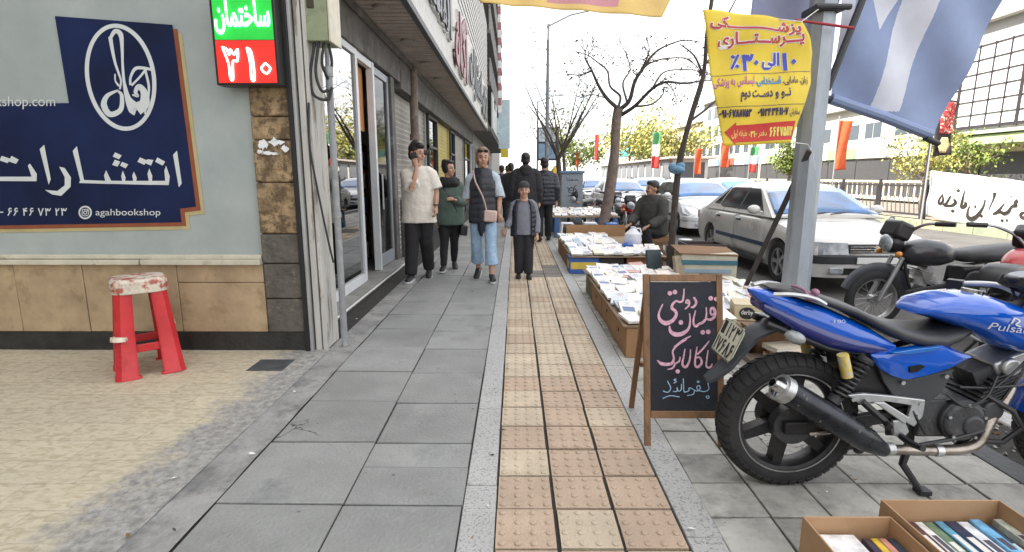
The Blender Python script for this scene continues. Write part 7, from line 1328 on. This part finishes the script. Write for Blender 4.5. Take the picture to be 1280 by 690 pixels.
        if sleeve:
            for n in 'LR':
                q = S2[n]; full, r0, r1, r2 = sleeve[:4]; P = [chest.lerp(q['sh'], .3)+V(0, 0, .012*H), chest.lerp(q['sh'], .75)+V(0, 0, .002*H), q['sh'].lerp(q['el'], .12), q['sh'].lerp(q['el'], .5)]; rr = [r0*H*.62, r0*H*.86, r0*H*.98, r0*H*.95]
                if full >= 1:
                    P += [q['el']]; rr += [r1*H]; f = min(1, full-1)
                    if f > 0: P += [q['el'].lerp(q['wr'], f*.5), q['el'].lerp(q['wr'], f*.98)]; rr += [r1*H*.95, r2*H]
                else: P[-1] = q['sh'].lerp(q['el'], full); rr[-1] = r1*H
                if puff:
                    P2 = []; r2_ = []
                    for i in range(len(P)-1):
                        for w_ in range(6): P2.append(P[i].lerp(P[i+1], w_/6)); r2_.append(rr[i]+(rr[i+1]-rr[i])*w_/6+puff*H*.8*abs(sin((i*6+w_)*.9)))
                    P, rr = P2, r2_
                b.tube(P, rr, 14)
        if extra:
            for e in extra: b.tube(*e) if isinstance(e[0], list) else b.ell(*e)
        return union(b, nm, m_, t, vox, 2, disp*k, .10)
    for sp in spec.get('tops', []): torso(*sp)
    lg = spec['legs']; b = MB(); b.tube([pel+V(0, 0, .06*H), pel+V(0, 0, .02*H), pel-V(0, 0, .03*H)], [lg[1]*H*1.55, lg[1]*H*1.65, lg[1]*H*1.35], 20, flat=.78)
    for n in 'LR':
        q = S2[n]; end = q['kn'].lerp(q['an'], lg[4]); b.tube([q['hip']+V(0, 0, .03*H), q['hip']-V(0, 0, .03*H), q['hip'].lerp(q['kn'], .5), q['kn'], q['kn'].lerp(q['an'], .5*lg[4]), end], [lg[1]*H, lg[1]*H, lg[1]*H*.92, lg[2]*H, (lg[2]*.6+lg[3]*.4)*H, lg[3]*H], 14)
    union(b, 'trousers', lg[0], t, .010, 2, .014*k, .09)
    for n, s in (('L', -1), ('R', 1)):
        a = S2[n]['an']; yw = spec.get('toe', {}).get(n, s*.15); Mx = Matrix.Translation(V(a.x, a.y, max(0, a.z-.045*H)+.004)) @ Euler((spec.get('lift', {}).get(n, 0), 0, yw)).to_matrix().to_4x4(); kk = k
        b = MB(); F = lambda x, y, z: Mx @ Vector((x*kk, y*kk, z*kk))
        b.loft([[F(w_*cos(u), y, z0+h_*(.5+.5*sin(u))) for u in [q*2*pi/14 for q in range(14)]] for y, w_, z0, h_ in ((.075, .026, .018, .06), (.06, .036, .016, .095), (.0, .040, .016, .10), (-.05, .042, .016, .075), (-.11, .045, .016, .055), (-.155, .040, .016, .042), (-.18, .022, .018, .028))]); o_ = b.build('shoe', spec['shoes'][0], t, smooth=60)
        b = MB(); b.prism([(x*kk, y*kk) for x, y in ((-.036, .08), (.036, .08), (.044, .0), (.048, -.10), (.040, -.165), (.0, -.188), (-.040, -.165), (-.048, -.10), (-.044, .0))], lambda u, v, w_: tuple(Mx @ Vector((u, v, w_))), .022*kk); b.build('sole', spec['shoes'][1], o_, smooth=40)
    spec.get('post', lambda *a: None)(t, S2, HM, H); return t
short_hair = [((0, .022, .045), (.083, .098, .088)), ((0, -.03, .088), (.066, .06, .04)), ((0, .06, -.02), (.07, .05, .07))]
blk = cl('black', (.014, .014, .016)); blk2 = cl('near_black', (.022, .022, .026)); cream = cl('cream_tee', (.74, .69, .62)); greenc = cl('green_sweat', (.085, .125, .105)); jean = cl('light_jeans', (.30, .44, .60), col2=(.46, .58, .70), thr=.6); pufm = M('puffer_navy', (.012, .014, .024), .42, var=.2, bump=.15, bscale=40, coat=.15); palb = cl('pale_blue_knit', (.48, .55, .62)); gry = cl('grey_knit', (.20, .21, .25)); olive = cl('olive_jacket', (.055, .055, .05)); shoeb = M('shoe_black', (.02, .02, .022), .5, bump=.1); solew = M('sole_white', (.62, .62, .62), .6); soleb = M('sole_black', (.02, .02, .02), .8)
YP = 7.12
def X_(px, Y): return (px-643.3)/670*Y*1.005
# 1 man on the phone
def phone(t, S2, HM, H):
    q = S2['L']['wr']; b = MB(); b.box(q+V(-.03, .055, .13), (.07, .014, .14), (.1, -.25, .5)); b.build('phone', M('phone_dark', (.02, .02, .025), .2), t, bevel=.004)
    b = MB(); w_ = S2['R']['wr']; b.tube([w_+V(0, 0, .03), w_+V(0, 0, .045)], .031, 12); b.build('watch', M('watch_dark', (.02, .02, .02), .3), t)
person('young man in loose cream T-shirt and black trousers talking on a phone', (X_(524, YP), YP, 0), 0, 1.78, dict(elL=(-.03, -.24, 1.20), wrL=(.02, -.19, 1.47), hdL=(-.22, .22, 1), plL=(0, 1, 0), elR=(.24, .0, 1.16), wrR=(.245, -.12, .965), knL=(-.085, -.10, .50), anL=(-.10, -.18, .08), knR=(.08, .03, .51), anR=(.075, .24, .10)), dict(turn=radians(58), nod=.12, headparts=[('hair', short_hair+[((0, -.05, .095), (.055, .045, .035))], hairb)],
    tops=[('tee_shirt', cream, [(.41, .135, .092, 0), (.5, .128, .090, 0), (.62, .125, .088, 0), (.74, .128, .086, 0), (.80, .118, .07, .004), (.84, .055, .05, .006)], (.85, .052, .056, .06))], legs=(blk, .062, .052, .044, .97), shoes=(shoeb, solew), lift={'R': .3}, toe={'L': -.1, 'R': .1}, post=phone))
# 2 woman in green
def bag1(t, S2, HM, H):
    b = MB(); b.box((.20, -.02, .60), (.11, .15, .15), (0, .1, 0)); b.build('shoulder_bag', M('bag_black', (.015, .015, .017), .4), t, bevel=.02); b = MB(); b.tube(crom([(.20, -.05, .66), (.05, -.15, 1.0), (-.13, -.08, 1.27), (-.14, .04, 1.25)], 6), .009, 6); b.build('bag_strap', M('bag_black', (.015,)*3), t)
Y2 = 7.75
person('smiling woman in grey green sweatshirt, black scarf and leggings, looking sideways', (X_(562, Y2), Y2, 0), .1, 1.58, dict(elR=(.20, .0, .98), wrR=(.09, -.19, 1.04), hdR=(-.8, -.3, .2), plR=(0, .6, -.6), elL=(-.20, .03, .98), wrL=(-.19, -.04, .76), knL=(-.08, -.06, .45), anL=(-.10, -.14, .09), knR=(.06, .05, .45), anR=(.05, .24, .10)), dict(turn=radians(48), sw=.10, headparts=[('hair', [((0, .026, .04), (.086, .096, .092)), ((0, .075, .09), (.052, .05, .05)), ((-.06, .01, .0), (.03, .06, .07)), ((.06, .02, .0), (.03, .05, .07)), ((0, -.04, .092), (.06, .045, .03))], hairb)],
    tops=[('sweatshirt', greenc, [(.42, .125, .10, 0), (.46, .14, .105, 0), (.6, .128, .098, 0), (.72, .125, .092, -.004), (.80, .112, .07, 0), (.84, .06, .05, .004)], (1.95, .050, .046, .032)), ('scarf', blk, [(.765, .085, .085, -.012), (.80, .108, .094, -.012), (.835, .095, .088, -.006), (.865, .06, .062, 0)], None, .011, .03)], legs=(blk, .060, .042, .028, .97), shoes=(shoeb, solew), lift={'R': .35}, post=bag1))
# 3 woman with vest
def bag2(t, S2, HM, H):
    b = MB(); b.box((.10, -.17, .86), (.17, .08, .15), (0, .08, 0)); b.build('handbag', M('bag_blush', (.56, .42, .37), .5, bump=.05), t, bevel=.02); b = MB(); b.tube(crom([(.05, -.17, .94), (.0, -.20, 1.12), (-.09, -.155, 1.30), (-.12, -.04, 1.44), (-.10, .06, 1.42)], 6), .010, 6); b.build('bag_strap', M('bag_blush', (.56,)*3), t)
    b = MB(); b.tube([(-.02, -.155, .78), (-.025, -.15, .68), (-.02, -.14, .60)], [.05, .045, .02], 10); b.build('vest_tassel', pufm, t)
    b = MB(); p = lambda x, y, z: HM @ Vector((x, y, z))
    for s in (-1, 1): b.ell(p(s*.035, -.075, .085), (.032, .012, .022), (.6, 0, 0))
    b.tube([p(-.06, -.07, .085), p(.06, -.07, .085)], .006, 6); b.build('sunglasses', M('lens_dark', (.02, .015, .015), .1), t)
Y3 = 7.12
person('woman in black puffer vest and cropped light jeans, sunglasses on her hair', (X_(604, Y3), Y3, 0), .0, 1.72, dict(elL=(-.21, .06, 1.09), wrL=(-.13, .08, .92), elR=(.215, .0, 1.10), wrR=(.205, -.06, .90), hdR=(.2, 0, -1), plR=(0, 1, 0), knL=(-.10, .02, .49), anL=(-.085, .20, .10), knR=(.10, -.10, .49), anR=(.115, -.18, .08)), dict(turn=.12, nod=.06, sw=.10, headparts=[('hair', [((0, .028, .045), (.086, .095, .090)), ((0, -.035, .095), (.062, .05, .032)), ((0, .085, .06), (.05, .045, .05)), ((-.068, .01, -.02), (.018, .05, .07)), ((.068, .01, -.02), (.018, .05, .07))], hairl)],
    tops=[('jumper', palb, [(.50, .078, .058, 0), (.7, .080, .060, 0), (.79, .080, .052, 0), (.85, .040, .040, .004)], (1.05, .044, .046, .04)), ('puffer_vest', pufm, [(.44, .112, .084, 0), (.52, .112, .084, 0), (.63, .104, .080, 0), (.74, .108, .082, 0), (.81, .086, .068, .004), (.862, .058, .058, .008)], None, .009, .005, .0028), ('trouser_waist', jean, [(.46, .10, .075, 0), (.50, .10, .074, 0), (.53, .09, .07, 0)])], legs=(jean, .056, .043, .054, .68), shoes=(shoeb, solew), lift={'L': .35}, post=bag2))
# 4 boy
def beanie(t, S2, HM, H):
    b = MB(); k = H/1.75*1.22; prof = [(.086, .040), (.090, .052), (.088, .07), (.078, .102), (.052, .128), (.015, .140), (.001, .141)]
    b.loft([[HM @ Vector((r*k*.95*cos(a*2*pi/24), .008*k+r*k*1.12*sin(a*2*pi/24), z*k)) for a in range(24)] for r, z in prof]); b.build('beanie', cl('beanie', (.045, .045, .055), bscale=120), t, smooth=60)
Yb = 7.2
person('small boy in grey beanie and black puffer vest holding a hand', (X_(654, Yb), Yb, 0), 0, 1.27, dict(elL=(-.165, -.01, .80), wrL=(-.235, -.06, .68), hdL=(-.5, 0, -1), plL=(.3, 1, 0), elR=(.175, .0, .78), wrR=(.175, -.05, .60), knL=(-.06, -.01, .35), anL=(-.066, -.0, .06), knR=(.06, -.03, .35), anR=(.066, -.04, .06)), dict(hs=1.22, turn=0, sw=.115, headparts=[('hair', [((0, .03, .02), (.082, .09, .075)), ((0, .06, -.03), (.06, .04, .05))], hairb)],
    tops=[('jumper', gry, [(.47, .115, .085, -.006), (.6, .11, .085, -.006), (.72, .11, .08, -.004), (.79, .10, .06, 0), (.82, .05, .045, 0)], (1.9, .045, .042, .034)), ('puffer_vest', pufm, [(.45, .138, .108, .0), (.6, .136, .108, .0), (.72, .132, .104, .0), (.79, .115, .085, .0), (.835, .08, .075, .004)], None, .009, .004, .006, None, .62), ], legs=(blk2, .068, .056, .046, .97), shoes=(M('boot_dark', (.025, .022, .02), .5), soleb), toe={'L': -.12, 'R': .12}, post=beanie))
# 5-8 people walking away
def away(label, px, Y, H, top, leg, rz=pi, puff=.0, post=None, sw=.118, hair=hairb):
    J = dict(elL=(-.25*H/1.75, .03, .63*H), wrL=(-.26*H/1.75, -.04, .48*H), elR=(.25*H/1.75, .03, .63*H), wrR=(.26*H/1.75, -.04, .48*H), knL=(-.09, -.05, .285*H), anL=(-.10, -.16, .05*H), knR=(.09, .02, .285*H), anR=(.09, .20, .07*H))
    return person(label, (X_(px, Y), Y, 0), rz, H, J, dict(sw=sw, headparts=[('hair', short_hair, hair)], tops=[('jacket', top, [(.44, .135, .095, 0), (.55, .14, .098, 0), (.7, .145, .098, 0), (.79, .135, .08, 0), (.83, .09, .07, .006), (.855, .06, .06, .01)], (1.97, .058, .05, .036), .012, .016, puff)], legs=(leg, .062, .05, .042, .97), shoes=(shoeb, soleb), lift={'R': .3}, post=post or (lambda *a: None)))
def hood(t, S2, HM, H): b = MB(); b.ell((0, .10, .835*H), (.13, .09, .085)); b.ell((0, .13, .80*H), (.10, .06, .08)); union(b, 'hood', blk2, t, .012, 3)
away('man in dark hooded jacket walking away behind the boy', 656, 10.6, 1.80, blk2, blk, post=hood, sw=.125)
def ybag(t, S2, HM, H): b = MB(); b.loft([[(-.17+w_*cos(a*2*pi/14)+dx, .0+d_*sin(a*2*pi/14), z) for a in range(14)] for z, w_, d_, dx in ((.86, .02, .05, -.04), (.95, .05, .09, -.03), (1.15, .09, .12, -.01), (1.35, .085, .11, .0), (1.5, .05, .06, -.03), (1.58, .015, .02, -.05))]); b.build('yellow_bag', M('bag_yellow', (.62, .40, .03), .5, var=.15, bump=.4, bscale=12), t, smooth=60)
away('person in dark padded coat carrying a yellow bag, walking away', 679, 11.4, 1.74, pufm, blk, puff=.006, post=ybag)
away('distant pedestrian in black walking away nearest the balcony building', 638, 14.5, 1.70, blk, blk2); away('distant pedestrian in grey jacket walking away far down the pavement', 634, 19.0, 1.72, cl('dark_grey', (.07, .07, .08)), blk); away('distant pedestrian in a blue coat between the hooded man and shops', 627, 16.5, 1.68, cl('navy_coat', (.03, .045, .09)), blk)
# 9 customer inside the shop doorway
plaid = M('cloth_plaid', (.10, .11, .06), .85, var=.7, scale=18, bump=.2, col2=(.03, .03, .03), thr=.52, soft=.03)
person('customer in checked shirt and blue jeans standing inside the shop doorway', (-2.35, 7.45, .06), radians(120), 1.72, {}, dict(headparts=[('hair', short_hair, hairb)], tops=[('shirt', plaid, [(.44, .125, .09, 0), (.6, .125, .09, 0), (.76, .125, .085, 0), (.81, .11, .065, 0), (.85, .05, .045, 0)], (1.95, .048, .042, .034))], legs=(cl('dark_jeans', (.04, .07, .16)), .06, .05, .042, .97), shoes=(shoeb, soleb)))
# 10 seated bookseller
Ys = 8.95; xs_ = X_(816, Ys)
bx = thing('wooden_box', 'brown wooden box the bookseller sits on', 'box', (xs_+.02, Ys, 0), .2); b = MB(); b.box((0, 0, .2), (.36, .36, .40)); b.build('body', M('box_wood', (.20, .11, .05), .7, var=.3, scale=5), bx, bevel=.006); b = MB()
for z in (.06, .2, .34): b.box((0, -.184, z), (.37, .008, .07))
b.build('slat', M('box_wood2', (.28, .16, .08), .7, var=.3, scale=5), bx)
def tache(t, S2, HM, H): b = MB(); b.ell(HM @ Vector((0, -.094, -.043)), (.034, .013, .009), (0, 0, -.3)); b.build('moustache', browm, t)
person('moustached bookseller in dark olive jacket seated behind the book displays', (xs_, Ys, 0), radians(-52), 1.75, dict(hipL=(-.09, 0, .46), hipR=(.09, 0, .46), knL=(-.15, -.44, .50), knR=(.16, -.42, .49), anL=(-.15, -.40, .085), anR=(.19, -.30, .085), shL=(-.19, -.05, .98), shR=(.19, -.05, .98), neck=(0, -.06, 1.02), head=(0, -.10, 1.165), elL=(-.27, -.16, .70), wrL=(-.17, -.40, .585), elR=(.27, -.14, .70), wrR=(.18, -.38, .585), hdL=(0, -1, -.25), hdR=(0, -1, -.25), plL=(0, -.2, -1), plR=(0, -.2, -1)), dict(turn=-.35, skin=skin2, curl=.5, sw=.11, headparts=[('hair', short_hair, hairb)],
    tops=[('jacket', olive, [(.49, .135, .11, 0), (.55, .145, .115, 0), (.66, .14, .11, 0), (.76, .135, .10, 0), (.81, .12, .085, 0), (.845, .075, .07, -.01)], (1.93, .056, .048, .034), .011, .02)], legs=(blk, .062, .050, .040, .97), shoes=(shoeb, soleb), post=tache))
